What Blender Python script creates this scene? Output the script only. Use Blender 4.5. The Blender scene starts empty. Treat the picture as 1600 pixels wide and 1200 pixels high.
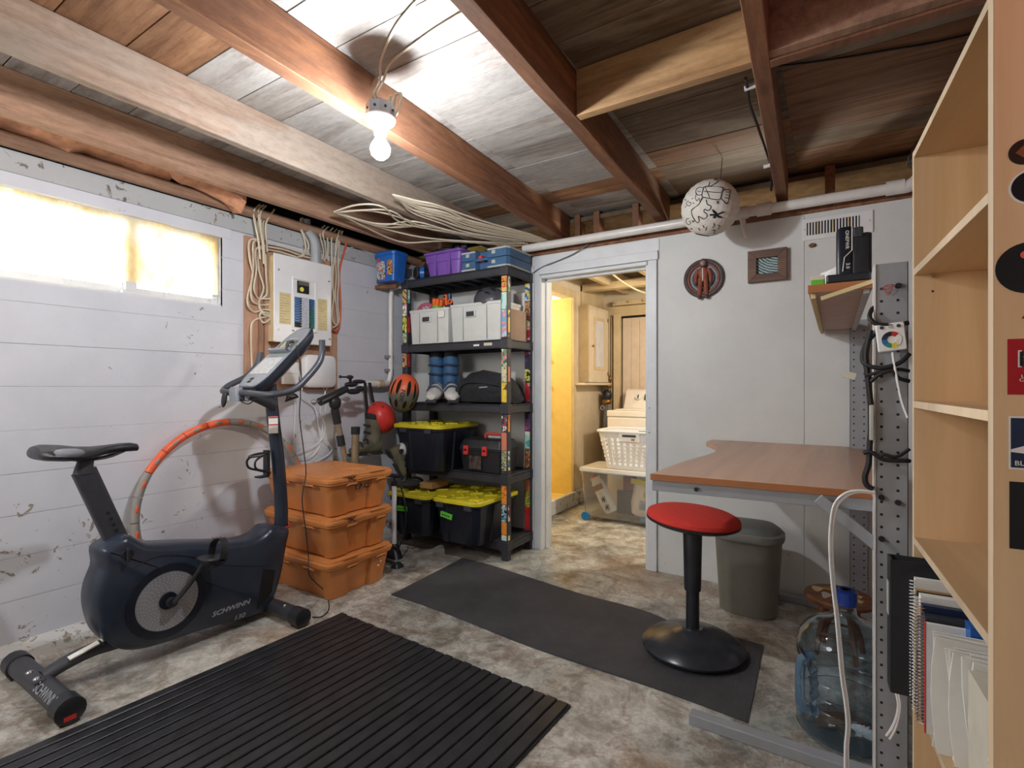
import bpy, bmesh, math, random
from mathutils import Vector, Matrix, Euler
random.seed(7)
C = bpy.context.scene.collection
PI = math.pi
# ---------------------------------------------------------------- camera
CAM = Vector((3.08, 0.0, 1.2)); YAW = math.atan(505/800)
cd = bpy.data.cameras.new('camera'); cam = bpy.data.objects.new('camera', cd); C.objects.link(cam)
cam.location = CAM; cam.rotation_euler = (PI/2, 0, YAW)
cd.sensor_width = 36; cd.lens = 18; cd.shift_y = 0.0025; cd.clip_start = .02
bpy.context.scene.camera = cam
# ---------------------------------------------------------------- light
vs = bpy.context.scene.view_settings
vs.view_transform = 'Standard'; vs.look = 'None'; vs.gamma = 1; vs.exposure = 0.0; vs.use_curve_mapping = False
wd = bpy.data.worlds.new('sky'); bpy.context.scene.world = wd; wd.use_nodes = True
wd.node_tree.nodes['Background'].inputs[0].default_value = (.82, .9, 1, 1)
wd.node_tree.nodes['Background'].inputs[1].default_value = 3.0
def lamp(name, kind, loc, power, col, size=.05, rot=None, sy=None):
    l = bpy.data.lights.new(name, kind); l.energy = power; l.color = col
    if kind == 'AREA':
        l.size = size
        if sy: l.shape = 'RECTANGLE'; l.size_y = sy
    else: l.shadow_soft_size = size
    o = bpy.data.objects.new(name, l); C.objects.link(o); o.location = loc
    if rot: o.rotation_euler = rot
    return o
BULB = Vector((1.625, 1.372, 2.105)); BULB_L = 900.0
lamp('window_daylight', 'AREA', (-.75, .95, 1.98), 90, (.93, .96, 1), 1.9, (0, -PI/2, 0), .8)
lamp('basement_fill', 'POINT', (.7, -.75, 1.95), 92, (1, .965, .92), .45)  # soft fill added out of view to lift the room, not an actual lamp
lamp('basement_fill_right', 'POINT', (2.3, -1.2, 1.95), 4, (1, .90, .80), .20)  # weak extra fill, added behind the camera; stands for no real fixture
lamp('laundry_lamp', 'POINT', (2.6, 4.05, 2.1), 80, (1, .90, .74), .07)
lamp('closet_lamp', 'POINT', (.2, 3.95, 1.9), 30, (1, .93, .72), .07)
lamp('led_strip_glow', 'POINT', (3.85, .72, 2.02), 4, (1, .12, .08), .08)
# ---------------------------------------------------------------- helpers
FPX = 800.
_s, _c = math.sin(YAW), math.cos(YAW)
def at(px, py, x=None, y=None, z=None):
    """point of the room's plane x=, y= or z= that the photograph shows at a pixel"""
    r = (px-800)/FPX; u = (604-py)/FPX
    v = Vector((-_s+r*_c, _c+r*_s, u))
    if x is not None: t = (x-CAM.x)/v.x
    elif y is not None: t = (y-CAM.y)/v.y
    else: t = (z-CAM.z)/v.z
    return CAM+v*t
PM = {}
def thing(name, label, cat, loc=(0, 0, 0), rz=0, group=None):
    o = bpy.data.objects.new(name, None); C.objects.link(o)
    o.location = loc; o.rotation_euler = (0, 0, rz); o.empty_display_size = .05
    o['label'] = label; o['category'] = cat
    if group: o['group'] = group
    PM[o.name] = Matrix.Translation(loc) @ Matrix.Rotation(rz, 4, 'Z')
    return o
def tag(o, label, cat, group=None):
    o['label'] = label; o['category'] = cat
    if group: o['group'] = group
    return o
def part(name, bm, mat, par=None, sm=False, bev=0, label=None, world=True, kind=None, seg=2):
    if par is not None and world:
        bm.transform(PM[par.name].inverted())
    bmesh.ops.recalc_face_normals(bm, faces=bm.faces)
    me = bpy.data.meshes.new(name); bm.to_mesh(me); bm.free()
    me.materials.append(mat)
    if sm:
        for p in me.polygons: p.use_smooth = True
        me.set_sharp_from_angle(angle=math.radians(38))
    o = bpy.data.objects.new(name, me); C.objects.link(o)
    if par is not None:
        o.parent = par; PM[o.name] = PM[par.name]
    else: PM[o.name] = Matrix.Identity(4)
    if bev:
        m = o.modifiers.new('bevel', 'BEVEL'); m.width = bev; m.segments = seg; m.limit_method = 'ANGLE'
        m.angle_limit = math.radians(40)
    if label: o['label'] = label
    if kind: o['kind'] = kind
    return o
def solo(name, bm, mat, label, cat, group=None, **k):
    """a thing that is a single mesh, with its origin at its base"""
    bm.verts.ensure_lookup_table()
    xs = [v.co.x for v in bm.verts]; ys = [v.co.y for v in bm.verts]; zs = [v.co.z for v in bm.verts]
    loc = Vector(((min(xs)+max(xs))/2, (min(ys)+max(ys))/2, min(zs)))
    bm.transform(Matrix.Translation(-loc))
    o = part(name, bm, mat, None, **k); o.location = loc; PM[o.name] = Matrix.Translation(loc)
    return tag(o, label, cat, group)
def copy_tree(o, parent=None, loc=None, label=None, group=None, rz=None):
    c = o.copy(); C.objects.link(c)
    if parent is not None: c.parent = parent
    if loc is not None: c.location = loc
    if rz is not None: c.rotation_euler = (0, 0, rz)
    if label: c['label'] = label
    if group: c['group'] = group
    if parent is None: PM[c.name] = Matrix.Translation(c.location) @ Matrix.Rotation(c.rotation_euler.z, 4, 'Z')
    else: PM[c.name] = PM[parent.name]
    for ch in list(o.children): copy_tree(ch, c)
    return c
def nb(): return bmesh.new()
def B(bm, x0, x1, y0, y1, z0, z1, M=None):
    vs_ = [bm.verts.new((x, y, z)) for z in (z0, z1) for y in (y0, y1) for x in (x0, x1)]
    if M is not None:
        for v in vs_: v.co = M @ v.co
    for f in ((0, 2, 3, 1), (4, 5, 7, 6), (0, 1, 5, 4), (2, 6, 7, 3), (0, 4, 6, 2), (1, 3, 7, 5)):
        bm.faces.new([vs_[i] for i in f])
    return bm
def box(x0, x1, y0, y1, z0, z1, M=None): return B(nb(), x0, x1, y0, y1, z0, z1, M)
def loft(bm, rings, cap=True, M=None, closed=False):
    R = []
    for r in rings:
        R.append([bm.verts.new((M @ Vector(p)) if M is not None else p) for p in r])
    n = len(R[0]); pairs = list(zip(R, R[1:]))
    if closed: pairs.append((R[-1], R[0]))
    for a, b in pairs:
        for i in range(n):
            j = (i+1) % n
            bm.faces.new((a[i], a[j], b[j], b[i]))
    if cap and not closed:
        bm.faces.new(R[0][::-1]); bm.faces.new(R[-1])
    return bm
def cr(pts, k=5, closed=False):
    """Catmull-Rom through the points"""
    P = [Vector(p) for p in pts]; n = len(P); out = []
    rng = range(n if closed else n-1)
    for i in rng:
        p0 = P[(i-1) % n] if closed or i > 0 else P[0]
        p1 = P[i]; p2 = P[(i+1) % n]
        p3 = P[(i+2) % n] if closed or i+2 < n else P[-1]
        for q in range(k):
            t = q/k
            out.append(.5*((2*p1)+(p2-p0)*t+(2*p0-5*p1+4*p2-p3)*t*t+(3*p1-p0-3*p2+p3)*t**3))
    if not closed: out.append(P[-1])
    return out
def tube(bm, pts, r, n=8, cap=True, closed=False):
    P = [Vector(p) for p in pts]; m = len(P)
    rr_ = r if isinstance(r, (list, tuple)) else [r]*m
    T = []
    for i in range(m):
        if closed: t = P[(i+1) % m]-P[(i-1) % m]
        else: t = P[min(i+1, m-1)]-P[max(i-1, 0)]
        T.append(t.normalized() if t.length > 1e-9 else Vector((0, 0, 1)))
    u = T[0].orthogonal().normalized(); rings = []
    for i in range(m):
        u = (u-T[i]*u.dot(T[i]))
        u = u.normalized() if u.length > 1e-6 else T[i].orthogonal().normalized()
        w = T[i].cross(u)
        rings.append([P[i]+(u*math.cos(2*PI*j/n)+w*math.sin(2*PI*j/n))*rr_[i] for j in range(n)])
    return loft(bm, rings, cap, None, closed)
def cyl(bm, p0, p1, r0, r1=None, n=16): return tube(bm, [p0, p1], [r0, r0 if r1 is None else r1], n)
def lathe(bm, prof, n=32, M=None, sx=1, sy=1):
    rings = [[(max(r, 1e-4)*sx*math.cos(2*PI*j/n), max(r, 1e-4)*sy*math.sin(2*PI*j/n), z) for j in range(n)] for r, z in prof]
    return loft(bm, rings, True, M)
def rr(w, d, r, z, n=4, cx=0, cy=0):
    out = []
    for qx, qy, a0 in ((1, 1, 0), (-1, 1, PI/2), (-1, -1, PI), (1, -1, 3*PI/2)):
        for i in range(n+1):
            a = a0+PI/2*i/n
            out.append((cx+qx*(w/2-r)+r*math.cos(a), cy+qy*(d/2-r)+r*math.sin(a), z))
    return out
def ell(bm, c, r, M=None, n=20, m=12, top=1.0, bot=-1.0):
    rings = []
    for i in range(m+1):
        a = math.asin(max(-1, min(1, bot)))+(math.asin(top)-math.asin(bot))*i/m
        q = max(math.cos(a), 1e-3)
        rings.append([Vector((c[0]+r[0]*q*math.cos(2*PI*j/n), c[1]+r[1]*q*math.sin(2*PI*j/n), c[2]+r[2]*math.sin(a))) for j in range(n)])
    return loft(bm, rings, True, M)
def ext(bm, pts, a, b, ax='x', M=None):
    """extrude a 2-D outline along an axis"""
    def P(p, t):
        return {'x': (t, p[0], p[1]), 'y': (p[0], t, p[1]), 'z': (p[0], p[1], t)}[ax]
    return loft(bm, [[P(p, a) for p in pts], [P(p, b) for p in pts]], True, M)
def inset(pts, d):
    n = len(pts); A = sum(pts[i][0]*pts[(i+1) % n][1]-pts[(i+1) % n][0]*pts[i][1] for i in range(n)); s = 1 if A > 0 else -1
    out = []
    for i in range(n):
        p, q = Vector(pts[i-1][:2]), Vector(pts[(i+1) % n][:2]); t = (q-p).normalized()
        out.append((pts[i][0]-t.y*d*s, pts[i][1]+t.x*d*s))
    return out
def frame_from(o, x, y):
    x = Vector(x).normalized(); y = Vector(y).normalized(); z = x.cross(y).normalized(); y = z.cross(x)
    M = Matrix.Identity(4)
    for i in range(3): M[i][0] = x[i]; M[i][1] = y[i]; M[i][2] = z[i]; M[i][3] = o[i]
    return M
def text(name, s, size, M, mat, par, label=None, th=.0006, shear=0, sx=1, bold=0):
    cu = bpy.data.curves.new(name, 'FONT'); cu.body = s; cu.size = size; cu.align_x = 'CENTER'; cu.align_y = 'CENTER'
    cu.extrude = th; cu.shear = shear; cu.offset = bold*size; cu.resolution_u = 2
    t = bpy.data.objects.new('tmp', cu); C.objects.link(t)
    me = bpy.data.meshes.new_from_object(t.evaluated_get(bpy.context.evaluated_depsgraph_get()))
    bpy.data.objects.remove(t); bpy.data.curves.remove(cu)
    bm = nb(); bm.from_mesh(me); bpy.data.meshes.remove(me)
    bm.transform(M @ Matrix.Diagonal((sx, 1, 1, 1)))
    return part(name, bm, mat, par, label=label)
# ---------------------------------------------------------------- materials
def node_mat(name):
    m = bpy.data.materials.new(name); m.use_nodes = True
    nt = m.node_tree; return m, nt, nt.nodes['Principled BSDF']
def rgb(h):
    v = [int(h[i:i+2], 16)/255 for i in (0, 2, 4)]
    return tuple(c/12.92 if c < .04045 else ((c+.055)/1.055)**2.4 for c in v)+(1,)
def N(nt, t, **k):
    n = nt.nodes.new(t)
    for a, b in k.items(): setattr(n, a, b)
    return n
def ramp(nt, stops, interp='LINEAR'):
    r = N(nt, 'ShaderNodeValToRGB'); r.color_ramp.interpolation = interp
    e = r.color_ramp.elements
    e[0].position, e[0].color = stops[0]; e[1].position, e[1].color = stops[-1]
    for p, c in stops[1:-1]:
        q = e.new(p); q.color = c
    return r
def coords(nt, sc=(1, 1, 1), rnd=True):
    t = N(nt, 'ShaderNodeTexCoord'); m = N(nt, 'ShaderNodeMapping'); m.inputs['Scale'].default_value = sc
    nt.links.new(t.outputs['Object'], m.inputs['Vector'])
    if rnd:
        oi = N(nt, 'ShaderNodeObjectInfo'); mu = N(nt, 'ShaderNodeMath', operation='MULTIPLY'); mu.inputs[1].default_value = 37
        nt.links.new(oi.outputs['Random'], mu.inputs[0]); nt.links.new(mu.outputs[0], m.inputs['Location'])
    return m
def noise(nt, vec, scale, detail=4, rough=.6, dist=0):
    n = N(nt, 'ShaderNodeTexNoise'); n.inputs['Scale'].default_value = scale; n.inputs['Detail'].default_value = detail
    n.inputs['Roughness'].default_value = rough; n.inputs['Distortion'].default_value = dist
    if vec is not None: nt.links.new(vec.outputs[0], n.inputs['Vector'])
    return n
def mixc(nt, fac, a, b, mode='MIX'):
    m = N(nt, 'ShaderNodeMix', data_type='RGBA', blend_type=mode)
    for sock, v in ((m.inputs['Factor'], fac), (m.inputs['A'] if False else m.inputs[6], a), (m.inputs[7], b)):
        if hasattr(v, 'links') or hasattr(v, 'is_linked'): nt.links.new(v, sock)
        else: sock.default_value = v
    return m.outputs[2]
def bump(nt, bs, h, st=.3, dist=.01):
    b = N(nt, 'ShaderNodeBump'); b.inputs['Strength'].default_value = st; b.inputs['Distance'].default_value = dist
    nt.links.new(h, b.inputs['Height']); nt.links.new(b.outputs[0], bs.inputs['Normal'])
def plain(name, h, rough=.5, metal=0, var=.06, bs_=.0, sc=14, coat=0, spec=.5):
    m, nt, bs = node_mat(name); c = rgb(h)
    n = noise(nt, coords(nt), sc, 5)
    d = tuple(max(0, x*(1-var*2.2)) for x in c[:3])+(1,)
    l = tuple(min(1, x*(1+var)) for x in c[:3])+(1,)
    r = ramp(nt, [(.3, d), (.7, l)]); nt.links.new(n.outputs[0], r.inputs[0]); nt.links.new(r.outputs[0], bs.inputs['Base Color'])
    bs.inputs['Roughness'].default_value = rough; bs.inputs['Metallic'].default_value = metal
    bs.inputs['Coat Weight'].default_value = coat; bs.inputs['Specular IOR Level'].default_value = spec
    if bs_: bump(nt, bs, n.outputs[0], bs_, .004)
    return m
def wood(name, dark, mid, light, axis='y', scale=9, stretch=.07, rough=.75, knots=.5, patch=None, bs_=.35, cutoff=.5):
    m, nt, bs = node_mat(name)
    sc = {'x': (stretch, 1, 1), 'y': (1, stretch, 1), 'z': (1, 1, stretch)}[axis]
    v = coords(nt, sc)
    n1 = noise(nt, v, scale*3, 6, .65, .6); n2 = noise(nt, v, scale*.7, 3, .5, .8)
    r = ramp(nt, [(.28, rgb(dark)), (.5, rgb(mid)), (.72, rgb(light))]); nt.links.new(n1.outputs[0], r.inputs[0])
    r2 = ramp(nt, [(.35, (.72, .72, .72, 1)), (.65, (1.08, 1.08, 1.08, 1))]); nt.links.new(n2.outputs[0], r2.inputs[0])
    col = mixc(nt, 1.0, r.outputs[0], r2.outputs[0], 'MULTIPLY')
    if patch:
        v2 = coords(nt, tuple(.35 if s < 1 else 1 for s in sc)); n3 = noise(nt, v2, 3.2, 5, .6, .3)
        r3 = ramp(nt, [(cutoff-.04, (0, 0, 0, 1)), (cutoff+.06, (1, 1, 1, 1))]); nt.links.new(n3.outputs[0], r3.inputs[0])
        col = mixc(nt, r3.outputs[0], col, mixc(nt, .35, rgb(patch), r.outputs[0]))
    if knots:
        v3 = coords(nt, tuple(.4 if s < 1 else 1 for s in sc)); vo = N(nt, 'ShaderNodeTexVoronoi'); vo.inputs['Scale'].default_value = 4
        nt.links.new(v3.outputs[0], vo.inputs['Vector'])
        r4 = ramp(nt, [(.03, (.28, .2, .14, 1)), (.1, (1, 1, 1, 1))]); nt.links.new(vo.outputs['Distance'], r4.inputs[0])
        col = mixc(nt, knots, col, mixc(nt, 1.0, col, r4.outputs[0], 'MULTIPLY'))
    n4 = noise(nt, coords(nt, tuple(.35 if s < 1 else 1 for s in sc)), scale*5, 7, .75, .2); r5 = ramp(nt, [(.3, (.70, .68, .66, 1)), (.55, (1.04, 1.04, 1.04, 1))]); nt.links.new(n4.outputs[0], r5.inputs[0])
    if knots: col = mixc(nt, .8, col, mixc(nt, 1.0, col, r5.outputs[0], 'MULTIPLY'))
    oi = N(nt, 'ShaderNodeObjectInfo'); ro = ramp(nt, [(0, (.84, .84, .84, 1)), (1, (1.1, 1.1, 1.1, 1))]); nt.links.new(oi.outputs['Random'], ro.inputs[0])
    col = mixc(nt, 1.0, col, ro.outputs[0], 'MULTIPLY')
    nt.links.new(col, bs.inputs['Base Color']); bs.inputs['Roughness'].default_value = rough
    if bs_: bump(nt, bs, n1.outputs[0], bs_, .004)
    return m
def emis(name, col, st):
    m, nt, bs = node_mat(name); bs.inputs['Base Color'].default_value = col
    bs.inputs['Emission Color'].default_value = col; bs.inputs['Emission Strength'].default_value = st; return m
def clear(name, col, rough=.05, trans=1.0, ior=1.45, alpha=None):
    m, nt, bs = node_mat(name); bs.inputs['Base Color'].default_value = col; bs.inputs['Roughness'].default_value = rough
    bs.inputs['Transmission Weight'].default_value = trans; bs.inputs['IOR'].default_value = ior
    if alpha is not None: bs.inputs['Alpha'].default_value = alpha
    return m
def printed(name, cols, scale=30, kind='vor', rough=.45):
    """flat printed sticker art: cells or bands of colour"""
    m, nt, bs = node_mat(name); v = coords(nt, (1, 1, 1))
    if kind == 'vor':
        t = N(nt, 'ShaderNodeTexVoronoi'); t.inputs['Scale'].default_value = scale; out = t.outputs['Color']
        nt.links.new(v.outputs[0], t.inputs['Vector'])
        sp = N(nt, 'ShaderNodeSeparateColor'); nt.links.new(out, sp.inputs[0]); out = sp.outputs[0]
    elif kind == 'wave':
        t = N(nt, 'ShaderNodeTexWave', bands_direction='DIAGONAL'); t.inputs['Scale'].default_value = scale; t.inputs['Distortion'].default_value = 1.5
        nt.links.new(v.outputs[0], t.inputs['Vector']); out = t.outputs['Fac']
    else:
        t = noise(nt, v, scale, 2, .5, 1.5); out = t.outputs[0]
    k = len(cols); r = ramp(nt, [((i/k if kind != 'n' else .3+.4*i/k), rgb(c)) for i, c in enumerate(cols)], 'CONSTANT')
    nt.links.new(out, r.inputs[0]); nt.links.new(r.outputs[0], bs.inputs['Base Color']); bs.inputs['Roughness'].default_value = rough
    return m
M_black = plain('black_plastic', '24262c', .42, 0, .1)
M_char = plain('charcoal_plastic', '3a3c42', .45, 0, .1)
M_shelf = plain('shelf_plastic', '34353b', .5, 0, .12, .1)
M_navy = plain('dark_navy_plastic', '1c212e', .36, 0, .12, .05)
M_bike = plain('bike_shell', '2b3342', .3, 0, .08)
M_bikegrey = plain('bike_grey_plastic', '8b929c', .4, 0, .05)
M_steel = plain('satin_steel', '9b9ea3', .38, .8, .05)
M_alu = plain('grey_powdercoat', '9fa2a8', .42, .15, .04)
M_chrome = plain('chrome', 'c8c8cc', .15, 1, .03)
M_white = plain('white_paint', 'dfe1e3', .5, 0, .03, .05)
M_trim = plain('door_trim_paint', 'dfe3e6', .42, 0, .04, .05, 6)
M_whitep = plain('white_plastic', 'e9e9ea', .35, 0, .02)
M_cream = plain('cream_cable', 'd9ceb8', .5, 0, .05)
M_pvc = plain('pvc_white', 'e4e1dc', .3, 0, .04)
M_orange = plain('orange_tote_plastic', 'cd8449', .42, 0, .07, .08, 5)
M_orange2 = plain('orange_helmet', 'ee6a45', .35, 0, .06)
M_red = plain('red_plastic', 'd63a36', .38, 0, .06)
M_redfab = plain('red_seat_fabric', 'cf352c', .85, 0, .06, .3, 90)
M_yellow = plain('yellow_lid_plastic', 'd3c62a', .42, 0, .06)
M_purple = plain('purple_plastic', '7f55b0', .38, 0, .05)
M_blue = plain('blue_plastic', '2264b8', .35, 0, .06)
M_case = plain('slate_blue_plastic', '40658c', .4, 0, .06)
M_casegrey = plain('pale_grey_plastic', 'b9bcb8', .45, 0, .05)
M_green = plain('lime_plastic', '6fc93a', .4, 0, .08)
M_pink = plain('pink_rim', 'c9607f', .45, 0, .06)
M_tan = plain('champagne_metal', 'a79a80', .32, .6, .05)
M_olive = plain('olive_shell', '6d6a58', .4, 0, .25, .1, 6)
M_bootblue = plain('boot_blue', '3c6690', .38, 0, .08)
M_bootwhite = plain('boot_white', 'd9d7d2', .4, 0, .05)
M_fabric = plain('black_fabric', '25272c', .85, 0, .2, .5, 24)
M_mat = plain('rubber_mat', '34363a', .7, 0, .14, .35, 12)
M_rubber = plain('ribbed_rubber', '2b2c30', .36, 0, .25, .3, 10)
M_binlid = plain('bin_lid_grey', '7b7a74', .5, 0, .05)
M_bin = plain('bin_grey', '7d7a70', .5, 0, .05)
M_paper = plain('paper_white', 'ecebe6', .8, 0, .02)
M_label = plain('yellowed_label', 'd9c797', .8, 0, .06)
M_stick = plain('pale_sticker', 'd4d0c0', .6, 0, .04)
M_ink = plain('black_ink', '17171a', .6, 0, .02)
M_silver = plain('silver_print', 'a9aeb6', .4, .3, .02)
M_dark = plain('dark_void', '15110e', .9, 0, .1)
M_hazel = plain('brown_cardboard', 'a98452', .85, 0, .06)
M_beigebox = plain('beige_box', '9e8672', .8, 0, .05)
M_pinkins = plain('pink_insulation', 'c08a6c', .95, 0, .25, .9, 12)
M_greentape = plain('green_tape', '63c53b', .6, 0, .05)
M_cord = plain('orange_cord', 'cf5a35', .5, 0, .06)
M_brass = plain('brass', 'a8804a', .35, .8, .08)
M_conduit = plain('grey_conduit', 'a3a7ab', .45, .1, .05)
M_yroom = plain('yellow_wall', 'e6cb78', .65, 0, .03, .05)
M_lwall = plain('laundry_cream_wall', 'd9c9b0', .7, 0, .05, .08, 6)
M_lbeam = plain('laundry_painted_beam', 'd3bd96', .65, 0, .08, .1, 6)
M_washer = plain('washer_enamel', 'e8e0d6', .3, 0, .02)
M_join = plain('tan_plastic', 'd8c39a', .5, 0, .05)
M_grout = plain('painted_joint', 'c9cace', .8, 0, .1)
W_joist = wood('joist_old_brown', '5e3d29', '8a5c3e', 'a3714c', 'y', patch='7a5540')
W_joistl = wood('joist_pale', '8a715f', 'a98f7c', 'baa491', 'y', patch='a1968a', cutoff=.48)
W_joisto = wood('joist_orange', '876650', 'a58068', 'b8967c', 'y', knots=.3)
W_plankw = wood('plank_whitewashed', '766b60', '9f9790', 'b3ada6', 'x', patch='b3b0ac', cutoff=.46, knots=.6)
W_plankb = wood('plank_bare_brown', '6b482f', '93694a', 'ab8260', 'x', knots=.6)
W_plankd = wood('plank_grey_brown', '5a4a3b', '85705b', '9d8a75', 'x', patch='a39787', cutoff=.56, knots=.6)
W_header = wood('header_pine', 'a07b52', 'c39a6c', 'd1ab7e', 'x', knots=.3, rough=.6)
W_ply = wood('plywood_backing', 'a57c60', 'bf957a', 'c9a58c', 'z', scale=4, knots=.2, rough=.8)
W_maple = wood('maple_laminate', 'c9a67c', 'd4b389', 'dcbf98', 'z', scale=4, knots=0, rough=.45, bs_=.03)
W_mapleh = wood('maple_laminate_shelf', 'c9a67c', 'd4b389', 'dcbf98', 'y', scale=4, knots=0, rough=.45, bs_=.03)
W_edge = wood('maple_edge_band', 'e3caa6', 'ead4b4', 'efdcc0', 'z', scale=4, knots=0, rough=.5, bs_=0)
W_desk = wood('beech_laminate', 'c08e6a', 'cc9c7a', 'd6aa8a', 'y', scale=5, knots=0, rough=.3, bs_=.02)
W_deskedge = wood('desk_edge_band', 'a4653a', 'b5754a', 'bf8257', 'x', scale=5, knots=0, rough=.4, bs_=0)
W_frame = wood('walnut_frame', '5e4538', '7a5c4c', '8b6b59', 'x', scale=12, knots=0, rough=.55)
W_stool = wood('stained_stool_wood', '5a3620', '7a4b2c', '8d5b38', 'x', scale=8, knots=.3, rough=.45)
def m_floor():
    m, nt, bs = node_mat('worn_concrete_floor'); v = coords(nt, rnd=False)
    a = noise(nt, v, 1.9, 7, .62, .5); b = noise(nt, v, 7, 9, .72, .35); c = noise(nt, v, 60, 4, .7); g = noise(nt, v, 3.1, 7, .66, .8); h = noise(nt, v, 1.1, 5, .6, .4)
    r = ramp(nt, [(.36, rgb('67645f')), (.45, rgb('8d8b86')), (.51, rgb('b3b1aa')), (.58, rgb('d6d3ca')), (.66, rgb('a09d94'))]); nt.links.new(a.outputs[0], r.inputs[0])
    r2 = ramp(nt, [(.36, rgb('5f594e')), (.44, rgb('8f897c')), (.5, rgb('b4b1a8')), (.56, rgb('dcd9d0')), (.64, rgb('98a19d'))]); nt.links.new(b.outputs[0], r2.inputs[0])
    col = mixc(nt, .5, r.outputs[0], r2.outputs[0])
    r3 = ramp(nt, [(.47, (0, 0, 0, 1)), (.51, (.8, .8, .8, 1)), (.55, (0, 0, 0, 1))]); nt.links.new(g.outputs[0], r3.inputs[0]); col = mixc(nt, r3.outputs[0], col, mixc(nt, .6, col, rgb('7a5a40')))
    r6 = ramp(nt, [(.55, (0, 0, 0, 1)), (.63, (.75, .75, .75, 1))]); nt.links.new(h.outputs[0], r6.inputs[0]); col = mixc(nt, r6.outputs[0], col, mixc(nt, .5, col, rgb('8f9c97')))
    r7 = ramp(nt, [(.36, (.7, .7, .7, 1)), (.42, (0, 0, 0, 1))]); nt.links.new(h.outputs[0], r7.inputs[0]); col = mixc(nt, r7.outputs[0], col, mixc(nt, .55, col, rgb('a07c55')))
    r5 = ramp(nt, [(.3, (.78, .78, .78, 1)), (.6, (1.05, 1.05, 1.05, 1))]); nt.links.new(c.outputs[0], r5.inputs[0]); col = mixc(nt, 1.0, col, r5.outputs[0], 'MULTIPLY')
    nt.links.new(col, bs.inputs['Base Color'])
    rg = ramp(nt, [(.38, (.16, .16, .16, 1)), (.6, (.55, .55, .55, 1))]); nt.links.new(a.outputs[0], rg.inputs[0]); nt.links.new(rg.outputs[0], bs.inputs['Roughness'])
    bump(nt, bs, b.outputs[0], .4, .012); return m
M_floor = m_floor()
def m_wall(name, base, worn, lo=0.0, rough=.6):
    """painted concrete, paint flaking where the wall is damp near the floor"""
    m, nt, bs = node_mat(name); v = coords(nt, rnd=False)
    b = noise(nt, v, 16, 8, .7, .8); c = noise(nt, v, 4, 4, .6); g = noise(nt, v, 3, 2)
    w = tuple(x*.93 for x in rgb(base)[:3])+(1,)
    r0 = ramp(nt, [(.35, w), (.65, rgb(base))]); nt.links.new(c.outputs[0], r0.inputs[0])
    sp = N(nt, 'ShaderNodeSeparateXYZ'); nt.links.new(v.outputs[0], sp.inputs[0])
    mr = N(nt, 'ShaderNodeMapRange'); mr.inputs[1].default_value = .1; mr.inputs[2].default_value = .85; mr.inputs[3].default_value = .07; mr.inputs[4].default_value = -.04
    nt.links.new(sp.outputs[2], mr.inputs[0])
    ad = N(nt, 'ShaderNodeMath', operation='ADD'); nt.links.new(b.outputs[0], ad.inputs[0]); nt.links.new(mr.outputs[0], ad.inputs[1])
    a2 = N(nt, 'ShaderNodeMath', operation='MULTIPLY_ADD'); a2.inputs[1].default_value = .35; nt.links.new(g.outputs[0], a2.inputs[0]); nt.links.new(ad.outputs[0], a2.inputs[2])
    r1 = ramp(nt, [(.825+lo, (0, 0, 0, 1)), (.845+lo, (1, 1, 1, 1))]); nt.links.new(a2.outputs[0], r1.inputs[0])
    col = mixc(nt, r1.outputs[0], r0.outputs[0], rgb(worn))
    nt.links.new(col, bs.inputs['Base Color']); bs.inputs['Roughness'].default_value = rough
    bump(nt, bs, b.outputs[0], .28, .006); return m
M_conc = m_wall('painted_concrete', 'd8dbe4', '93877a', -.012)
M_board = m_wall('painted_wallboard', 'dadcda', 'a39a8c', .1, .5)
M_plate = m_wall('weathered_sill_plate', 'b9bcbe', '6f675e', -.08)
# ---------------------------------------------------------------- setting
YB = 3.32
def struct(o): o['kind'] = 'structure'; return o
def sempty(name, loc=(0, 0, 0)):
    o = bpy.data.objects.new(name, None); C.objects.link(o); o.location = loc; o['kind'] = 'structure'
    PM[o.name] = Matrix.Translation(loc); return o
struct(part('floor', box(-2, 5.2, -3.2, 6, -.1, 0), M_floor))
# left wall: painted block courses with recessed joints, window opening y .15..1.66, z 1.67..2.09
WY0, WY1, WZ0, WZ1 = .12, 1.655, 1.672, 2.09
wl = nb(); X0, X1 = -.24, -.0025
B(wl, X0, X1, -3.2, YB+.2, 0, WZ0); B(wl, X0, X1, -3.2, WY0, WZ0, WZ1); B(wl, X0, X1, WY1, YB+.2, WZ0, 2.2); B(wl, X0, X1, -3.2, WY1, WZ1, 2.2)
wall_left = struct(part('wall_left', wl, M_grout))
zs = [.06, .25, .44, .627, .812, 1.003, 1.2, 1.392, 1.58, 1.78, 1.97, 2.14]
random.seed(3)
for a, b in zip(zs, zs[1:]):
    j = .0012
    segs = [(-3.2, YB)] if b <= WZ0 else [(-3.2, WY0), (WY1, YB)]
    if a < WZ0 < b: part('block_course', box(-.02, 0, WY0, WY1, a+j, WZ0), M_conc, wall_left)
    for s0, s1 in segs: part('block_course', box(-.02, random.uniform(-.0012, .0012), s0, s1, a+j, b-j), M_conc, wall_left, bev=.001)
foot = nb(); ext(foot, [(-.02, 0), (.075, 0), (.06, .035), (.0, .065), (-.02, .065)], -3.2, YB, 'y'); part('footing', foot, m_wall('footing_paint', 'c9cac9', '8d8272', -.03), wall_left)
part('sill_plate', box(-.12, .012, -3.2, YB, 2.145, 2.243), M_plate, wall_left, bev=.004)
part('lintel_board', box(-.12, .004, -3.2, WY1+.05, 2.085, 2.145), M_conc, wall_left, bev=.002)
b = nb(); tube(b, [(.03, -3.2, 2.278), (.03, YB, 2.278)], .034, 12); part('rounded_ledger', b, W_joisto, wall_left, sm=True)
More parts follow.
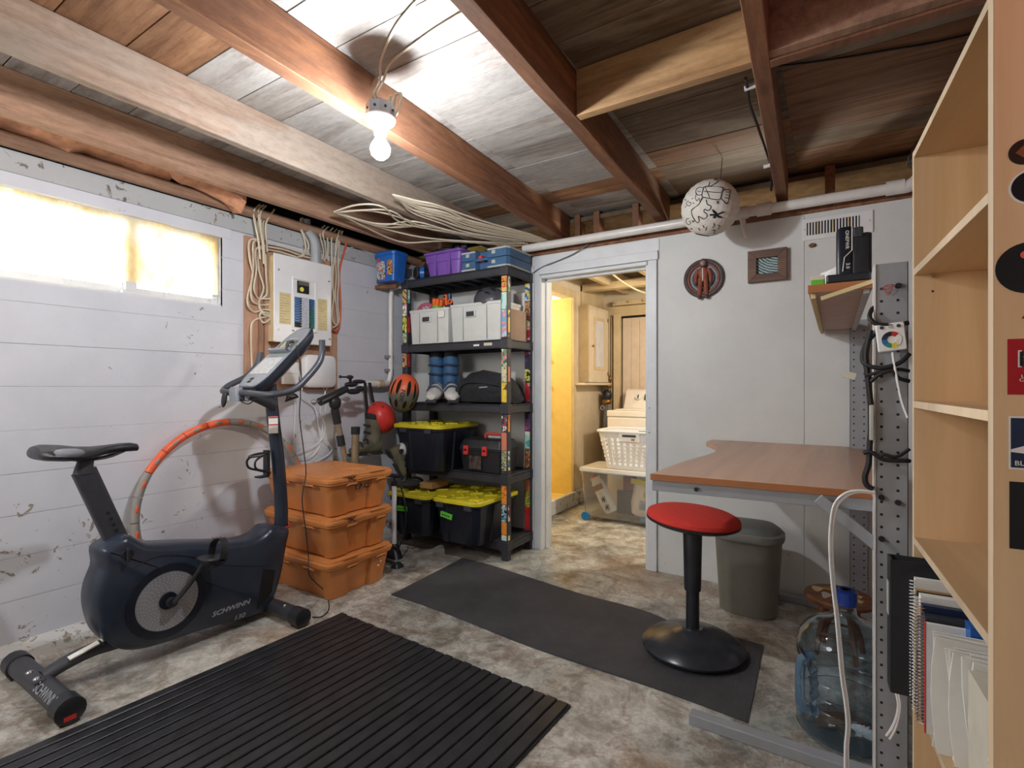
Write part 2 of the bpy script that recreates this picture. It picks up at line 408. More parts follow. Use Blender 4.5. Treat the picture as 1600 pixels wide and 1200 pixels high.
part('rim_board', box(-.24, -.16, -3.2, YB+.2, 2.2, 2.47), M_dark, wall_left)
# window
win = sempty('window_1', (-.06, .9, WZ0))
fr = nb(); fx0, fx1 = -.1, -.055
B(fr, fx0, fx1, WY0, WY1, WZ0, WZ0+.05); B(fr, fx0, fx1, WY0, WY1, WZ1-.04, WZ1); B(fr, fx0, fx1, WY0, WY0+.04, WZ0+.05, WZ1-.04); B(fr, fx0, fx1, WY1-.035, WY1, WZ0+.05, WZ1-.04)
part('window_frame', fr, M_white, win, bev=.003)
part('sill', box(-.058, -.004, WY0, WY1, WZ0-.01, WZ0+.012), M_white, win, bev=.004)
part('mullion', box(-.066, -.028, 1.175, 1.225, WZ0+.008, WZ0+.075), M_white, win, bev=.003)
part('mullion', box(-.1, -.062, 1.17, 1.23, WZ0, WZ1), M_white, win)
part('latch', box(-.045, -.012, 1.155, 1.245, WZ0+.008, WZ0+.028), M_white, win, bev=.004)
for y0, y1 in ((WY0+.04, 1.17), (1.23, WY1-.035)):
    part('pane', box(-.085, -.08, y0, y1, WZ0+.05, WZ1-.04), clear('window_glass', (1, 1, 1, 1), .02), win)
for py in (.94, 1.36, 1.6):
    b = nb(); tube(b, cr([(-.028, py, WZ0+.06), (-.015, py, WZ0+.068), (-.008, py+.004, WZ0+.05), (-.01, py+.004, WZ0+.03)]), .0022, 6); part('curtain_hook', b, M_whitep, win, sm=True)
m, nt, bs = node_mat('curtain_cloth'); v = coords(nt, (1, 1, .6)); n = noise(nt, v, 5, 5, .7)
r = ramp(nt, [(.4, rgb('e8c98a')), (.6, rgb('fbf0d4'))]); nt.links.new(n.outputs[0], r.inputs[0])
tr = N(nt, 'ShaderNodeBsdfTranslucent'); df = N(nt, 'ShaderNodeBsdfDiffuse'); mx = N(nt, 'ShaderNodeMixShader'); mx.inputs[0].default_value = .7
nt.links.new(r.outputs[0], tr.inputs[0]); nt.links.new(r.outputs[0], df.inputs[0]); nt.links.new(df.outputs[0], mx.inputs[1]); nt.links.new(tr.outputs[0], mx.inputs[2])
nt.links.new(mx.outputs[0], nt.nodes['Material Output'].inputs['Surface'])
b = nb(); n_ = 90; rows = []
for k in range(7):
    z = WZ1-.005-(.345)*k/6
    rows.append([(-.03+.006*math.sin(i*.55+k*.3)+.004*math.sin(i*.21), WY0+.02+(WY1-.012-WY0-.02)*i/n_, z+.003*math.sin(i*.3)) for i in range(n_+1)])
V = [[b.verts.new(p) for p in r_] for r_ in rows]
for k in range(6):
    for i in range(n_): b.faces.new((V[k][i], V[k][i+1], V[k+1][i+1], V[k+1][i]))
cur = solo('window_curtain', b, m, 'thin pale yellow cloth curtain glowing over the basement window', 'curtain', sm=True)
# back wall with the doorway
DX0, DX1, DZ = 1.245, 2.04, 2.012
bw = nb()
B(bw, -.24, DX0, YB, YB+.1, 0, 2.2); B(bw, DX1, 4.7, YB, YB+.1, 0, 2.2); B(bw, DX0, DX1, YB, YB+.1, DZ, 2.2)
wall_back = struct(part('wall_back', bw, M_board))
part('wallboard', box(1.16, 2.115, YB-.006, YB, 2.085, 2.16), M_trim, wall_back, bev=.001)
part('wallboard', box(2.118, 2.932, YB-.004, YB, 0.0, 2.165), M_board, wall_back, bev=.001)
part('wallboard', box(2.935, 4.7, YB-.005, YB, 0.0, 2.165), M_board, wall_back, bev=.001)
part('top_plate', box(-.2, 4.7, YB-.012, YB+.1, 2.17, 2.26), W_joist, wall_back, bev=.002)
# door trim
dr = sempty('trim_1', (DX0, YB, 0))
for nm, a in (('casing', (1.155, 1.195, YB-.035, YB, 0, 2.085)), ('casing', (1.195, DX0-.006, YB-.022, YB, 0, 2.04)), ('casing', (DX1+.004, DX1+.062, YB-.02, YB, 0, DZ+.011)),
              ('head_casing', (1.195, DX1+.07, YB-.02, YB, DZ+.012, 2.082)), ('jamb', (DX0-.008, DX0+.014, YB-.03, YB+.13, 0, DZ)), ('jamb', (DX1-.012, DX1+.006, YB-.014, YB+.13, 0, DZ)),
              ('head_jamb', (DX0, DX1, YB-.025, YB+.13, DZ-.018, DZ+.006)), ('door_stop', (DX0+.014, DX0+.03, YB+.03, YB+.07, 0, DZ-.018)), ('door_stop', (DX0+.014, DX1-.012, YB+.03, YB+.07, DZ-.034, DZ-.018))):
    part(nm, box(*a), M_trim, dr, bev=.003)
for z in (.9, 1.06):
    b = nb(); cyl(b, (DX1+.016, YB-.024, z), (DX1+.016, YB-.018, z), .005, n=8); part('screw', b, M_steel, dr)
# floor joists, subfloor planks, blocking
ceil_ = struct(part('ceiling', box(-.3, 5.2, -3.2, 6, 2.475, 2.6), M_dark))
def joist(xr, sl, w, y0, y1, mat, z0=2.265, wavy=0):
    b = nb(); n_ = 22; rings = []
    for i in range(n_+1):
        y = y0+(y1-y0)*i/n_; x = xr+sl*y; q = wavy*(math.sin(i*2.3)+.6*math.sin(i*5.1+1))
        rings.append([(x-w+q*.5, y, z0), (x, y, z0+max(0, q)*.5), (x, y, 2.452), (x-w, y, 2.452)])
    loft(b, rings); return part('joist', b, mat, ceil_, bev=.003, seg=1)
joist(.335, 0, .042, -3.2, 3.4, W_joisto); joist(.878, -.006, .045, -3.2, 3.4, W_joistl)
joist(1.575, -.043, .062, -3.2, 3.42, W_joist); joist(2.278, -.035, .062, -3.2, 3.42, W_joist, wavy=.009)
joist(2.965, -.035, .055, -3.2, 3.42, W_joist); joist(3.66, -.035, .05, -3.2, 3.42, W_joist); joist(4.3, 0, .05, -3.2, 3.42, W_joist)
b = box(2.215, 2.85, 1.845, 1.885, 2.268, 2.452); part('header', b, W_header, ceil_, bev=.002)
b = box(2.9, 3.6, 1.82, 1.86, 2.268, 2.452); part('header', b, W_joisto, ceil_, bev=.002)
part('header', box(2.9, 3.6, 1.865, 1.905, 2.262, 2.452), W_joist, ceil_, bev=.002)
for x0, x1 in ((1.475, 1.515), (1.62, 1.665), (1.905, 1.95), (3.03, 3.08), (3.5, 3.55)):
    part('blocking', box(x0, x1, 3.4, 3.5, 2.19, 2.45), W_joist, ceil_, bev=.002)
part('rim_board', box(-.2, 4.7, 3.74, 3.78, 2.2, 2.47), W_joist, ceil_)
part('blocking', box(2.24, 2.36, 3.5, 3.53, 2.24, 2.4), M_lbeam, ceil_)
# planks in rows along x, broken at the joists
jx = {0: (.31, .86, 1.5, 2.19, 2.88, 3.58)}
rows = []; y = 2.502-.208*28
while y < 3.74: rows.append((y, y+.208)); y += .208
random.seed(11)
for (y0, y1) in rows:
    if y0 < .3:
        part('plank', box(-.2, 5.1, y0+.002, y1-.002, 2.452, 2.475), W_plankw, ceil_); continue
    ym = (y0+y1)/2
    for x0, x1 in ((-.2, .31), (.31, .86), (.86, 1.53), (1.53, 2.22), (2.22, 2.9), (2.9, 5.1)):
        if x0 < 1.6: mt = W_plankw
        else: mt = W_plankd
        if x0 == 1.53: mt = W_plankw
        if x0 == 1.53 and 2.9 < y0 < 3.0: mt = W_plankb
        if x0 == .86 and (ym < 1.0 or 2.9 < y0 < 3.0): mt = W_plankb
        if x0 == 2.22 and 2.68 < y0 < 2.75: mt = W_plankb
        if x0 == 2.9 and (2.48 < y0 < 2.52 or 2.68 < y0 < 2.75 or 2.25 < y0 < 2.32): mt = W_plankb
        if x0 == 2.9 and y0 > 3.1: mt = W_plankb
        g = random.uniform(.003, .006)
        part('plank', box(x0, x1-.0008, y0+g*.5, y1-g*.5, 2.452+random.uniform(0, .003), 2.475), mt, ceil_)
# insulation above the left wall
b = nb(); rings = []
random.seed(5)
for i in range(40):
    y = -1.5+(2.85)*i/39; q = random.uniform(-.012, .012); z = 2.31+random.uniform(-.02, .015)
    rings.append([(-.14, y, z), (.02+q, y, z-.01), (.15+q*2, y, z+.02+q), (.24, y, z+.08), (.2, y, 2.45), (-.14, y, 2.45)])
loft(b, rings); o = part('insulation', b, M_pinkins, ceil_, sm=True); o['kind'] = 'stuff'
b = nb(); rings = []
P = [(1.28, .0, .02), (1.32, -.02, .035), (1.38, -.045, .05), (1.46, -.05, .045), (1.54, -.06, .05), (1.6, -.075, .05), (1.66, -.10, .035), (1.69, -.13, .02)]
for y, dz, h in P:
    rings.append([(.05, y, 2.36+dz), (.12+random.uniform(-.02, .02), y, 2.35+dz-h*.3), (.19, y, 2.36+dz*.7), (.2, y, 2.36+h), (.12, y, 2.38+h), (.05, y, 2.36+h)])
loft(b, rings); o = part('insulation', b, M_pinkins, ceil_, sm=True, label='torn pink insulation hanging over the wall'); o['kind'] = 'stuff'
# the rest of the shell behind the camera and to the right
struct(part('wall_right', box(4.7, 4.8, -3.2, 6, 0, 2.6), M_board))
struct(part('wall_front', box(-.24, 4.7, -3.3, -3.2, 0, 2.6), M_board))
# ---------------------------------------------------------------- laundry room behind the doorway
LY = 5.5; PX = .83
lw = nb()
B(lw, PX-.12, PX, YB+.1, 3.75, 0, 2.47); B(lw, PX-.12, PX, 4.72, LY+.1, 0, 2.47); B(lw, PX-.12, PX, 3.75, 4.72, 2.1, 2.47); B(lw, PX-.12, PX, 3.75, 4.72, 0, .1)
wall_laundry = struct(part('wall_laundry', lw, M_lwall))
part('casing', box(PX, PX+.018, 4.7, 4.77, .1, 2.099), M_lbeam, wall_laundry, bev=.003)
part('head_casing', box(PX, PX+.018, 3.7, 4.77, 2.1, 2.17), M_lbeam, wall_laundry, bev=.003)
part('jamb', box(PX-.28, PX-.002, 4.7, 4.72, .1, 2.1), M_yroom, wall_laundry)
part('ledge', box(PX-.3, PX+.03, 3.7, 4.72, .07, .105), M_yroom, wall_laundry, bev=.004)
part('base_block', box(PX, PX+.04, 3.5, LY, 0, .14), M_conc, wall_laundry, bev=.01)
struct(part('wall_laundry_back', box(PX-.12, 4.7, LY, LY+.1, 0, 2.5), M_lwall))
cl = nb()   # small yellow closet beyond the partition
B(cl, -.7, PX-.28, 4.7, 4.8, 0, 2.4); B(cl, -.8, -.7, YB+.1, 4.8, 0, 2.4); B(cl, -.7, PX-.12, YB+.1, 4.72, 0, .08); B(cl, -.7, PX-.12, YB+.1, 4.8, 2.36, 2.4); B(cl, -.7, PX-.12, YB+.1, YB+.15, 0, 2.4)
struct(part('wall_closet', cl, M_yroom))
lc = sempty('trim_2', (2, 4.5, 2.2))
part('ceiling_board', box(PX, 4.7, YB+.1, LY, 2.4, 2.43), plain('laundry_dark_ceiling', '6d5a43', .8, 0, .2), lc)
for x in (1.13, 1.62, 1.72, 2.2, 2.7, 3.2):
    part('joist', box(x-.025, x+.025, 3.8, LY, 2.22, 2.4), M_lbeam, lc, bev=.003)
part('beam', box(PX, 4.7, 4.9, 5.0, 2.19, 2.26), M_lbeam, lc, bev=.003)
part('beam', box(PX, 4.7, LY-.05, LY, 1.98, 2.09), M_lbeam, lc, bev=.003)
part('peg_rail', box(.98, 1.42, LY-.075, LY-.05, 2.1, 2.15), M_lbeam, lc, bev=.003)
part('wall_strip', box(PX, PX+.02, 4.9, LY, 1.99, 2.3), M_lbeam, lc)
for k in range(3):
    b = nb(); x = 1.03+k*.16; tube(b, cr([(x, LY-.075, 2.13), (x, LY-.11, 2.12), (x, LY-.115, 2.14)]), .006, 6); part('peg', b, M_lbeam, lc, sm=True)
# ---------------------------------------------------------------- bulb holder on the joist
t = thing('ceiling_light', 'bare glowing white bulb in a round holder screwed to the ceiling joist', 'light', (1.625, 1.372, 2.07))
bx, by = BULB.x, BULB.y
b = nb(); lathe(b, [(.052, 2.213), (.054, 2.217), (.054, 2.262), (.05, 2.266)], 8, Matrix.Translation((bx, by, 0))); part('junction_box', b, M_steel, t)
b = nb()
for k in range(8):
    a = k*PI/4+.4
    cyl(b, (bx+.0495*math.cos(a), by+.0495*math.sin(a), 2.24), (bx+.0525*math.cos(a), by+.0525*math.sin(a), 2.24), .005, n=8)
part('knockout', b, M_ink, t)
b = nb(); lathe(b, [(.056, 2.216), (.058, 2.21), (.054, 2.2), (.036, 2.186), (.025, 2.172), (.022, 2.15), (.019, 2.148), (.019, 2.216)], 32, Matrix.Translation((bx, by, 0))); part('lamp_holder', b, M_whitep, t, sm=True)
b = nb(); lathe(b, [(.004, 2.156), (.014, 2.154), (.016, 2.14), (.026, 2.124), (.036, 2.106), (.037, 2.094), (.032, 2.076), (.018, 2.063), (.002, 2.059)], 24, Matrix.Translation((bx, by, 0)))
part('bulb', b, emis('bulb_glow', (.93, .96, 1, 1), BULB_L), t, sm=True)
def cables(name, label, cat, runs, r, mat, group=None, base=None, k=5, pn='cable'):
    """a bundle: one thing, each cable a part"""
    P0 = Vector(base) if base is not None else Vector(runs[0][0])
    t = thing(name, label, cat, P0, 0, group)
    for q in runs:
        b = nb(); tube(b, cr(q, k), r, 6); part(pn, b, mat, t, sm=True)
    return t
cables('lamp_cable', 'pair of cream cables running from the bulb holder up over the subfloor planks', 'cable',
       [[(bx-.02, by+.03, 2.262), (bx-.04, by+.02, 2.3), (1.53, 1.42, 2.36), (1.55, 1.44, 2.42), (1.62, 1.38, 2.44), (1.8, 1.28, 2.442), (2.0, 1.22, 2.444), (2.2, 1.2, 2.444)],
        [(bx-.01, by+.035, 2.262), (bx-.03, by+.03, 2.3), (1.54, 1.43, 2.36), (1.56, 1.45, 2.42), (1.64, 1.41, 2.44), (1.8, 1.38, 2.442), (1.95, 1.36, 2.444), (2.2, 1.34, 2.44)],
        [(bx+.02, by+.03, 2.262), (bx+.01, by+.04, 2.31), (bx+.03, by+.05, 2.31), (bx+.03, by+.04, 2.262)],
        [(bx+.035, by+.025, 2.262), (bx+.035, by+.04, 2.31), (bx+.06, by+.05, 2.31), (bx+.055, by+.035, 2.24), (bx+.045, by+.03, 2.225)]], .0048, M_cream)
# ---------------------------------------------------------------- exercise bike
bk = thing('exercise_bike', 'dark charcoal upright exercise bike standing by the left wall', 'exercise bike', (.5, 1.15, 0))
def U(px, py, x): p = at(px, py, x=x); return (p.y, p.z)
out = [U(*p, .6) for p in [(161, 863), (176, 851), (193, 840), (207, 838), (222, 846), (236, 852), (262, 852), (300, 850), (345, 849), (380, 847), (402, 842), (416, 834), (428, 824), (455, 826),
       (452, 850), (448, 875), (443, 900), (436, 925), (428, 945), (415, 958), (390, 968), (355, 977), (318, 988), (285, 1000), (255, 1010), (222, 1018), (195, 1018), (175, 1009), (160, 993), (151, 968), (148, 945),
       (151, 922), (158, 903), (163, 888)]]
out = [tuple(v)[:2] for v in cr([(p[0], p[1], 0) for p in out], 3, True)]
cx = .52
b = nb(); rings = []
for x, d in ((cx-.095, .03), (cx-.085, .012), (cx-.06, 0), (cx+.045, 0), (cx+.07, .012), (cx+.08, .03)):
    q = inset(out, d) if d else out
    rings.append([(x, p[0], p[1]) for p in q])
loft(b, rings); part('shell', b, M_bike, bk, sm=True)
FX = cx+.08
# seam, crank disc
cy, cz = U(262, 938, FX)
def disc(r0, r1, x0, x1, cy, cz, n=40):
    b = nb(); rings = []
    for r, x in ((r0, x0), (r1, x0), (r1, x1), (r0, x1)):
        rings.append([(x, cy+r*math.cos(2*PI*j/n), cz+r*math.sin(2*PI*j/n)) for j in range(n)])
    return loft(b, rings, False, None, True)
part('disc_surround', disc(.127, .160, FX-.004, FX+.006, cy, cz), M_navy, bk, sm=True)
part('disc', disc(.037, .126, FX-.004, FX+.004, cy, cz), plain('silver_disc', '9a9ba0', .4, .2, .05), bk, sm=True)
b = nb()
for k in range(7):
    nn = 16+5*k; R = .05+.0112*k
    for j in range(nn):
        a = 2*PI*j/nn+k*.13; cyl(b, (FX+.003, cy+R*math.cos(a), cz+R*math.sin(a)), (FX+.0052, cy+R*math.cos(a), cz+R*math.sin(a)), .0014, n=5)
o = part('disc_dots', b, M_whitep, bk); o['kind'] = 'stuff'
part('crank_hub', disc(.001, .036, FX-.004, FX+.012, cy, cz), M_navy, bk, sm=True)
b = nb(); cyl(b, (FX-.2, cy, cz), (FX+.045, cy, cz), .012); cyl(b, (FX+.025, cy, cz), (FX+.05, cy, cz), .02); part('axle', b, M_black, bk, sm=True)
py_, pz_ = U(322, 876, FX+.045)
b = nb(); tube(b, cr([(FX+.035, cy, cz), (FX+.045, cy+.02, cz+.012), (FX+.045, (cy+py_)/2+.01, (cz+pz_)/2), (FX+.045, py_, pz_)], 4), [.015]*4+[.011]*9, 8); part('crank_arm', b, M_black, bk, sm=True, label='near crank arm')
b = nb(); tube(b, [(FX-.2, cy, cz), (FX-.21, cy-.1, cz-.1)], .011, 8); part('crank_arm', b, M_black, bk, sm=True, label='far crank arm')
def pedal(x, y, z):
    b = nb(); M = Matrix.Translation((x, y, z)) @ Matrix.Rotation(-.12, 4, 'X')
    loft(b, [rr(.088, .1, .025, -.012), rr(.1, .115, .03, 0), rr(.1, .115, .03, .008), rr(.09, .1, .025, .014)], True, M); p = part('pedal', b, M_black, bk, sm=True)
    b = nb(); s = cr([(x-.05, y+.02, z), (x-.045, y+.03, z+.06), (x, y+.04, z+.085), (x+.04, y+.035, z+.06), (x+.05, y+.02, z)], 4)
    rings = [[(q.x, q.y-.016, q.z), (q.x, q.y+.016, q.z-.004), (q.x*1.0, q.y+.016, q.z+.002), (q.x, q.y-.016, q.z+.006)] for q in s]
    loft(b, rings); part('strap', b, M_rubber, p, sm=True)
    b = nb(); ell(b, (x, y+.01, z-.024), (.03, .03, .016)); part('counterweight', b, M_black, p, sm=True)
pedal(FX+.1, py_, pz_+.015); pedal(FX-.27, cy-.1, cz-.1)
# shell details
b = nb(); tube(b, cr([(FX-.004, *U(185, 905, FX)), (FX-.001, *U(222, 880, FX)), (FX, *U(255, 868, FX)), (FX, *U(300, 870, FX)), (FX, *U(330, 880, FX)), (FX, *U(380, 884, FX)), (FX-.003, *U(440, 884, FX))]), .0025, 6); part('seam', b, M_ink, bk, sm=True)
v = [U(*p, FX) for p in [(411, 889), (430, 891), (424, 925), (402, 952)]]
part('vent', ext(nb(), v, FX-.012, FX+.002), M_dark, bk)
ky, kz = U(196, 865, FX-.01)
b = nb(); cyl(b, (FX-.03, ky, kz), (FX+.016, ky, kz), .024, .021, 16); part('adjuster_knob', b, M_black, bk, sm=True)
b = nb(); B(b, FX, FX+.03, ky-.007, ky+.005, kz-.028, kz+.028, None); part('knob_grip', b, M_black, bk, bev=.004)
Mt = frame_from(Vector((FX+.001, *U(358, 952, FX))), (0, 1, .02), (-.12, 0, 1))
Ms = frame_from(Vector((FX+.002, *U(361, 950, FX))), (0, 1, .0), (0, 0, 1))
text('lettering', 'SCHWINN', .031, Ms, M_silver, bk, shear=.3, sx=1.25, bold=.025)
text('lettering', '130', .031, frame_from(Vector((FX+.002, U(373, 960, FX)[0], U(373, 962, FX)[1]-.006)), (0, 1, 0), (0, 0, 1)), M_silver, bk, shear=.3, sx=1.25)
# seat post and saddle
s0 = Vector((.5, *U(186, 852, .5))); s1 = Vector((.5, *U(131, 736, .5))); ax = (s1-s0).normalized()
M = frame_from(s0-ax*.05, (1, 0, 0), (0, -ax.z, ax.y)) if False else frame_from(s0-ax*.05, (1, 0, 0), Vector((1, 0, 0)).cross(ax)*-1)
L = (s1-s0).length+.05
b = nb(); loft(b, [rr(.045, .082, .015, 0), rr(.045, .082, .015, L)], True, M if M.to_3x3().col[2].dot(ax) > 0 else M @ Matrix.Diagonal((1, 1, -1, 1))); part('seat_post', b, M_char, bk, sm=True)
b = nb()
for k in range(6):
    p = s0+ax*(.02+.028*k); cyl(b, (.521, p.y+.008, p.z), (.5245, p.y+.008, p.z), .0065, n=10)
part('post_hole', b, M_ink, bk)
b = nb(); yb, zb_ = s1.y, s1.z; loft(b, [rr(.05, .07, .02, zb_-.01, cx=.5, cy=yb), rr(.045, .06, .02, zb_+.012, cx=.5, cy=yb), rr(.035, .05, .015, zb_+.06, cx=.5, cy=yb+.01)]); part('seat_clamp', b, M_char, bk, sm=True)
b = nb()
for sx_ in (-.022, .022): tube(b, cr([(.5+sx_*2.5, .73, .935), (.5+sx_, .8, .905), (.5+sx_, .9, .905), (.5+sx_*.5, .98, .93)], 5), .0045, 6)
part('seat_rail', b, M_black, bk, sm=True)
b = nb(); rings = []
for y, w, zt, h in ((.672, .05, .962, .03), (.678, .09, .972, .05), (.70, .115, .977, .062), (.75, .118, .971, .064), (.80, .095, .960, .056), (.85, .06, .955, .046), (.90, .036, .956, .04), (.95, .029, .959, .038), (.99, .027, .958, .038), (1.015, .022, .951, .032), (1.022, .008, .94, .015)):
    rings.append([(.5+w*math.cos(q), y, zt-h*.5+h*.5*math.sin(q)-.008*math.cos(q)**2*(w > .05)) for q in [2*PI*j_/20 for j_ in range(20)]])
loft(b, rings); part('seat', b, plain('saddle_vinyl', '26282f', .4, 0, .1, .15, 40), bk, sm=True)
b = nb(); ell(b, (.585, .745, .94), (.034, .062, .022)); part('seat_side_panel', b, plain('saddle_grey', '7f838b', .5), bk, sm=True, label='grey side panel')
# mast
mast = [(.53, *U(442, 835, .53)), (.53, *U(443, 800, .53)), (.53, *U(441, 760, .53)), (.53, *U(437, 710, .53)), (.53, *U(431, 660, .53)), (.53, *U(427, 620, .53)), (.53, *U(426, 600, .53))]
mp = cr(mast, 4); b = nb(); rings = []
for i, p in enumerate(mp):
    f = i/(len(mp)-1); w = .066-.012*f; d = .058-.006*f
    rings.append([(p.x-.02+q[0]*w, p.y+q[1]*d*1.15, p.z) for q in [(math.cos(2*PI*j/16), math.sin(2*PI*j/16)) for j in range(16)]])
for r_ in rings:
    for j, p in enumerate(r_): r_[j] = (.51+(p[0]-.51)*.5, mp[rings.index(r_)].y+(p[1]-mp[rings.index(r_)].y)*.55, p[2])
loft(b, rings); part('mast', b, M_bike, bk, sm=True)
yy, zz = U(442, 826, .53)
b = nb(); rings = [[(.51+.04*q*math.cos(a), yy+.043*q*math.sin(a), zz+dz) for a in [2*PI*j/24 for j in range(24)]] for q, dz in ((1, 0), (1.15, .002), (1.15, .012), (1, .014))]
loft(b, rings, False, None, True); part('collar', b, plain('red_collar', 'b8484c', .45), bk, sm=True)
# console
p0 = Vector((.50, *U(392, 606, .55))); p1 = Vector((.50, *U(478, 512, .5))); dy = (p1-p0).normalized()
Mc = frame_from(p0, (1, 0, 0), dy); LL = (p1-p0).length
if Mc.to_3x3().col[2].z < 0: Mc = Mc @ Matrix.Diagonal((-1, 1, -1, 1))
def cring(w0, w1, y0, y1, r, z):
    pts = rr(1, 1, .01, z, 4); out = []
    base = rr(2, 2, .5, z, 5)
    for x, y, _ in base:
        f = (y+1)/2; out.append((x*(w0+(w1-w0)*f)/2, y0+f*(y1-y0), z))
    return out
b = nb(); loft(b, [cring(.12, .1, .04, LL-.06, .02, -.075), cring(.20, .17, .005, LL-.02, .02, -.045), cring(.225, .185, 0, LL, .02, -.01), cring(.222, .182, .004, LL-.004, .02, .0)], True, Mc); con = part('console', b, M_bike, bk, sm=True)
b = nb(); loft(b, [cring(.215, .174, .008, LL-.01, .02, -.002), cring(.21, .17, .012, LL-.014, .02, .004)], True, Mc); part('face_plate', b, M_bikegrey, con, sm=True)
def cb(nm, x0, x1, y0, y1, z0, z1, mat, bev=.003): part(nm, box(x0, x1, y0, y1, z0, z1, Mc), mat, con, bev=bev)
cb('keypad', -.08, .08, .1, .23, .004, .007, plain('keypad_grey', 'c2c6cb', .45, 0, .12, 0, 60))
cb('vent_slot', -.028, .002, .035, .05, .003, .006, M_ink); cb('vent_slot', -.028, .002, .056, .072, .003, .006, M_ink)
cb('lower_screen', -.07, .07, .242, .262, .004, .0065, plain('lcd', '8c9a94', .2)); cb('reading_ledge', -.095, .1, .272, .29, .004, .03, M_bikegrey, .006)
cb('screen', -.068, .068, .305, .372, .003, .006, plain('screen_glass', '5d625e', .12)); cb('screen_note', -.05, .03, .31, .365, .006, .008, plain('screen_pale', 'b6b79c', .3)); cb('logo_plate', -.04, .04, .385, .4, .004, .0055, M_silver)
b = nb(); tube(b, cr([Mc @ Vector((.085, .27, .02)), Mc @ Vector((.088, .3, .045)), Mc @ Vector((.09, .33, .03))], 4), .009, 8); part('tablet_hook', b, M_char, con, sm=True)
# handlebar
hy, hz = 1.5, 1.168
rp = [(.77, *U(503, 531, .77)), (.77, *U(503, 548, .77)), (.775, *U(499, 566, .775)), (.775, *U(480, 590, .775)), (.76, *U(458, 609, .76)), (.70, hy+.02, hz-.008), (.60, hy, hz-.005), (.5, hy, hz)]
lp = [(1.0-x, y, z) for x, y, z in rp[:-1]][::-1]
lp = [(.40, hy, hz-.005), (.31, hy+.0, hz+.004), (.262, hy+.02, hz+.012), (.25, hy+.06, hz+.04), (.25, 1.66, 1.26), (.25, 1.72, 1.33), (.25, 1.74, 1.40)]
b = nb(); tube(b, cr(rp+lp, 5), .0165, 12); part('handlebar', b, plain('bar_grey', '4b4f58', .38, .2, .06), bk, sm=True)
b = nb(); tube(b, cr([(.54, hy, hz-.004), (.54, hy+.06, hz-.03), (.53, 1.64, 1.10)], 4), .03, 10); part('bar_stem', b, M_char, bk, sm=True)
b = nb(); loft(b, [rr(.08, .05, .015, hz-.045, cx=.43, cy=hy), rr(.085, .055, .02, hz, cx=.43, cy=hy), rr(.07, .045, .015, hz+.03, cx=.43, cy=hy)]); part('bar_clamp', b, M_bikegrey, bk, sm=True)
b = nb(); ell(b, (0, 0, 0), (.022, .01, .045), Matrix.Translation((.36, hy-.03, hz-.035)) @ Matrix.Rotation(.3, 4, 'Y')); part('clamp_lever', b, M_black, bk, sm=True)
b = nb(); tube(b, cr([(.45, hy, hz-.03), (.5, hy-.01, hz-.05), (.56, hy-.01, hz-.055), (.6, hy, hz-.02), (.57, hy+.01, hz+.02), (.5, hy, hz+.018)]), .003, 6); tube(b, cr([(.44, hy, hz-.03), (.5, hy-.01, hz-.035), (.55, hy-.01, hz-.04), (.58, hy, hz-.02)]), .0025, 6); part('sensor_wire', b, M_ink, bk, sm=True)
# warning label on the mast
yA, zA = U(428, 664, .55); M = frame_from(Vector((.5405, yA-.001, zA)), (.35, .94, 0), (-.1, -.16, 1))
lb = part('warning_label', box(-.02, .026, -.045, .045, -.003, .002, M), M_paper, bk)
part('label_band', box(-.02, .026, .036, .044, .002, .003, M), M_red, lb); part('label_band', box(-.02, .026, -.002, .004, .002, .003, M), M_red, lb)
# bottle cage
yB_, zB_ = U(425, 725, .53); b = nb()
for s in (-.034, .034):
    tube(b, cr([(.515+s*.3, yB_-.02, zB_+.06), (.515+s, yB_-.06, zB_+.055), (.515+s*1.1, yB_-.105, zB_+.03), (.515+s, yB_-.10, zB_-.01), (.515+s, yB_-.05, zB_-.03), (.515+s*.5, yB_-.012, zB_-.045)], 5), .006, 6)
tube(b, cr([(.481, yB_-.06, zB_+.055), (.515, yB_-.118, zB_+.05), (.549, yB_-.06, zB_+.055)], 6), .007, 6)
B(b, .497, .533, yB_-.03, yB_-.012, zB_-.06, zB_+.075); B(b, .49, .54, yB_-.075, yB_-.02, zB_-.066, zB_-.058)
part('bottle_cage', b, M_black, bk, sm=True)
# frame tube and stabilisers
b = nb(); rings = []
for p in cr([(.49, .70, .075), (.49, .77, .10), (.49, .86, .115), (.49, .95, .11), (.5, 1.15, .10), (.5, 1.35, .10), (.5, 1.6, .085)], 4):
    rings.append([(p.x+.036*math.cos(a), p.y, p.z+.026*math.sin(a)) for a in [2*PI*j/16 for j in range(16)]])
loft(b, rings); fr_ = part('frame_tube', b, M_char, bk, sm=True)
M = frame_from(Vector((.515, .83, .137)), (0, 1, .25), (-1, 0, .1)); part('sticker', box(-.055, .045, -.014, .014, -.004, .002, M), M_paper, fr_); part('sticker', box(.055, .075, -.01, .012, -.004, .002, M), M_paper, fr_)
def stab(y, x0, x1, r, nm):
    b = nb(); tube(b, [(x0+.06, y, r+.012), (x1-.06, y, r+.012)], r, 16); s = part(nm, b, M_char, bk, sm=True)
    for xa, xb in ((x0, x0+.075), (x1-.075, x1)):
        c = nb(); tube(c, [(xa, y, r+.01), (xa+.006, y, r+.01), (xb-.002, y, r+.01), (xb, y, r+.01)], [r*.8, r+.007, r+.007, r+.003], 16); B(c, xa+.01, xb-.01, y-r*.7, y+r*.7, .001, .03); part('end_cap', c, M_black, s, sm=True)
    return s
rs = stab(.70, .18, .79, .04, 'stabilizer'); fs = stab(1.60, .23, .845, .038, 'stabilizer')
part('mount_plate', box(.43, .56, .66, .70, .082, .098), M_char, rs, bev=.008)
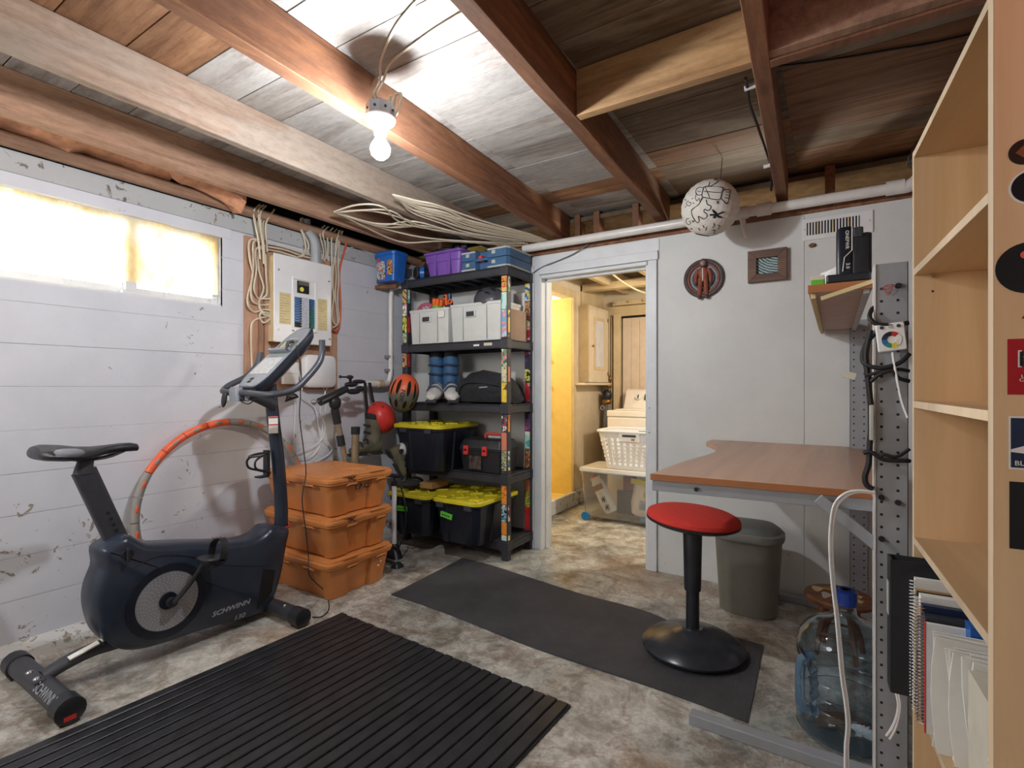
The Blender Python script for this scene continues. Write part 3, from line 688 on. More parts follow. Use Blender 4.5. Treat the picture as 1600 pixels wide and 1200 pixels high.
for x in (.455, .535):
    b = nb(); ell(b, (x, .676, .097), (.013, .013, .009)); part('bolt', b, M_chrome, rs, sm=True)
text('lettering', 'SCHWINN', .05, frame_from(Vector((.645, .668, .079)), (1, 0, 0), (0, .62, .78)), M_silver, rs, sx=.8)
part('wheel_mark', box(.782, .792, .68, .715, .02, .035), M_red, rs)
b = nb(); ell(b, (.72, 1.58, .088), (.008, .008, .01)); part('bolt', b, M_chrome, fs, sm=True)
# power cord from the console
cables('console_cord', 'thin black cord hanging from the bike console down past the orange totes', 'cord',
       [[at(*p, x=xx) for p, xx in [((463, 540), .62), ((470, 575), .66), ((470, 610), .72), ((468, 650), .74), ((474, 700), .76), ((478, 740), .78), ((472, 780), .79), ((478, 830), .8), ((482, 870), .8), ((484, 900), .82)]]+[at(508, 925, z=.02), at(514, 950, z=.004), at(503, 963, z=.004), at(488, 964, z=.004)]], .0028, M_ink, base=at(508, 955, z=.0))
# ---------------------------------------------------------------- hula hoop leaning on the wall
hp = thing('hula_hoop', 'orange and grey weighted hula hoop leaning on the left wall', 'hoop', (.25, 1.66, 0))
R = .485; hb = Vector((.103, 1.66, .022)); hup = Vector((-.055, 0, .98)).normalized(); hc = hb+hup*R
nseg = 24
for k in range(nseg):
    a0, a1 = 2*PI*k/nseg, 2*PI*(k+1)/nseg-.008
    pt = lambda a: hc+hup*(R*math.sin(a))+Vector((0, 1, 0))*(R*math.cos(a))
    deg = math.degrees(a0) % 360
    og = 88 < deg < 146 or 290 < deg < 340
    b = nb(); tube(b, [pt(a0+(a1-a0)*i/6) for i in range(7)], .021, 10); s = part('segment', b, M_orange2 if og else plain('hoop_grey', '98948e', .6) if k == 0 else bpy.data.materials['hoop_grey'], hp, sm=True)
    am = (a0+a1)/2; M = frame_from(pt(am)+Vector((.0205, 0, .004)), (0, -math.sin(am), math.cos(am)), (0, math.cos(am), math.sin(am)))
    b = nb(); ell(b, (0, 0, 0), (.021, .008, .0035), M, 12, 6); part('grip_dot', b, bpy.data.materials['hoop_grey'] if og else M_orange2, s, sm=True)
# ---------------------------------------------------------------- stacked orange totes
TX, TY = .43, 2.075; TL, TW, TH = .63, .50, .232
def orange_tote(z, label, t1, t2):
    t = thing('storage_tote', label, 'tote', (TX, TY, z), 0, 'orange totes stacked by the exercise bike')
    b = nb(); L0, W0, L1, W1 = TL-.10, TW-.10, TL-.035, TW-.035
    def side(L, W, z, d=.018):      # outline with recessed centre panels
        o = []
        for x, y, _ in rr(L, W, .035, 0, 4): o.append((x, y))
        a, c = L/2, W/2; r = .035
        pts = [(a, -c+r), (a, -.082), (a-d, -.076), (a-d, .076), (a, .082), (a, c-r)]
        q = [(-x, y) for x, y in pts[::-1]]
        top = [(.22, c), (.2, c-d), (-.2, c-d), (-.22, c)]
        res = []
        res += pts; res += [(a-r+r*math.cos(u), c-r+r*math.sin(u)) for u in (PI/6, PI/3, PI/2)]
        res += top; res += [(-a+r-r*math.sin(u), c-r+r*math.cos(u)) for u in (0, PI/6, PI/3)]
        res += q; res += [(-a+r-r*math.cos(u), -c+r-r*math.sin(u)) for u in (PI/6, PI/3, PI/2)]
        res += [(x, -y) for x, y in top[::-1]]; res += [(a-r+r*math.sin(u), -c+r-r*math.cos(u)) for u in (0, PI/6, PI/3)]
        return [(x, y, z) for x, y in res]
    loft(b, [side(L0, W0, .002), side(L0+.006, W0+.006, .012), side(L1-.004, W1-.004, .185), side(L1, W1, .195)])
    o = part('tub', b, M_orange, t, sm=True, world=False)
    b = nb(); loft(b, [rr(TL-.03, TW-.03, .04, .178), rr(TL-.01, TW-.01, .045, .184), rr(TL-.01, TW-.01, .045, .196), rr(TL, TW, .045, .198), rr(TL, TW, .045, .212), rr(TL-.014, TW-.014, .045, .215), rr(TL-.016, TW-.016, .045, .226), rr(TL-.04, TW-.04, .04, .228)]); lid = part('lid', b, M_orange, t, sm=True, world=False)
    for x0, x1, y0, y1 in ((.05, .3, -.2, -.19), (.12, .24, .19, .2), (.31, .32, -.15, -.05), (.31, .32, .05, .17), (-.3, -.1, -.2, -.19), (-.2, .05, .19, .2)):
        part('rib', box(x0, x1, y0, y1, .226, .2315), M_orange, lid, bev=.002, world=False)
    for a in (.35, -.55, -.2, .62, 2.6, 2.95):
        M = Matrix.Translation((.05*math.cos(a*2), .02, 0)) @ Matrix.Rotation(a, 4, 'Z'); part('rib', box(.06, .2, -.004, .004, .226, .2305, M), M_orange, lid, bev=.0015, world=False)
    for x0, x1, y0, y1 in ((TL/2-.012, TL/2+.008, -.12, -.055), (TL/2-.012, TL/2+.008, .1, .165), (-.12, -.03, -TW/2-.008, -TW/2+.01), (.1, .19, -TW/2-.008, -TW/2+.01)):
        b = box(x0, x1, y0, y1, .168, .176); B(b, x0 if y1-y0 < .05 else x1-.006, x1, y0 if y1-y0 > .05 else y0, y1 if y1-y0 > .05 else y0+.006, .168, .184); part('latch', b, M_orange, t, bev=.002, world=False)
    if t1: text('lettering', 'TPC.', .022, frame_from(Vector((TL/2+.0008, -.09, .203)), (0, 1, 0), (0, 0, 1)), M_ink, lid, 'black stencilled letters').parent = lid
    return t
for z, lab, a, c in ((0, 'bottom orange tote of the stack, scuffed on its right side', 0, 0), (.233, 'middle orange tote of the stack of three', 1, 0), (.466, 'top orange tote of the stack, printed with large black letters', 1, 1)):
    t = orange_tote(z, lab, 0, 0)
    base = Vector((TX, TY, z))
    if a: text('lettering', 'TPC.', .030, frame_from(base+Vector((TL/2+.0015, -.09, .2045)), (0, 1, 0), (0, 0, 1)), M_ink, t, bold=.03)
    if c: text('lettering', 'T.P.C.', .042, frame_from(base+Vector((TL/2-.019, .0, .148)), (0, 1, 0), (.12, 0, 1)), M_ink, t, sx=1.1, bold=.03)
    if not a:
        b = nb()
        for q in ((.13, .15), (.14, .13), (.12, .11)): B(b, TL/2-.02, TL/2-.015, q[0], q[0]+.012, q[1], q[1]+.006)
        part('paint_scuff', b, M_paper, t, world=False)
# ---------------------------------------------------------------- black plastic shelving unit with stickered posts
SX0, SX1, SY0, SY1 = .20, 1.185, 2.945, 3.31
LV = [.13, .589, 1.076, 1.527, 2.03]
su = thing('shelving_unit', 'black plastic five-shelf unit with colourful stickers on its posts, left of the doorway', 'shelf', ((SX0+SX1)/2, (SY0+SY1)/2, 0))
for z in LV:
    b = nb()
    B(b, SX0, SX1, SY0, SY0+.012, z-.062, z); B(b, SX0, SX1, SY1-.012, SY1, z-.062, z); B(b, SX0, SX0+.012, SY0, SY1, z-.062, z); B(b, SX1-.012, SX1, SY0, SY1, z-.062, z)
    B(b, SX0, SX1, SY0, SY1, z-.012, z-.004)
    B(b, SX0+.06, SX1-.06, SY0-.004, SY0, z-.058, z-.05); B(b, SX1, SX1+.004, SY0+.05, SY1-.05, z-.058, z-.05)
    for k in range(7): xx = SX0+.1+k*(SX1-SX0-.2)/6; B(b, xx-.003, xx+.003, SY0, SY1, z-.04, z-.01)
    s = part('shelf_board', b, M_shelf, su, bev=.002, seg=1)
    for cx_, cy_ in ((SX0+.028, SY0+.024), (SX1-.028, SY0+.024), (SX0+.028, SY1-.024), (SX1-.028, SY1-.024)):
        part('corner_block', box(cx_-.033, cx_+.033, cy_-.031, cy_+.031, z-.066, z+.002), M_shelf, s, bev=.004)
    b = nb()
    for i in range(24):
        for j in range(7):
            x = SX0+.09+i*(SX1-SX0-.18)/23; y = SY0+.05+j*(SY1-SY0-.1)/6; B(b, x-.009, x+.009, y-.012, y+.012, z-.0045, z-.0035)
    o = part('slot_pattern', b, M_ink, s); o['kind'] = 'stuff'
prints = [printed('sticker_orange', ['e07a35', 'e3a84a', 'd8572f', 'e9c06a'], 14, 'n'), printed('sticker_teal', ['a9dccf', 'c7e9dd', '5fb9a9', 'e9ede0'], 22, 'vor'),
          printed('sticker_sky', ['9cc4ec', 'b7d6f2', 'e59a8f', '7aa9dc'], 14, 'n'), printed('sticker_floral', ['e8e6d6', 'd98a97', '6f9b62', 'f0efe4', '4e6b52'], 40, 'vor'),
          printed('sticker_tower', ['e9e6c8', 'f0d97a', 'cfd3b0', '7c7f72'], 16, 'n'), printed('sticker_yellow', ['eccb3c', 'f0d24e', '5b4630', 'e6c238'], 30, 'vor'),
          printed('sticker_dots', ['26303e', 'c8403a', 'e9e3c9', '2a5f77', '26303e'], 70, 'vor'), printed('sticker_stripes', ['cf3d2c', 'efe9df', 'e9a03c', 'd8492f'], 22, 'wave'),
          printed('sticker_monster', ['6fa39a', 'e7dfae', '39443f', 'b9c28a'], 40, 'n'), printed('sticker_flame', ['e98a34', 'ec9a3c', 'c26a22'], 18, 'n'),
          printed('sticker_wavecat', ['2a8ea8', 'f2f2ee', '1c2c3c', '58b7c8'], 30, 'n'), printed('sticker_blue', ['4f8fc8', 'e9d65a', 'dfe8ef', '2f5fa0'], 50, 'vor'),
          printed('sticker_sepia', ['b9743f', '5c3222', 'e0b27a', 'c98a55'], 24, 'n'), printed('sticker_pinkcross', ['e5b4b6', 'a4c45a', 'e9c7c6', '6a3038'], 26, 'vor'),
          printed('sticker_limeblob', ['e4e23c', '22241c', 'dfe04a', 'd8e08a'], 16, 'n'), printed('sticker_redflower', ['c22c33', 'cf3a3c', 'd9a0a0', 'a81f2a'], 30, 'vor'),
          printed('sticker_purple', ['5d3f7a', 'c9b7d6', 'b54a66', '2c2440'], 26, 'vor'), printed('sticker_redplain', ['c8262e', 'd5343a'], 8, 'n'), printed('sticker_bandstripe', ['e3b53a', '6a3a1c', 'f0e9dc', 'e3b53a', '3c2a1c'], 12, 'wave'),
          printed('sticker_greencat', ['3f3d3a', 'd8d23c', '6f7a3a', 'b9b46a'], 24, 'n')]
def post(cx_, cy_, segs, front=1):
    b = nb(); z0 = 0
    for z in LV+[None]:
        zt = (z-.066) if z else None
        if z is None: break
        B(b, cx_-.027, cx_+.027, cy_-.025, cy_+.025, z0, zt if z0 < zt else z0+.001); z0 = z
    p = part('post', b, M_shelf, su, bev=.006)
    for k, (za, zb, i) in enumerate(segs):
        part('sticker', box(cx_-.0205, cx_+.0205, cy_-.0268, cy_-.0255, za+.002, zb-.002), prints[i], p)
        if front == 1 and k % 2 == 0: part('sticker', box(cx_+.0275, cx_+.0288, cy_-.018, cy_+.004, za+.004, zb-.004), prints[(i+3) % len(prints)], p)
    return p
pR = post(SX1-.027, SY0+.024, [(1.85, 1.962, 0), (1.73, 1.85, 1), (1.54, 1.73, 2), (1.34, 1.46, 3), (1.23, 1.34, 4), (1.09, 1.23, 5), (.885, 1.008, 6), (.76, .885, 7), (.62, .76, 8), (.39, .52, 9), (.27, .39, 10), (.18, .27, 9), (.14, .18, 1)])
pL = post(SX0+.027, SY0+.024, [(1.85, 1.962, 18), (1.75, 1.85, 3), (1.62, 1.75, 14), (1.54, 1.62, 8), (1.35, 1.46, 12), (1.2, 1.3, 11), (1.09, 1.2, 5), (.62, .75, 3), (.42, .52, 11)])
pB = post(SX1-.027, SY1-.026, [(1.83, 1.962, 11), (1.72, 1.83, 12), (1.64, 1.72, 13), (1.54, 1.64, 15), (1.33, 1.46, 16), (1.24, 1.33, 14), (1.09, 1.23, 15), (.87, 1.0, 16), (.74, .87, 1), (.6, .74, 12), (.43, .52, 7), (.31, .43, 19), (.14, .31, 17)], 0)
post(SX0+.027, SY1-.026, [(1.3, 1.46, 14)], 0)
text('print', 'JBURY', .014, frame_from(Vector((SX1-.027, SY0-.004, 1.92)), (1, 0, 0), (0, 0, 1)), M_ink, pR); text('print', 'LI', .014, frame_from(Vector((SX1-.024, SY0-.004, 1.9)), (1, 0, 0), (0, 0, 1)), M_ink, pR)
text('print', 'R', .03, frame_from(Vector((SX0+.03, SY0-.004, 1.8)), (1, 0, 0), (0, 0, 1)), M_ink, pL)
part('label_sticker', box(.99, 1.06, SY0-.006, SY0-.004, 1.487, 1.507), M_stick, su, bev=.001); part('label_sticker', box(.90, .95, SY0-.006, SY0-.004, 1.487, 1.5), M_paper, su)
# ---- black totes with yellow lids
def lid_tote(x0, x1, y0, y1, z, h, label, tape=None):
    cx_, cy_ = (x0+x1)/2, (y0+y1)/2; w, d = x1-x0, y1-y0
    t = thing('lidded_tote', label, 'tote', (cx_, cy_, z+.001), 0, 'black totes with yellow lids')
    def ring(w, d, zz, q=.01):
        o = []; a, c = w/2, d/2; r = .04
        xs = [(-a+r, -c), (-.075, -c), (-.065, -c+q), (.065, -c+q), (.075, -c), (a-r, -c)]
        ys = [(a, -c+r), (a, -.14), (a-q, -.13), (a-q, -.06), (a, -.05), (a, .05), (a-q, .06), (a-q, .13), (a, .14), (a, c-r)]
        o = xs+ys+[(-x, -y) for x, y in xs]+[(-x, -y) for x, y in ys]
        return [(x, y, zz) for x, y in o]
    b = nb(); loft(b, [ring(w-.1, d-.1, 0), ring(w-.085, d-.085, .012), ring(w-.035, d-.035, h-.05), ring(w-.02, d-.02, h-.045), ring(w-.02, d-.02, h-.026)]); part('tub', b, M_navy, t, sm=True, world=False)
    for dx in (-.12, .12):
        part('clasp', box(dx-.03, dx+.03, -d/2-.002, -d/2+.02, h-.062, h-.024), M_char, t, bev=.004, world=False)
    b = nb(); loft(b, [rr(w-.02, d-.02, .05, h-.03), rr(w, d, .055, h-.026), rr(w, d, .055, h-.006), rr(w-.008, d-.008, .055, h), rr(w-.05, d-.05, .04, h), rr(w-.06, d-.06, .04, h-.008)], True); lid = part('lid', b, M_yellow, t, sm=True, world=False)
    n_ = 0
    for i in range(-2, 3):
        for j in range(-2, 3):
            if (i+j) % 2 == 0:
                M = Matrix.Translation((i*w*.15, j*d*.155, h-.008)) @ Matrix.Rotation(PI/4 if (i*j) % 2 == 0 else -PI/4, 4, 'Z')
                part('lid_rib', box(-.045, .045, -.006, .006, 0, .012, M), M_yellow, lid, bev=.003, world=False)
    for sx in (-1, 1):
        for sy in (-1, 1):
            part('lid_pad', box(sx*w*.33-.04, sx*w*.33+.04, sy*d*.36-.03, sy*d*.36+.03, h-.008, h+.008), M_yellow, lid, bev=.006, world=False)
            part('lock_hole', box(sx*w*.43-.008, sx*w*.43+.008, sy*d*.46-.004, sy*d*.46+.004, h-.002, h+.001), M_ink, lid, world=False)
    if tape:
        M = Matrix.Translation((tape[0], -d/2+.012+.012, h-.115)) @ Matrix.Rotation(tape[1], 4, 'Y')
        tp = part('tape_label', box(-.05, .05, -.012, -.002, -.018, .018, M), M_greentape, t, world=False)
        for k in range(4): part('marker_line', box(-.035+.018*k, -.024+.018*k, -.0135, -.012, -.004, .003, M), M_ink, tp, world=False)
    return t
T1 = lid_tote(.262, .745, 2.76, 3.25, .588, .335, 'black tote with yellow lid on the fourth shelf, below the orange helmet')
T2 = lid_tote(.262, .672, 2.70, 3.22, .129, .30, 'black tote with yellow lid on the bottom shelf, at the left, boxes lying on it', (-.05, -.05))
T3 = lid_tote(.70, 1.112, 2.70, 3.24, .129, .305, 'black tote with yellow lid on the bottom shelf, at the right behind the front post', (-.07, .16))
solo('cardboard_box', box(.46, .58, 2.86, 3.05, .446, .487), M_hazel, 'small flat brown cardboard box on the left bottom tote', 'box', bev=.003)
b = nb(); ell(b, (.38, 2.85, .47), (.07, .08, .028), None, 16, 8); ell(b, (.36, 2.93, .475), (.06, .05, .033), None, 16, 8)
solo('dark_cloth', b, plain('dark_grey_cloth', '3d3b3c', .9, 0, .2, .5), 'crumpled dark grey cloth on the lid of the left bottom tote', 'cloth', sm=True)
# ---- toolbox
tx0, tx1, ty0, ty1, tz = .752, 1.125, 2.955, 3.2, .59
t = thing('toolbox', 'black plastic toolbox with red latches and red handle on the fourth shelf', 'toolbox', ((tx0+tx1)/2, (ty0+ty1)/2, tz))
cx_, cy_ = (tx0+tx1)/2, (ty0+ty1)/2
b = nb(); loft(b, [rr(.33, .21, .02, tz+.001, cx=cx_, cy=cy_), rr(.36, .235, .02, tz+.15, cx=cx_, cy=cy_), rr(.373, .245, .02, tz+.155, cx=cx_, cy=cy_), rr(.373, .245, .02, tz+.165, cx=cx_, cy=cy_)]); part('body', b, M_black, t, sm=True)
b = nb(); loft(b, [rr(.37, .243, .02, tz+.168, cx=cx_, cy=cy_), rr(.365, .238, .02, tz+.185, cx=cx_, cy=cy_), rr(.345, .2, .03, tz+.225, cx=cx_, cy=cy_), rr(.31, .15, .03, tz+.235, cx=cx_, cy=cy_)]); part('lid', b, M_black, t, sm=True)
b = nb(); tube(b, cr([(cx_-.03, cy_, tz+.23), (cx_-.025, cy_, tz+.262), (cx_+.02, cy_, tz+.266), (cx_+.12, cy_, tz+.262), (cx_+.125, cy_, tz+.23)], 4), .009, 8); part('handle', b, M_red, t, sm=True, label='red handle')
part('handle_grip', box(cx_-.0, cx_+.1, cy_-.012, cy_+.012, tz+.236, tz+.25), M_casegrey, t, bev=.004)
for dx in (-.135, .03):
    l_ = part('latch', box(cx_+dx, cx_+dx+.042, ty0-.014, ty0+.006, tz+.12, tz+.185), M_red, t, bev=.004, label='red latch'); part('latch_slot', box(cx_+dx+.01, cx_+dx+.032, ty0-.016, ty0-.012, tz+.148, tz+.162), M_ink, l_)
part('clear_label_pocket', box(cx_-.085, cx_+.02, ty0-.0065, ty0+.002, tz+.02, tz+.115), plain('foil_pocket', '7a736f', .15, .6, .3, .8, 30), t)
# ---- top shelf
z = LV[4]+.001
t = thing('blue_tub', 'blue lidded tub with printed pictures, left of the shelving unit near the ceiling', 'tub', (.16, 2.87, 2.004))
b = nb(); X, Y = .17, 2.86
loft(b, [rr(.17, .13, .02, 2.006, cx=X, cy=Y), rr(.20, .15, .02, 2.2, cx=X, cy=Y)]); part('tub_body', b, M_blue, t, sm=True)
b = nb(); loft(b, [rr(.21, .16, .02, 2.2, cx=X, cy=Y), rr(.22, .17, .03, 2.205, cx=X, cy=Y), rr(.22, .17, .03, 2.225, cx=X, cy=Y), rr(.2, .15, .03, 2.235, cx=X, cy=Y)]); part('tub_lid', b, M_blue, t, sm=True)
pm = printed('tub_print', ['3f93cf', 'efe8dc', 'b97a55', '6a4a3a', '8fc3e0', 'f2efe6'], 26, 'n')
pa = part('picture_panel', box(X-.085, X+.0, Y-.073, Y-.069, 2.02, 2.185, None), pm, t); part('logo_block', box(X-.08, X-.05, Y-.0745, Y-.0725, 2.155, 2.182), M_red, pa)
part('picture_panel', box(X+.025, X+.08, Y-.073, Y-.069, 2.05, 2.185), printed('tub_print_b', ['efefec', '2a2626', 'd8a03c', '8a2f2a'], 30, 'n'), t)
b = nb(); cyl(b, (.0, 2.86, 1.985), (.19, 2.9, 1.985), .018, n=12)
solo('wooden_peg', b, W_joist, 'short brown wooden peg under the blue tub on the left wall', 'bracket', sm=True)
t = thing('blower_nozzle', 'black curved plastic blower part with round mouth and blue end, beside the purple tote', 'tool', (.3, 2.97, z))
b = nb(); cyl(b, (.335, 2.955, z+.05), (.40, 3.08, z+.05), .046, n=20); part('body', b, M_black, t, sm=True)
b = nb(); lathe(b, [(.034, 0), (.047, 0), (.047, -.012), (.034, -.012)], 24, frame_from(Vector((.332, 2.95, z+.05)), (.89, -.46, 0), (0, 0, 1))); part('mouth_ring', b, M_char, t, sm=True)
b = nb(); lathe(b, [(.001, 0), (.033, 0), (.033, .002), (.001, .002)], 24, frame_from(Vector((.331, 2.949, z+.05)), (.89, -.46, 0), (0, 0, 1))); part('mouth', b, M_dark, t)
b = nb(); ext(b, [(.27, z+.10), (.30, z+.16), (.345, z+.195), (.385, z+.175), (.40, z+.10), (.395, z+.01), (.30, z+.01)], 3.09, 3.102, 'y'); part('scoop', b, M_black, t, bev=.004)
b = nb(); ext(b, [(.05, z+.105), (.07, z+.065), (.12, z+.025), (.28, z+.005), (.31, z+.03), (.31, z+.08), (.2, z+.085), (.12, z+.095)], 2.93, 2.94, 'y'); part('fin', b, M_black, t, bev=.003)
b = nb(); cyl(b, (.37, 2.965, z+.045), (.395, 2.985, z+.045), .049, n=16); part('end_cap', b, M_blue, t, sm=True)
t = thing('purple_tote', 'purple ribbed plastic tote on the top shelf', 'tote', (.595, 3.1, z))
X, Y = .585, 3.10
b = nb(); loft(b, [rr(.30, .22, .03, z, cx=X, cy=Y), rr(.335, .25, .03, z+.105, cx=X, cy=Y), rr(.345, .262, .03, z+.11, cx=X, cy=Y), rr(.355, .27, .03, z+.165, cx=X, cy=Y)]); part('body', b, M_purple, t, sm=True)
b = nb(); loft(b, [rr(.365, .285, .035, z+.163, cx=X, cy=Y), rr(.378, .30, .04, z+.168, cx=X, cy=Y), rr(.378, .30, .04, z+.182, cx=X, cy=Y), rr(.36, .28, .04, z+.188, cx=X, cy=Y)]); part('lid', b, M_purple, t, sm=True)
for dx in (-.075, .06): part('rib', box(X+dx, X+dx+.022, Y-.142, Y-.1, z+.004, z+.165), M_purple, t, bev=.004)
t = thing('ski_goggles', 'black goggles and gear lying on the purple tote', 'goggles', (.6, 3.07, z+.19))
b = nb(); ell(b, (.56, 3.06, z+.215), (.075, .05, .024), None, 16, 8); part('lens', b, plain('goggle_lens', '1d2638', .12, .3), t, sm=True)
for x in (.47, .66, .72):
    b = nb(); cyl(b, (x, 3.04, z+.212), (x+.035, 3.05, z+.214), .02, n=12); part('strap_clip', b, M_black, t, sm=True)
b = nb(); tube(b, cr([(.47, 3.03, z+.205), (.56, 3.0, z+.208), (.66, 3.03, z+.205), (.75, 3.05, z+.203)]), .008, 6); part('strap', b, M_black, t, sm=True)
# blue power-tool case with recessed handle
t = thing('tool_case', 'slate blue tool case with a red latch and recessed handle on the top shelf', 'case', (.97, 3.0, z))
X0c, X1c, Yc = .775, 1.16, 2.965
def half(z0, z1, nm, mt):
    pts = [(X0c, Yc), (X0c+.12, Yc), (X0c+.135, Yc+.045), (X0c+.225, Yc+.045), (X0c+.235, Yc-.005), (X1c, Yc-.005), (X1c+.02, Yc+.02), (X1c+.02, Yc+.30), (X0c, Yc+.30)]
    q = inset(pts, .012)
    b = nb(); loft(b, [[(x, y, z0) for x, y in (q if z0 == z else pts)], [(x, y, z0+.015) for x, y in pts], [(x, y, z1-.012) for x, y in pts], [(x, y, z1) for x, y in (pts if z0 == z else q)]])
    return part(nm, b, mt, t, bev=.003)
half(z, z+.072, 'case_bottom', M_case); half(z+.075, z+.147, 'case_top', M_case)
for zz in (z+.004, z+.128):
    b = nb(); pts = [(X0c-.003, Yc-.004), (X0c+.122, Yc-.004), (X0c+.122, Yc+.01), (X0c-.003, Yc+.01)]; ext(b, pts, zz, zz+.012, 'z'); part('edge_band', b, M_casegrey, t, bev=.002)
    b = nb(); ext(b, [(X0c+.232, Yc-.009), (X1c+.002, Yc-.009), (X1c+.024, Yc+.018), (X1c+.024, Yc+.3), (X1c+.01, Yc+.3), (X1c-.002, Yc+.01), (X0c+.232, Yc+.01)], zz, zz+.012, 'z'); part('edge_band', b, M_casegrey, t, bev=.002)
for xx in (X0c+.045, X0c+.27):
    for zz in (z+.03, z+.098): part('latch', box(xx, xx+.03, Yc-.012, Yc, zz, zz+.026), M_casegrey, t, bev=.003)
b = nb(); tube(b, cr([(X0c+.11, Yc+.02, z+.07), (X0c+.13, Yc+.0, z+.072), (X0c+.22, Yc, z+.072), (X0c+.24, Yc+.02, z+.07)], 4), .012, 8); part('handle', b, M_case, t, sm=True)
part('red_latch', box(X0c+.155, X0c+.185, Yc-.01, Yc+.046, z+.06, z+.10), M_red, t, bev=.004, label='red centre latch')
# ---- second shelf: white bins and what sticks out of them
z = LV[3]+.001
M_bintr = plain('translucent_white_bin', 'd4d6d3', .35, 0, .03)
def wbin(x0, x1, y0, y1, h, label, hx):
    t = thing('white_bin', label, 'bin', ((x0+x1)/2, (y0+y1)/2, z), 0, 'white open bins on the second shelf')
    w, d = x1-x0, y1-y0; cx_, cy_ = (x0+x1)/2, (y0+y1)/2
    b = nb(); loft(b, [rr(w-.03, d-.03, .012, z, cx=cx_, cy=cy_), rr(w-.008, d-.008, .012, z+h-.02, cx=cx_, cy=cy_), rr(w, d, .012, z+h-.018, cx=cx_, cy=cy_), rr(w, d, .012, z+h, cx=cx_, cy=cy_), rr(w-.01, d-.01, .01, z+h, cx=cx_, cy=cy_), rr(w-.04, d-.04, .01, z+.01, cx=cx_, cy=cy_)], True); part('bin_body', b, M_bintr, t, sm=True)
    f = part('handle_frame', box(hx-.045, hx+.045, y0-.004, y0+.006, z+h-.10, z+h-.052), M_bintr, t, bev=.004); part('handle_slot', box(hx-.034, hx+.034, y0-.006, y0-.003, z+h-.094, z+h-.06), M_char, f)
    for xx in (x0+w*.27, x1-w*.27): part('fold_line', box(xx-.0015, xx+.0015, y0-.001, y0+.008, z+.01, z+h-.025), M_casegrey, t)
    return t
BL = wbin(.262, .655, 2.955, 3.25, .262, 'left white bin on the second shelf, holding toy blasters and a pink wheel', .44)
BR = wbin(.668, 1.125, 2.955, 3.25, .272, 'right white bin on the second shelf, holding a black bicycle helmet', .86)
part('price_label', box(.56, .62, 2.949, 2.953, z+.19, z+.24), M_paper, BL)
# wheel
t = thing('pink_wheel', 'pink-rimmed wheel standing in the left white bin', 'wheel', (.355, 3.02, z+.02))
Mw = frame_from(Vector((.37, 3.03, z+.22)), (1, 0, 0), (0, 0, 1)); rings = []
b = nb(); tube(b, [Mw @ Vector((.098*math.cos(a), .098*math.sin(a), 0)) for a in [2*PI*i/32 for i in range(32)]], .013, 8, False, True); part('rim', b, M_pink, t, sm=True)
b = nb(); lathe(b, [(.001, -.004), (.09, -.004), (.09, .002), (.03, .012), (.001, .012)], 28, Mw); part('disc', b, printed('wheel_print', ['d9d4d2', 'a89aa0', '8c4a5c', 'efeeee'], 40, 'n'), t, sm=True)
for k in range(5):
    a = .5+k*2*PI/5; b = nb(); cyl(b, Mw @ Vector((.055*math.cos(a), .055*math.sin(a), .002)), Mw @ Vector((.055*math.cos(a), .055*math.sin(a), .012)), .014, n=10); part('knob', b, M_casegrey, t, sm=True)
# blasters
t = thing('toy_blaster', 'lime green toy blaster with an orange scalloped muzzle pointing up from the left white bin', 'toy', (.49, 3.05, z+.05))
g0, g1 = Vector((.475, 3.03, z+.12)), Vector((.525, 3.0, z+.335)); b = nb(); cyl(b, g0, g0+(g1-g0)*.82, .045, .042, 12); part('barrel', b, M_green, t, sm=True)
for k in range(7):
    a = 2*PI*k/7; d = (g1-g0).normalized(); u = d.orthogonal().normalized(); w = d.cross(u); c = g0+(g1-g0)*.8+(u*math.cos(a)+w*math.sin(a))*.033
    b = nb(); cyl(b, c, c+d*.05, .017, n=10); part('muzzle_lobe', b, plain('toy_orange', 'ee6a2a', .4) if k == 0 else bpy.data.materials['toy_orange'], t, sm=True)
b = nb(); cyl(b, g0+(g1-g0)*.8, g1, .03, n=12); part('muzzle_core', b, bpy.data.materials['toy_orange'], t, sm=True)
t = thing('toy_blaster', 'navy toy blaster with a small orange tip in the left white bin', 'toy', (.58, 3.06, z+.05))
b = nb(); cyl(b, (.6, 3.05, z+.1), (.607, 3.03, z+.375), .02, .017, 12); part('barrel', b, plain('toy_navy', '1e4668', .4), t, sm=True)
b = nb(); tube(b, cr([(.575, 3.04, z+.28), (.577, 3.03, z+.33), (.578, 3.02, z+.37)], 3), .016, 10); part('tip', b, bpy.data.materials['toy_orange'], t, sm=True)
b = nb(); cyl(b, (.578, 3.012, z+.352), (.578, 3.0, z+.352), .006, n=8); part('tip_bore', b, M_ink, t)
t = thing('toy_blaster', 'black toy blaster with an orange ring muzzle at the right of the left white bin', 'toy', (.63, 3.05, z+.05))
b = nb(); cyl(b, (.62, 3.04, z+.1), (.632, 3.02, z+.31), .018, .014, 10); B(b, .57, .62, 3.02, 3.05, z+.2, z+.29); part('barrel', b, M_black, t, sm=True)
Mr = frame_from(Vector((.632, 3.005, z+.31)), (1, 0, 0), (0, .3, 1)); b = nb(); tube(b, [Mr @ Vector((.016*math.cos(a), .016*math.sin(a), 0)) for a in [2*PI*i/16 for i in range(16)]], .007, 8, False, True); part('muzzle_ring', b, bpy.data.materials['toy_orange'], t, sm=True)
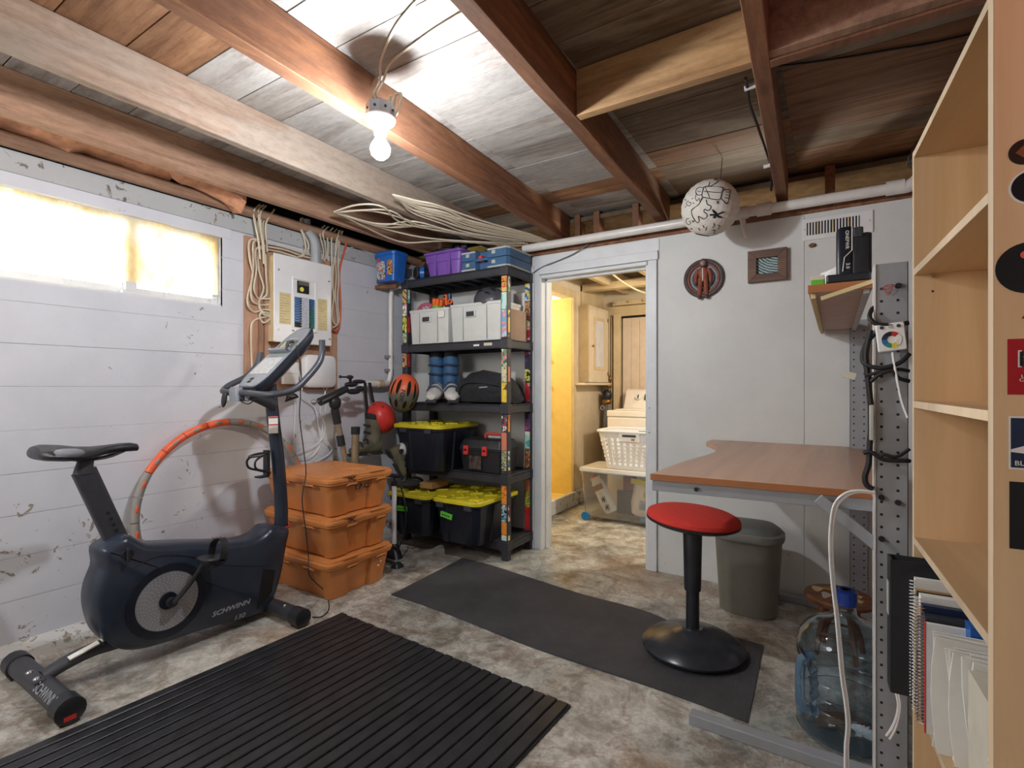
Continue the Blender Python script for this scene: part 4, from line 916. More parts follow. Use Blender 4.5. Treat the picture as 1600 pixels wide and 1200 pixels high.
def bike_helmet(name, label, M, mat, mat2, base, s=1.0, text_=None):
    """dome opening along local -z, nose along local +y, with long vents"""
    t = thing(name, label, 'helmet', base)
    M = M @ Matrix.Scale(s, 4)
    def dome(k, bot=-.25, n=28, m=12):
        rings = []
        for i in range(m+1):
            a = math.asin(bot)+(PI/2-.02-math.asin(bot))*i/m; q = math.cos(a)
            rings.append([(.105*k*q*math.cos(u), .138*k*q*math.sin(u), .105*k*math.sin(a)) for u in [2*PI*j/n for j in range(n)]])
        return rings
    b = nb(); loft(b, dome(1), True, M); part('shell', b, mat, t, sm=True)
    b = nb()
    vents = [(.36, .28, .013, .42), (-.36, .28, .013, .42), (.34, -.62, .012, .24), (-.34, -.62, .012, .24), (.85, .2, .009, .42), (-.85, .2, .009, .42), (.95, -.55, .008, .2), (-.95, -.55, .008, .2)]
    for th, ph, w, ln in vents:
        b = nb(); rings = []
        for k in range(7):
            f = (k/6-.5)*2; p2 = ph+f*ln
            x = math.sin(th)*math.cos(p2); y = math.sin(p2); zz = math.cos(th)*math.cos(p2)
            c = Vector((.105*x, .138*y, .105*zz)); nrm = Vector((x/.105, y/.138, zz/.105)).normalized(); side = Vector((math.cos(th), 0, -math.sin(th)))
            ww = w*math.sqrt(max(.02, 1-f*f))
            rings.append([c+nrm*.0022-side*ww, c+nrm*.0032, c+nrm*.0022+side*ww, c-nrm*.01])
        loft(b, rings, True, M); part('vent', b, M_dark, t)
    b = nb(); rings = [[(.09*math.cos(u)*k, .125*math.sin(u)*k, zz) for u in [2*PI*j/24 for j in range(24)]] for k, zz in ((1.0, -.024), (.9, -.03))]
    loft(b, rings, True, M); part('liner', b, M_dark, t)
    if text_:
        text('lettering', text_, .042, M @ frame_from(Vector((0.0, -.02, .1075)), (0, -1, .1), (1, 0, 0)), M_ink, t, bold=.02)
    return t, M
bike_helmet('bicycle_helmet', 'dark grey vented bicycle helmet in the right white bin', Matrix.Translation((.955, 3.06, z+.29)) @ Matrix.Rotation(1.2, 4, 'Z') @ Matrix.Rotation(.1, 4, 'X'), plain('helmet_grey', '4a4c54', .35), M_char, (.955, 3.06, z+.26), 1.0)
solo('white_board', box(.70, 1.13, 3.262, 3.285, z, z+.37), M_whitep, 'white board standing behind the bins on the second shelf', 'board', bev=.003)
solo('beige_carton', box(1.128, 1.158, 3.0, 3.25, z, z+.22), M_beigebox, 'beige carton at the right end of the second shelf', 'carton', bev=.003)
# ---- third shelf
z = LV[2]+.001
def ski_boot(name, label, cat, M, shell, cuff, trim, group=None, base=None, strap=True):
    """toe along local +y, cuff up"""
    t = thing(name, label, cat, base, 0, group)
    def sec(y, w, z0, z1): return [(w*math.cos(a), y, (z0+z1)/2+(z1-z0)/2*math.sin(a)) for a in [2*PI*j/14 for j in range(14)]]
    b = nb(); loft(b, [sec(-.085, .02, .03, .12), sec(-.08, .04, .015, .14), sec(-.04, .05, .012, .16), sec(.02, .052, .012, .145), (sec(.08, .052, .012, .11)), sec(.14, .052, .012, .085), sec(.18, .04, .015, .07), sec(.195, .02, .02, .06)], True, M); part('shell', b, shell, t, sm=True)
    part('sole', box(-.036, .036, -.09, -.01, .0, .024, M), M_black, t, bev=.005); part('sole', box(-.036, .036, .05, .205, .0, .022, M), M_black, t, bev=.005)
    b = nb(); loft(b, [[(.052*q*math.cos(a), -.02+o+.062*q*math.sin(a), zz+ (.01*math.sin(a))) for a in [2*PI*j/18 for j in range(18)]] for q, o, zz in ((.95, 0, .09), (1.03, 0, .12), (1.05, .0, .17), (1.0, .008, .24), (1.04, .016, .30))], True, M); part('cuff', b, cuff, t, sm=True)
    b = nb(); loft(b, [[(.047*q*math.cos(a), -.004+o+.056*q*math.sin(a), zz+.012*math.sin(a)) for a in [2*PI*j/18 for j in range(18)]] for q, o, zz in ((.95, 0, .285), (1.02, .002, .31), (1.0, .006, .335), (.85, .008, .35))], True, M); part('liner', b, M_fabric, t, sm=True)
    for zz, w in ((.19, .008), (.25, .008)):
        b = nb(); tube(b, cr([M @ Vector((-.05, .03, zz)), M @ Vector((-.03, .055, zz)), M @ Vector((.02, .058, zz+.004)), M @ Vector((.052, .03, zz+.004))], 4), w, 6); part('buckle', b, trim, t, sm=True)
    for y, zz in ((.05, .12), (.1, .095)):
        b = nb(); tube(b, cr([M @ Vector((-.05, y, zz-.02)), M @ Vector((-.02, y, zz+.012)), M @ Vector((.025, y, zz+.012)), M @ Vector((.05, y, zz-.02))], 4), .007, 6); part('buckle', b, trim, t, sm=True)
    b = nb(); cyl(b, M @ Vector((.05, -.03, .105)), M @ Vector((.062, -.03, .105)), .017, n=16); part('pivot', b, trim, t, sm=True)
    if strap:
        b = nb(); tube(b, cr([M @ Vector((0, -.05, .34)), M @ Vector((-.005, -.052, .375)), M @ Vector((.0, -.02, .385)), M @ Vector((.0, .02, .345))], 5), .0035, 6); part('pull_loop', b, M_black, t, sm=True)
    return t
M_snavy_ = plain('boot_navy', '2c3f5c', .4)
G = 'blue and white ski boots'
ski_boot('ski_boot', 'left blue and white ski boot on the third shelf', 'boot', Matrix.Translation((.435, 3.09, z)) @ Matrix.Rotation(PI+.5, 4, 'Z') @ Matrix.Scale(1.14, 4), M_bootwhite, M_bootblue, M_snavy_, G, (.46, 3.06, z))
ski_boot('ski_boot', 'right blue and white ski boot, next to the black bag', 'boot', Matrix.Translation((.575, 3.09, z)) @ Matrix.Rotation(PI+.75, 4, 'Z') @ Matrix.Scale(1.14, 4), M_bootwhite, M_bootblue, M_snavy_, G, (.60, 3.07, z))
t = thing('duffel_bag', 'black fabric sports bag lying on the third shelf', 'bag', (.92, 3.1, z))
b = nb(); rings = []
for x, h, d, o in ((.665, .04, .06, 0), (.675, .09, .10, .01), (.72, .17, .13, .0), (.78, .225, .145, 0), (.86, .245, .15, 0), (.95, .235, .15, 0), (1.04, .215, .15, 0), (1.1, .18, .14, 0), (1.14, .10, .12, 0), (1.145, .05, .08, 0)):
    rings.append([(x+.01*math.sin(3*a+x*30), 3.12+d*math.cos(a)*(1+.05*math.sin(5*a+x*40)), z+h*.5+h*.5*math.sin(a)*(1+.04*math.sin(4*a+x*25))) for a in [2*PI*j/24 for j in range(24)]])
loft(b, rings); part('bag_body', b, M_fabric, t, sm=True)
b = nb(); rings = []
for x, zt in ((.70, .13), (.76, .19), (.84, .185), (.95, .165), (1.05, .145), (1.12, .10)): rings.append([(x, 3.0, z+.012), (x, 2.975, z+zt*.5), (x, 2.985, z+zt-.02), (x, 3.03, z+zt)])
loft(b, rings); part('front_pocket', b, M_fabric, t, sm=True)
b = nb(); tube(b, cr([(.74, 2.975, z+.02), (.745, 2.968, z+.08), (.79, 2.968, z+.14), (.9, 2.968, z+.15), (1.1, 2.97, z+.13)], 4), .005, 6); part('piping', b, M_ink, t, sm=True)
b = nb(); tube(b, [(.93, 2.967, z+.115), (1.0, 2.967, z+.12)], .004, 6); part('zip_pull', b, M_casegrey, t, sm=True)
# ---- helmets on the left post
z_ = 1.155
Mh = Matrix.Translation((.335, 2.84, 1.15))
dirv = Vector((.62, -.76, .05)).normalized()     # crown points to the room
up = Vector((.2, .1, 1)).normalized(); yv = (up-dirv*up.dot(dirv)).normalized(); xv = yv.cross(dirv)
Mh = Matrix(((xv.x, yv.x, dirv.x, .30), (xv.y, yv.y, dirv.y, 2.86), (xv.z, yv.z, dirv.z, 1.15), (0, 0, 0, 1)))
m, nt, bs = node_mat('helmet_orange_to_grey'); tcn = N(nt, 'ShaderNodeTexCoord'); sp = N(nt, 'ShaderNodeSeparateXYZ'); nt.links.new(tcn.outputs['Object'], sp.inputs[0])
r = ramp(nt, [(.0, rgb('5d5f50')), (.42, rgb('6b6b5c')), (.58, rgb('e8703f')), (1, rgb('f0623e'))]); mr = N(nt, 'ShaderNodeMapRange'); mr.inputs[1].default_value = -.13; mr.inputs[2].default_value = .15
nt.links.new(sp.outputs[2], mr.inputs[0]); nt.links.new(mr.outputs[0], r.inputs[0]); nt.links.new(r.outputs[0], bs.inputs['Base Color']); bs.inputs['Roughness'].default_value = .4
bike_helmet('bicycle_helmet', 'orange and olive vented bicycle helmet hanging on the front left post', Mh, m, M_olive, (.30, 2.86, 1.15), 1.08, 'FOX')
dirv = Vector((.5, -.8, .12)).normalized(); up = Vector((-.45, 0, 1)).normalized(); yv = (up-dirv*up.dot(dirv)).normalized(); xv = yv.cross(dirv)
t = thing('snow_helmet', 'plain red snow helmet hanging below the orange one', 'helmet', (.21, 2.72, .97))
Mq = Matrix(((xv.x, yv.x, dirv.x, .19), (xv.y, yv.y, dirv.y, 2.72), (xv.z, yv.z, dirv.z, .97), (0, 0, 0, 1)))
b = nb(); ell(b, (0, 0, -.02), (.105, .125, .115), Mq, 28, 14, 1, -.35); part('shell', b, M_red, t, sm=True)
for x, y in ((.055, .055), (-.06, -.03), (.0, .095)):
    zz = -.02+.1165*math.sqrt(1-(x/.105)**2-(y/.125)**2); part('vent', box(x-.012, x+.012, y-.003, y+.003, zz-.006, zz+.002, Mq), M_ink, t)
b = nb(); lathe(b, [(.085, -.065), (.102, -.062), (.1, -.05), (.083, -.055)], 24, Mq, 1, 1.18); part('rim', b, M_black, t, sm=True)
part('ear_pad', box(-.12, -.095, -.05, .03, -.09, -.04, Mq), M_fabric, t, bev=.01)
# ---- ski boots hung by a strap from the pipe
t = thing('hanging_strap', 'black webbing strap looped over the white pipe holding dark ski boots', 'strap', (.1, 2.66, .95))
for (ya, yb) in ((2.655, 2.635), (2.70, 2.74)):
    b = nb(); rings = []
    for z1, y, x in ((1.23, ya, .10), (1.1, (ya*2+yb)/3, .12), (.96, yb, .16)): rings.append([(x, y-.013, z1), (x, y+.013, z1), (x+.004, y+.013, z1), (x+.004, y-.013, z1)])
    loft(b, rings); part('webbing', b, M_fabric, t)
G = 'dark ski boots hung on a strap'
ski_boot('ski_boot', 'olive and black ski boot hanging behind the orange totes', 'boot', Matrix.Translation((.2, 2.63, .70)) @ Matrix.Rotation(PI-.35, 4, 'Z') @ Matrix.Scale(.86, 4), M_olive, M_olive, M_black, G, (.2, 2.63, .70), False)
ski_boot('ski_boot', 'black and silver ski boot hanging toe down beside the shelf, below the red helmet', 'boot', Matrix.Translation((.3, 2.72, .66)) @ Matrix.Rotation(-.5, 4, 'Z') @ Matrix.Rotation(-1.1, 4, 'X') @ Matrix.Scale(.86, 4), M_olive, M_casegrey, M_black, G, (.3, 2.72, .66), False)
# ---- bicycle repair stand behind the totes
t = thing('repair_stand', 'bicycle repair stand with a black clamp head and champagne tube behind the totes', 'stand', (.32, 2.45, 0))
b = nb(); tube(b, [(.30, 2.40, .06), (.27, 2.33, .72), (.25, 2.28, .99)], .018, 12); part('pole', b, M_tan, t, sm=True)
b = nb(); cyl(b, (.262, 2.31, .80), (.255, 2.30, .87), .026, n=14); part('collar', b, M_black, t, sm=True)
b = nb(); cyl(b, (.25, 2.285, .95), (.245, 2.265, 1.05), .027, n=14); part('collar', b, M_black, t, sm=True)
b = nb(); cyl(b, (.30, 2.385, .30), (.31, 2.385, .885), .026, n=14); part('outer_tube', b, M_tan, t, sm=True)
b = nb(); cyl(b, (.31, 2.385, .875), (.311, 2.385, .925), .030, n=14); part('tube_cap', b, M_black, t, sm=True)
b = nb(); cyl(b, (.25, 2.145, 1.10), (.25, 2.36, 1.185), .028, .024, 14); ell(b, (.25, 2.265, 1.09), (.03, .045, .05)); part('head', b, M_black, t, sm=True)
b = nb(); ell(b, (.25, 2.10, 1.10), (.015, .018, .018)); cyl(b, (.25, 2.11, 1.10), (.25, 2.16, 1.11), .006, n=8); part('adjuster', b, M_steel, t, sm=True)
b = nb(); ell(b, (.25, 2.40, 1.215), (.022, .055, .018), Matrix.Identity(4)); ell(b, (.25, 2.47, 1.235), (.018, .06, .015)); part('clamp_jaw', b, M_black, t, sm=True, label='upper clamp jaw')
b = nb(); ell(b, (.25, 2.42, 1.165), (.02, .06, .02)); ell(b, (.25, 2.48, 1.185), (.016, .045, .02)); part('clamp_jaw', b, M_black, t, sm=True, label='lower clamp jaw')
b = nb(); ell(b, (.26, 2.38, 1.265), (.015, .03, .014)); cyl(b, (.26, 2.3, 1.265), (.26, 2.38, 1.265), .006, n=8); ell(b, (.26, 2.3, 1.266), (.011, .011, .011)); cyl(b, (.26, 2.38, 1.265), (.25, 2.40, 1.2), .01, n=8); part('clamp_lever', b, M_black, t, sm=True)
for a, bb in (((.30, 2.40, .1), (.62, 2.47, .014)), ((.30, 2.40, .1), (.2, 2.6, .014)), ((.30, 2.40, .1), (.1, 2.39, .014))):
    b = nb(); tube(b, [a, bb], .012, 8); l_ = part('leg', b, M_black, t, sm=True)
    q = Vector(bb); b = nb(); loft(b, [rr(.07, .08, .02, .001, cx=q.x, cy=q.y), rr(.06, .07, .02, .014, cx=q.x, cy=q.y), rr(.03, .04, .01, .03, cx=q.x, cy=q.y)]); part('foot', b, M_black, l_, sm=True)
# floor pump
t = thing('floor_pump', 'white floor pump with black hose standing between the totes and the shelf', 'pump', (.44, 2.62, 0))
b = nb(); cyl(b, (.44, 2.62, .09), (.44, 2.62, .50), .017, n=14); part('barrel', b, M_whitep, t, sm=True)
b = nb(); cyl(b, (.44, 2.62, .50), (.44, 2.62, .53), .021, n=14); B(b, .40, .48, 2.61, 2.63, .03, .045); part('collar', b, M_black, t, sm=True)
b = nb(); loft(b, [rr(.17, .08, .03, .002, cx=.44, cy=2.6), rr(.15, .07, .03, .02, cx=.44, cy=2.6), rr(.05, .05, .02, .09, cx=.44, cy=2.62)]); part('base', b, M_black, t, sm=True)
b = nb(); cyl(b, (.44, 2.62, .53), (.44, 2.62, .56), .006, n=8); cyl(b, (.39, 2.62, .57), (.49, 2.62, .57), .014, n=10); part('handle', b, M_black, t, sm=True)
b = nb(); tube(b, cr([(.44, 2.6, .08), (.53, 2.57, .09), (.56, 2.6, .2), (.55, 2.62, .35), (.5, 2.63, .48), (.47, 2.63, .50)], 6), .006, 8); part('hose', b, M_ink, t, sm=True)
# ---------------------------------------------------------------- pipes
t = thing('drain_pipe', 'long white plastic pipe running along the top of the back wall', 'pipe', (2.3, 3.22, 2.18))
b = nb(); cyl(b, (1.14, 3.235, 2.213), (2.63, 3.235, 2.21), .028, n=20); part('pipe', b, M_pvc, t, sm=True)
b = nb(); cyl(b, (2.62, 3.235, 2.21), (3.34, 3.235, 2.208), .028, n=20); part('pipe', b, M_pvc, t, sm=True)
for x in (2.58, 2.70, 3.3):
    b = nb(); cyl(b, (x, 3.235, 2.21), (x+.075, 3.235, 2.21), .036, n=20); part('coupling', b, M_pvc, t, sm=True)
b = nb(); tube(b, cr([(3.34, 3.235, 2.208), (3.40, 3.235, 2.21), (3.44, 3.235, 2.25), (3.44, 3.235, 2.31)], 5), .033, 16); part('elbow', b, M_pvc, t, sm=True)
b = nb(); tube(b, cr([(3.42, 3.23, 2.30), (3.44, 3.24, 2.35), (3.47, 3.26, 2.42)], 4), [.04, .045, .042, .05, .043, .05, .045, .05, .045][:9], 12); part('foil_wrap', b, plain('foil', '8c8c8c', .3, .9, .3, 1, 40), t, sm=True)
b = nb(); cyl(b, (2.62, 3.235, 2.19), (2.645, 3.22, 2.06), .017, .010, 12); part('drip_leg', b, M_pvc, t, sm=True)
t = thing('corner_pipe', 'white pipe down the left wall beside the shelf with a bracket and a side branch', 'pipe', (.06, 2.95, 1.2))
b = nb(); tube(b, cr([(.19, 3.03, 2.0), (.12, 3.0, 2.005), (.07, 2.985, 1.995), (.05, 2.975, 1.95), (.05, 2.97, 1.85), (.05, 2.97, 1.6), (.05, 2.97, 1.35), (.05, 2.96, 1.27), (.05, 2.94, 1.235), (.05, 2.9, 1.225)], 4), .019, 12); part('pipe', b, M_pvc, t, sm=True)
b = nb(); cyl(b, (.06, 2.66, 1.215), (.06, 2.92, 1.222), .026, n=14); part('branch', b, M_pvc, t, sm=True)
b = nb(); cyl(b, (.06, 2.81, 1.219), (.06, 2.87, 1.221), .031, n=14); part('coupling', b, plain('stained_coupling', 'cdb79a', .5, 0, .2), t, sm=True)
for z in (1.44, 1.33): part('clip', box(.0, .06, 2.945, 2.995, z-.012, z+.012), M_steel, t, bev=.003)
# ---------------------------------------------------------------- electrical panel
def Zp(zx, zy, x): return at(350+zx*.1875, 300+zy*.1875, x=x)
M_pw = W_ply
t = thing('backing_board', 'plywood backing board behind the electrical panel', 'board', (.01, 2.13, 1.17))
part('board', box(.001, .02, 1.782, 1.93, 1.15, 2.13), M_pw, t, bev=.001); part('board', box(.001, .02, 1.932, 2.47, 1.18, 2.10), M_pw, t, bev=.001)
for y in (1.862, 1.9): part('batten', box(.02, .034, y, y+.026, 1.2, 2.10), M_pw, t, bev=.002)
t = thing('breaker_panel', 'white electrical breaker panel with open door on the left wall', 'panel', (.06, 2.13, 1.48))
part('box', box(.022, .095, 1.925, 2.345, 1.487, 2.03), M_join, t, bev=.002)
part('cover', box(.095, .104, 1.918, 2.352, 1.482, 2.042), M_whitep, t, bev=.004)
b = nb(); B(b, .104, .112, 2.045, 2.225, 1.90, 1.915); B(b, .104, .112, 2.045, 2.055, 1.56, 1.90); B(b, .104, .112, 2.215, 2.225, 1.56, 1.90); B(b, .104, .112, 2.045, 2.225, 1.56, 1.57)
part('door_frame', b, M_whitep, t, bev=.002)
part('main_breaker', box(.104, .116, 2.08, 2.165, 1.815, 1.893), M_ink, t, bev=.002); part('main_tag', box(.116, .118, 2.085, 2.16, 1.866, 1.89), plain('grey_brown', '6b6054', .5), t)
b = nb(); cyl(b, (.116, 2.107, 1.838), (.119, 2.107, 1.838), .015, n=16); part('yellow_dial', b, plain('dial', 'e5e05a', .5), t)
cols = [plain('breaker_blue', '3b6ea5', .4), plain('breaker_teal', '2f7a74', .4), M_ink]
for k in range(12):
    z = 1.785-.0165*k
    part('breaker', box(.104, .113, 2.062, 2.105, z-.014, z), cols[0] if k < 10 else M_ink, t, bev=.0015); part('breaker', box(.104, .113, 2.17, 2.208, z-.014, z), cols[0] if k < 4 else cols[1], t, bev=.0015)
    for y in (2.098, 2.166): part('toggle', box(.113, .118, y, y+.009, z-.011, z-.004), M_ink, t)
part('wiring_chart', box(.104, .106, 2.112, 2.163, 1.59, 1.79), plain('chart_pale', 'c8cbd4', .6, 0, .12, 0, 90), t)
for y0, y1, z0, z1 in ((1.955, 2.035, 1.60, 1.80), (2.24, 2.315, 1.585, 1.80)):
    l_ = part('circuit_label', box(.104, .1055, y0, y1, z0, z1), M_label, t)
    for k in range(11): part('handwriting', box(.1055, .106, y0+.006, y1-.012-.02*((k*7) % 3), z1-.018-.017*k, z1-.0165-.017*k), plain('pencil', '6d6250', .8) if k == 0 and y0 < 2 else bpy.data.materials['pencil'], l_)
for y, z in ((1.95, 1.94), (1.95, 1.56), (2.33, 1.93), (2.335, 1.53)):
    b = nb(); cyl(b, (.104, y, z), (.108, y, z), .006, n=10); part('screw', b, M_steel, t)
b = nb(); tube(b, cr([(.06, 2.255, 2.04), (.06, 2.255, 2.16), (.05, 2.24, 2.22), (.02, 2.215, 2.27), (.02, 2.2, 2.34)], 5), .034, 14)
t2 = thing('service_conduit', 'thick grey conduit bending down into the top of the breaker panel', 'conduit', (.06, 2.255, 2.04)); part('conduit', b, M_conduit, t2, sm=True)
b = nb(); cyl(b, (.06, 2.255, 2.04), (.06, 2.255, 2.075), .04, n=16); part('connector', b, M_conduit, t2, sm=True)
random.seed(21)
L = []
for k in range(4): # down the left side, coiled into the panel
    o = k*15
    L.append([Zp(255+o*2.6, 200, .03), Zp(262+o*1.4, 260, .035), Zp(290+o*1.2, 400, .03)] )
for xs in ([(420, 145), (350, 260), (355, 420), (360, 500)], [(300, 105), (250, 150), (250, 220), (285, 400), (300, 560)], [(330, 110), (285, 150), (295, 260), (320, 420), (330, 600)], [(350, 115), (300, 180), (310, 300), (330, 430), (345, 620)]):
    L.append([Zp(x, y, .05+.01*(i % 2)) for i, (x, y) in enumerate(xs)])
for xs in ([(300, 400), (230, 395), (205, 440), (215, 560), (240, 700), (200, 850), (200, 940), (250, 1000), (330, 980), (400, 990)],
           [(330, 420), (260, 410), (240, 460), (245, 620), (225, 780), (235, 900), (300, 940), (400, 935)],
           [(340, 450), (290, 460), (260, 500), (270, 650), (250, 800), (280, 880), (330, 890), (400, 890)],
           [(310, 470), (285, 500), (290, 650), (330, 800), (290, 920), (310, 1000), (360, 1030), (410, 1000)],
           [(345, 520), (350, 700), (355, 850), (300, 900), (300, 970), (340, 1010), (410, 1020)],
           [(410, 1030), (350, 1085), (310, 1075), (300, 1020), (340, 1000), (400, 1015)],
           [(400, 1035), (300, 1050), (235, 1090), (225, 1200), (230, 1400), (235, 1500)]):
    L.append([Zp(x, y, .03+.012*((i+len(L)) % 3)) for i, (x, y) in enumerate(xs)])
cables('cable_bundle', 'cream electrical cables looped down the board left of the breaker panel', 'cables', L, .0058, M_cream, 'electrical cable bundles', k=5)
L = []
for xs in ([(355, 430), (500, 455), (650, 500), (760, 540)], [(365, 455), (500, 480), (640, 530), (720, 550)], [(365, 480), (480, 505), (600, 540)],
           [(655, 215), (650, 320), (700, 420), (700, 480), (660, 530), (610, 545)], [(640, 220), (640, 300), (665, 380), (680, 470), (640, 540)]):
    L.append([Zp(x, y, .035+.008*((i+len(L)) % 3)) for i, (x, y) in enumerate(xs)])
cables('cable_bundle', 'cream cables crossing the wall above the breaker panel', 'cables', L, .0058, M_cream, 'electrical cable bundles')
L = []
for xs in ([(840, 280), (800, 330), (815, 430), (830, 500), (810, 560)], [(870, 290), (825, 340), (840, 430), (850, 520), (835, 580)], [(910, 300), (865, 350), (865, 450), (860, 560)], [(940, 310), (900, 370), (895, 500), (900, 700), (885, 900), (870, 1100), (890, 1190)],
           [(960, 320), (940, 400), (925, 500), (935, 700), (925, 850), (940, 1000), (945, 1100), (905, 1130)], [(990, 325), (965, 400), (950, 560), (955, 750), (945, 900), (960, 1060), (930, 1120)],
           [(975, 320), (950, 420), (915, 600), (905, 760), (915, 880), (900, 1000), (910, 1080), (940, 1110)]):
    L.append([Zp(x, y, .045+.008*((i+len(L)) % 3)) for i, (x, y) in enumerate(xs)])
cables('cable_bundle', 'cream cables hanging down the right side of the breaker panel', 'cables', L, .0055, M_cream, 'electrical cable bundles')
cables('orange_cable', 'orange-red cable running down the right side of the breaker panel', 'cable', [[Zp(x, y, .05) for x, y in [(1020, 400), (1010, 470), (975, 590), (960, 700), (970, 900), (965, 1100), (940, 1160), (905, 1150)]]], .007, M_cord)
cables('thin_wall_cable', 'thin white cable curving from the panel up to the joists near the blue tub', 'cable', [[Zp(x, y, .02) for x, y in [(960, 520), (1010, 500), (1060, 462), (1120, 470), (1200, 500), (1280, 525)]]], .003, M_whitep)
# routers and their leads
t = thing('network_box', 'large white rounded network box mounted below the breaker panel', 'router', (.06, 2.28, 1.2))
My = frame_from(Vector((.03, 2.285, 1.305)), (0, 1, 0), (0, 0, 1))
b = nb(); loft(b, [rr(.24, .21, .03, 0), rr(.255, .225, .04, .01), rr(.25, .22, .04, .05), rr(.22, .19, .04, .062)], True, My); part('casing', b, M_whitep, t, sm=True)
b = nb(); cyl(b, (.092, 2.35, 1.24), (.0935, 2.35, 1.24), .004, n=10); part('led', b, M_paper, t)
t = thing('network_box', 'small white network box left of the large rounded one', 'router', (.04, 2.1, 1.2))
part('casing', box(.022, .05, 2.02, 2.135, 1.215, 1.36), M_whitep, t, bev=.006); part('seam', box(.05, .0505, 2.03, 2.125, 1.285, 1.288), M_casegrey, t)
cables('network_leads', 'grey and white leads dropping from the network boxes down the wall', 'cables',
       [[Zp(x, y, xx) for x, y, xx in q] for q in ([(620, 1480, .04), (650, 1620, .05), (655, 1700, .04), (760, 1800, .03), (800, 2000, .05), (900, 2150, .03), (760, 2250, .03)],)]
       + [[at(*p, x=.03) for p in [(505, 605), (510, 625), (505, 660), (498, 700), (480, 715), (455, 712)]], [at(*p, x=.035) for p in [(512, 604), (500, 640), (508, 665), (500, 690), (470, 705), (458, 715)]], [at(*p, x=.02) for p in [(460, 610), (461, 640), (459, 700), (461, 712)]]], .0035, M_whitep)
L = []
for k in range(5):
    c = at(456, 618+k*1.5, x=.04+.006*k); L.append([c+Vector((0, .035*math.cos(a)*(1+.1*k), .014*math.sin(a+k*.4))) for a in [2*PI*i/10 for i in range(11)]])
cables('coiled_cord', 'coil of black cord hanging under the small network box', 'cord', L, .003, M_ink, k=3)
# ---------------------------------------------------------------- cable bundles under the joists
random.seed(4); L = []
for k in range(9):
    a = at(522+k*1.5, 331+k*.6, z=2.262); e = at(640+k*22, 352+k*4, z=2.25); m_ = at(560+k*8, 322+6*k+random.uniform(-6, 10), z=2.258); n2 = at(600+k*12, 330+5*k+random.uniform(-8, 10), z=2.25)
    L.append([a, m_, n2, e, at(790+k*5, 372+k*1.2, z=2.25)])
cables('cable_bundle', 'loose cream cables fanning out below the joists above the shelf, left bundle', 'cables', L, .0055, M_cream, 'electrical cable bundles')
L = []
for k in range(12):
    a = at(613+k*1.2, 304+k*.8, z=2.262); p1 = at(645+random.uniform(-8, 12), 314+k*1.6, z=2.256); p2 = at(690+random.uniform(-12, 12), 322+k*2.2+random.uniform(-4, 4), z=2.25); p3 = at(750+random.uniform(-12, 12), 345+k*1.8, z=2.25); e = at(830+k*4, 366+k*1.5, z=2.252)
    L.append([a, p1, p2, p3, e])
cables('cable_bundle', 'loose cream cables fanning out below the joists toward the white back wall pipe', 'cables', L, .0055, M_cream, 'electrical cable bundles')
cables('door_cable', 'thin grey cable drooping from the pipe across the white board over the doorway', 'cable', [[(1.165, 3.28, 2.01), (1.2, 3.285, 2.045), (1.27, 3.296, 2.08), (1.4, 3.3, 2.11), (1.5, 3.298, 2.135), (1.58, 3.292, 2.165), (1.63, 3.285, 2.19)]], .004, plain('grey_cable', '77787c', .5))
cables('joist_cable', 'black cable hanging down beside the right joist with white clips', 'cable', [[at(*p, z=2.30) for p in [(1165, 122), (1168, 140), (1172, 165)]]+[at(*p, y=yy) for p, yy in [((1185, 200), 2.5), ((1200, 245), 2.9), ((1206, 270), 3.05), ((1205, 298), 3.15)]]], .006, M_ink)
cables('ceiling_cable', 'thin black cable stapled along the planks from the header to the bookcase', 'cable', [[at(*p, z=2.446) for p in [(1215, 103), (1260, 98), (1330, 88), (1400, 76), (1450, 68), (1520, 52)]]], .004, M_ink)
for k, (px, py, yy) in enumerate([(1170, 137, None), (1198, 260, 2.95)]):
    p = at(px, py, z=2.3) if yy is None else at(px, py, y=yy)
    b = nb(); cyl(b, p+Vector((-.015, 0, 0)), p+Vector((.05, 0, .005)), .010, n=10)
    solo('cable_clip', b, M_whitep, ('upper', 'lower')[k]+' white plastic cable clip on the black joist cable', 'clip', sm=True)
# ---------------------------------------------------------------- paper lantern with marker drawings
LC = Vector((2.50, 2.95, 2.178)); LR = .149
t = thing('paper_lantern', 'white paper lantern with black marker drawings hanging under the joists', 'lantern', (LC.x, LC.y, LC.z-LR))
b = nb(); rings = []
for i in range(25):
    a = -PI/2+.12+(PI-.24)*i/24; k = 1+(.0 if i % 2 else .016)
    rings.append([(LC.x+LR*k*math.cos(a)*math.cos(u), LC.y+LR*k*math.cos(a)*math.sin(u), LC.z+LR*math.sin(a)) for u in [2*PI*j/36 for j in range(36)]])
R_ = Matrix.Translation(LC) @ Matrix.Rotation(.5, 4, 'Y') @ Matrix.Rotation(.3, 4, 'X') @ Matrix.Translation(-LC)
loft(b, rings, True, R_)
m, nt, bs = node_mat('lantern_paper'); bs.inputs['Base Color'].default_value = rgb('dedad2'); bs.inputs['Roughness'].default_value = .85; bs.inputs['Transmission Weight'].default_value = 0; bs.inputs['Subsurface Weight'].default_value = .15
bump(nt, bs, noise(nt, coords(nt), 22, 3).outputs[0], .5, .006)
part('shade', b, m, t)
b = nb(); cyl(b, LC+Vector((.05, .02, LR-.01)), LC+Vector((.06, .02, .268)), .002, n=6); part('cord', b, M_ink, t)
def on_lantern(zx, zy):
    px, py = 1040+zx/5, 240+zy/5; d = (at(px, py, y=3.0)-CAM).normalized(); oc = CAM-LC; bq = oc.dot(d); cq = oc.dot(oc)-(LR*1.012)**2; D = bq*bq-cq
    if D < 0: return None
    return CAM+d*(-bq-math.sqrt(D))
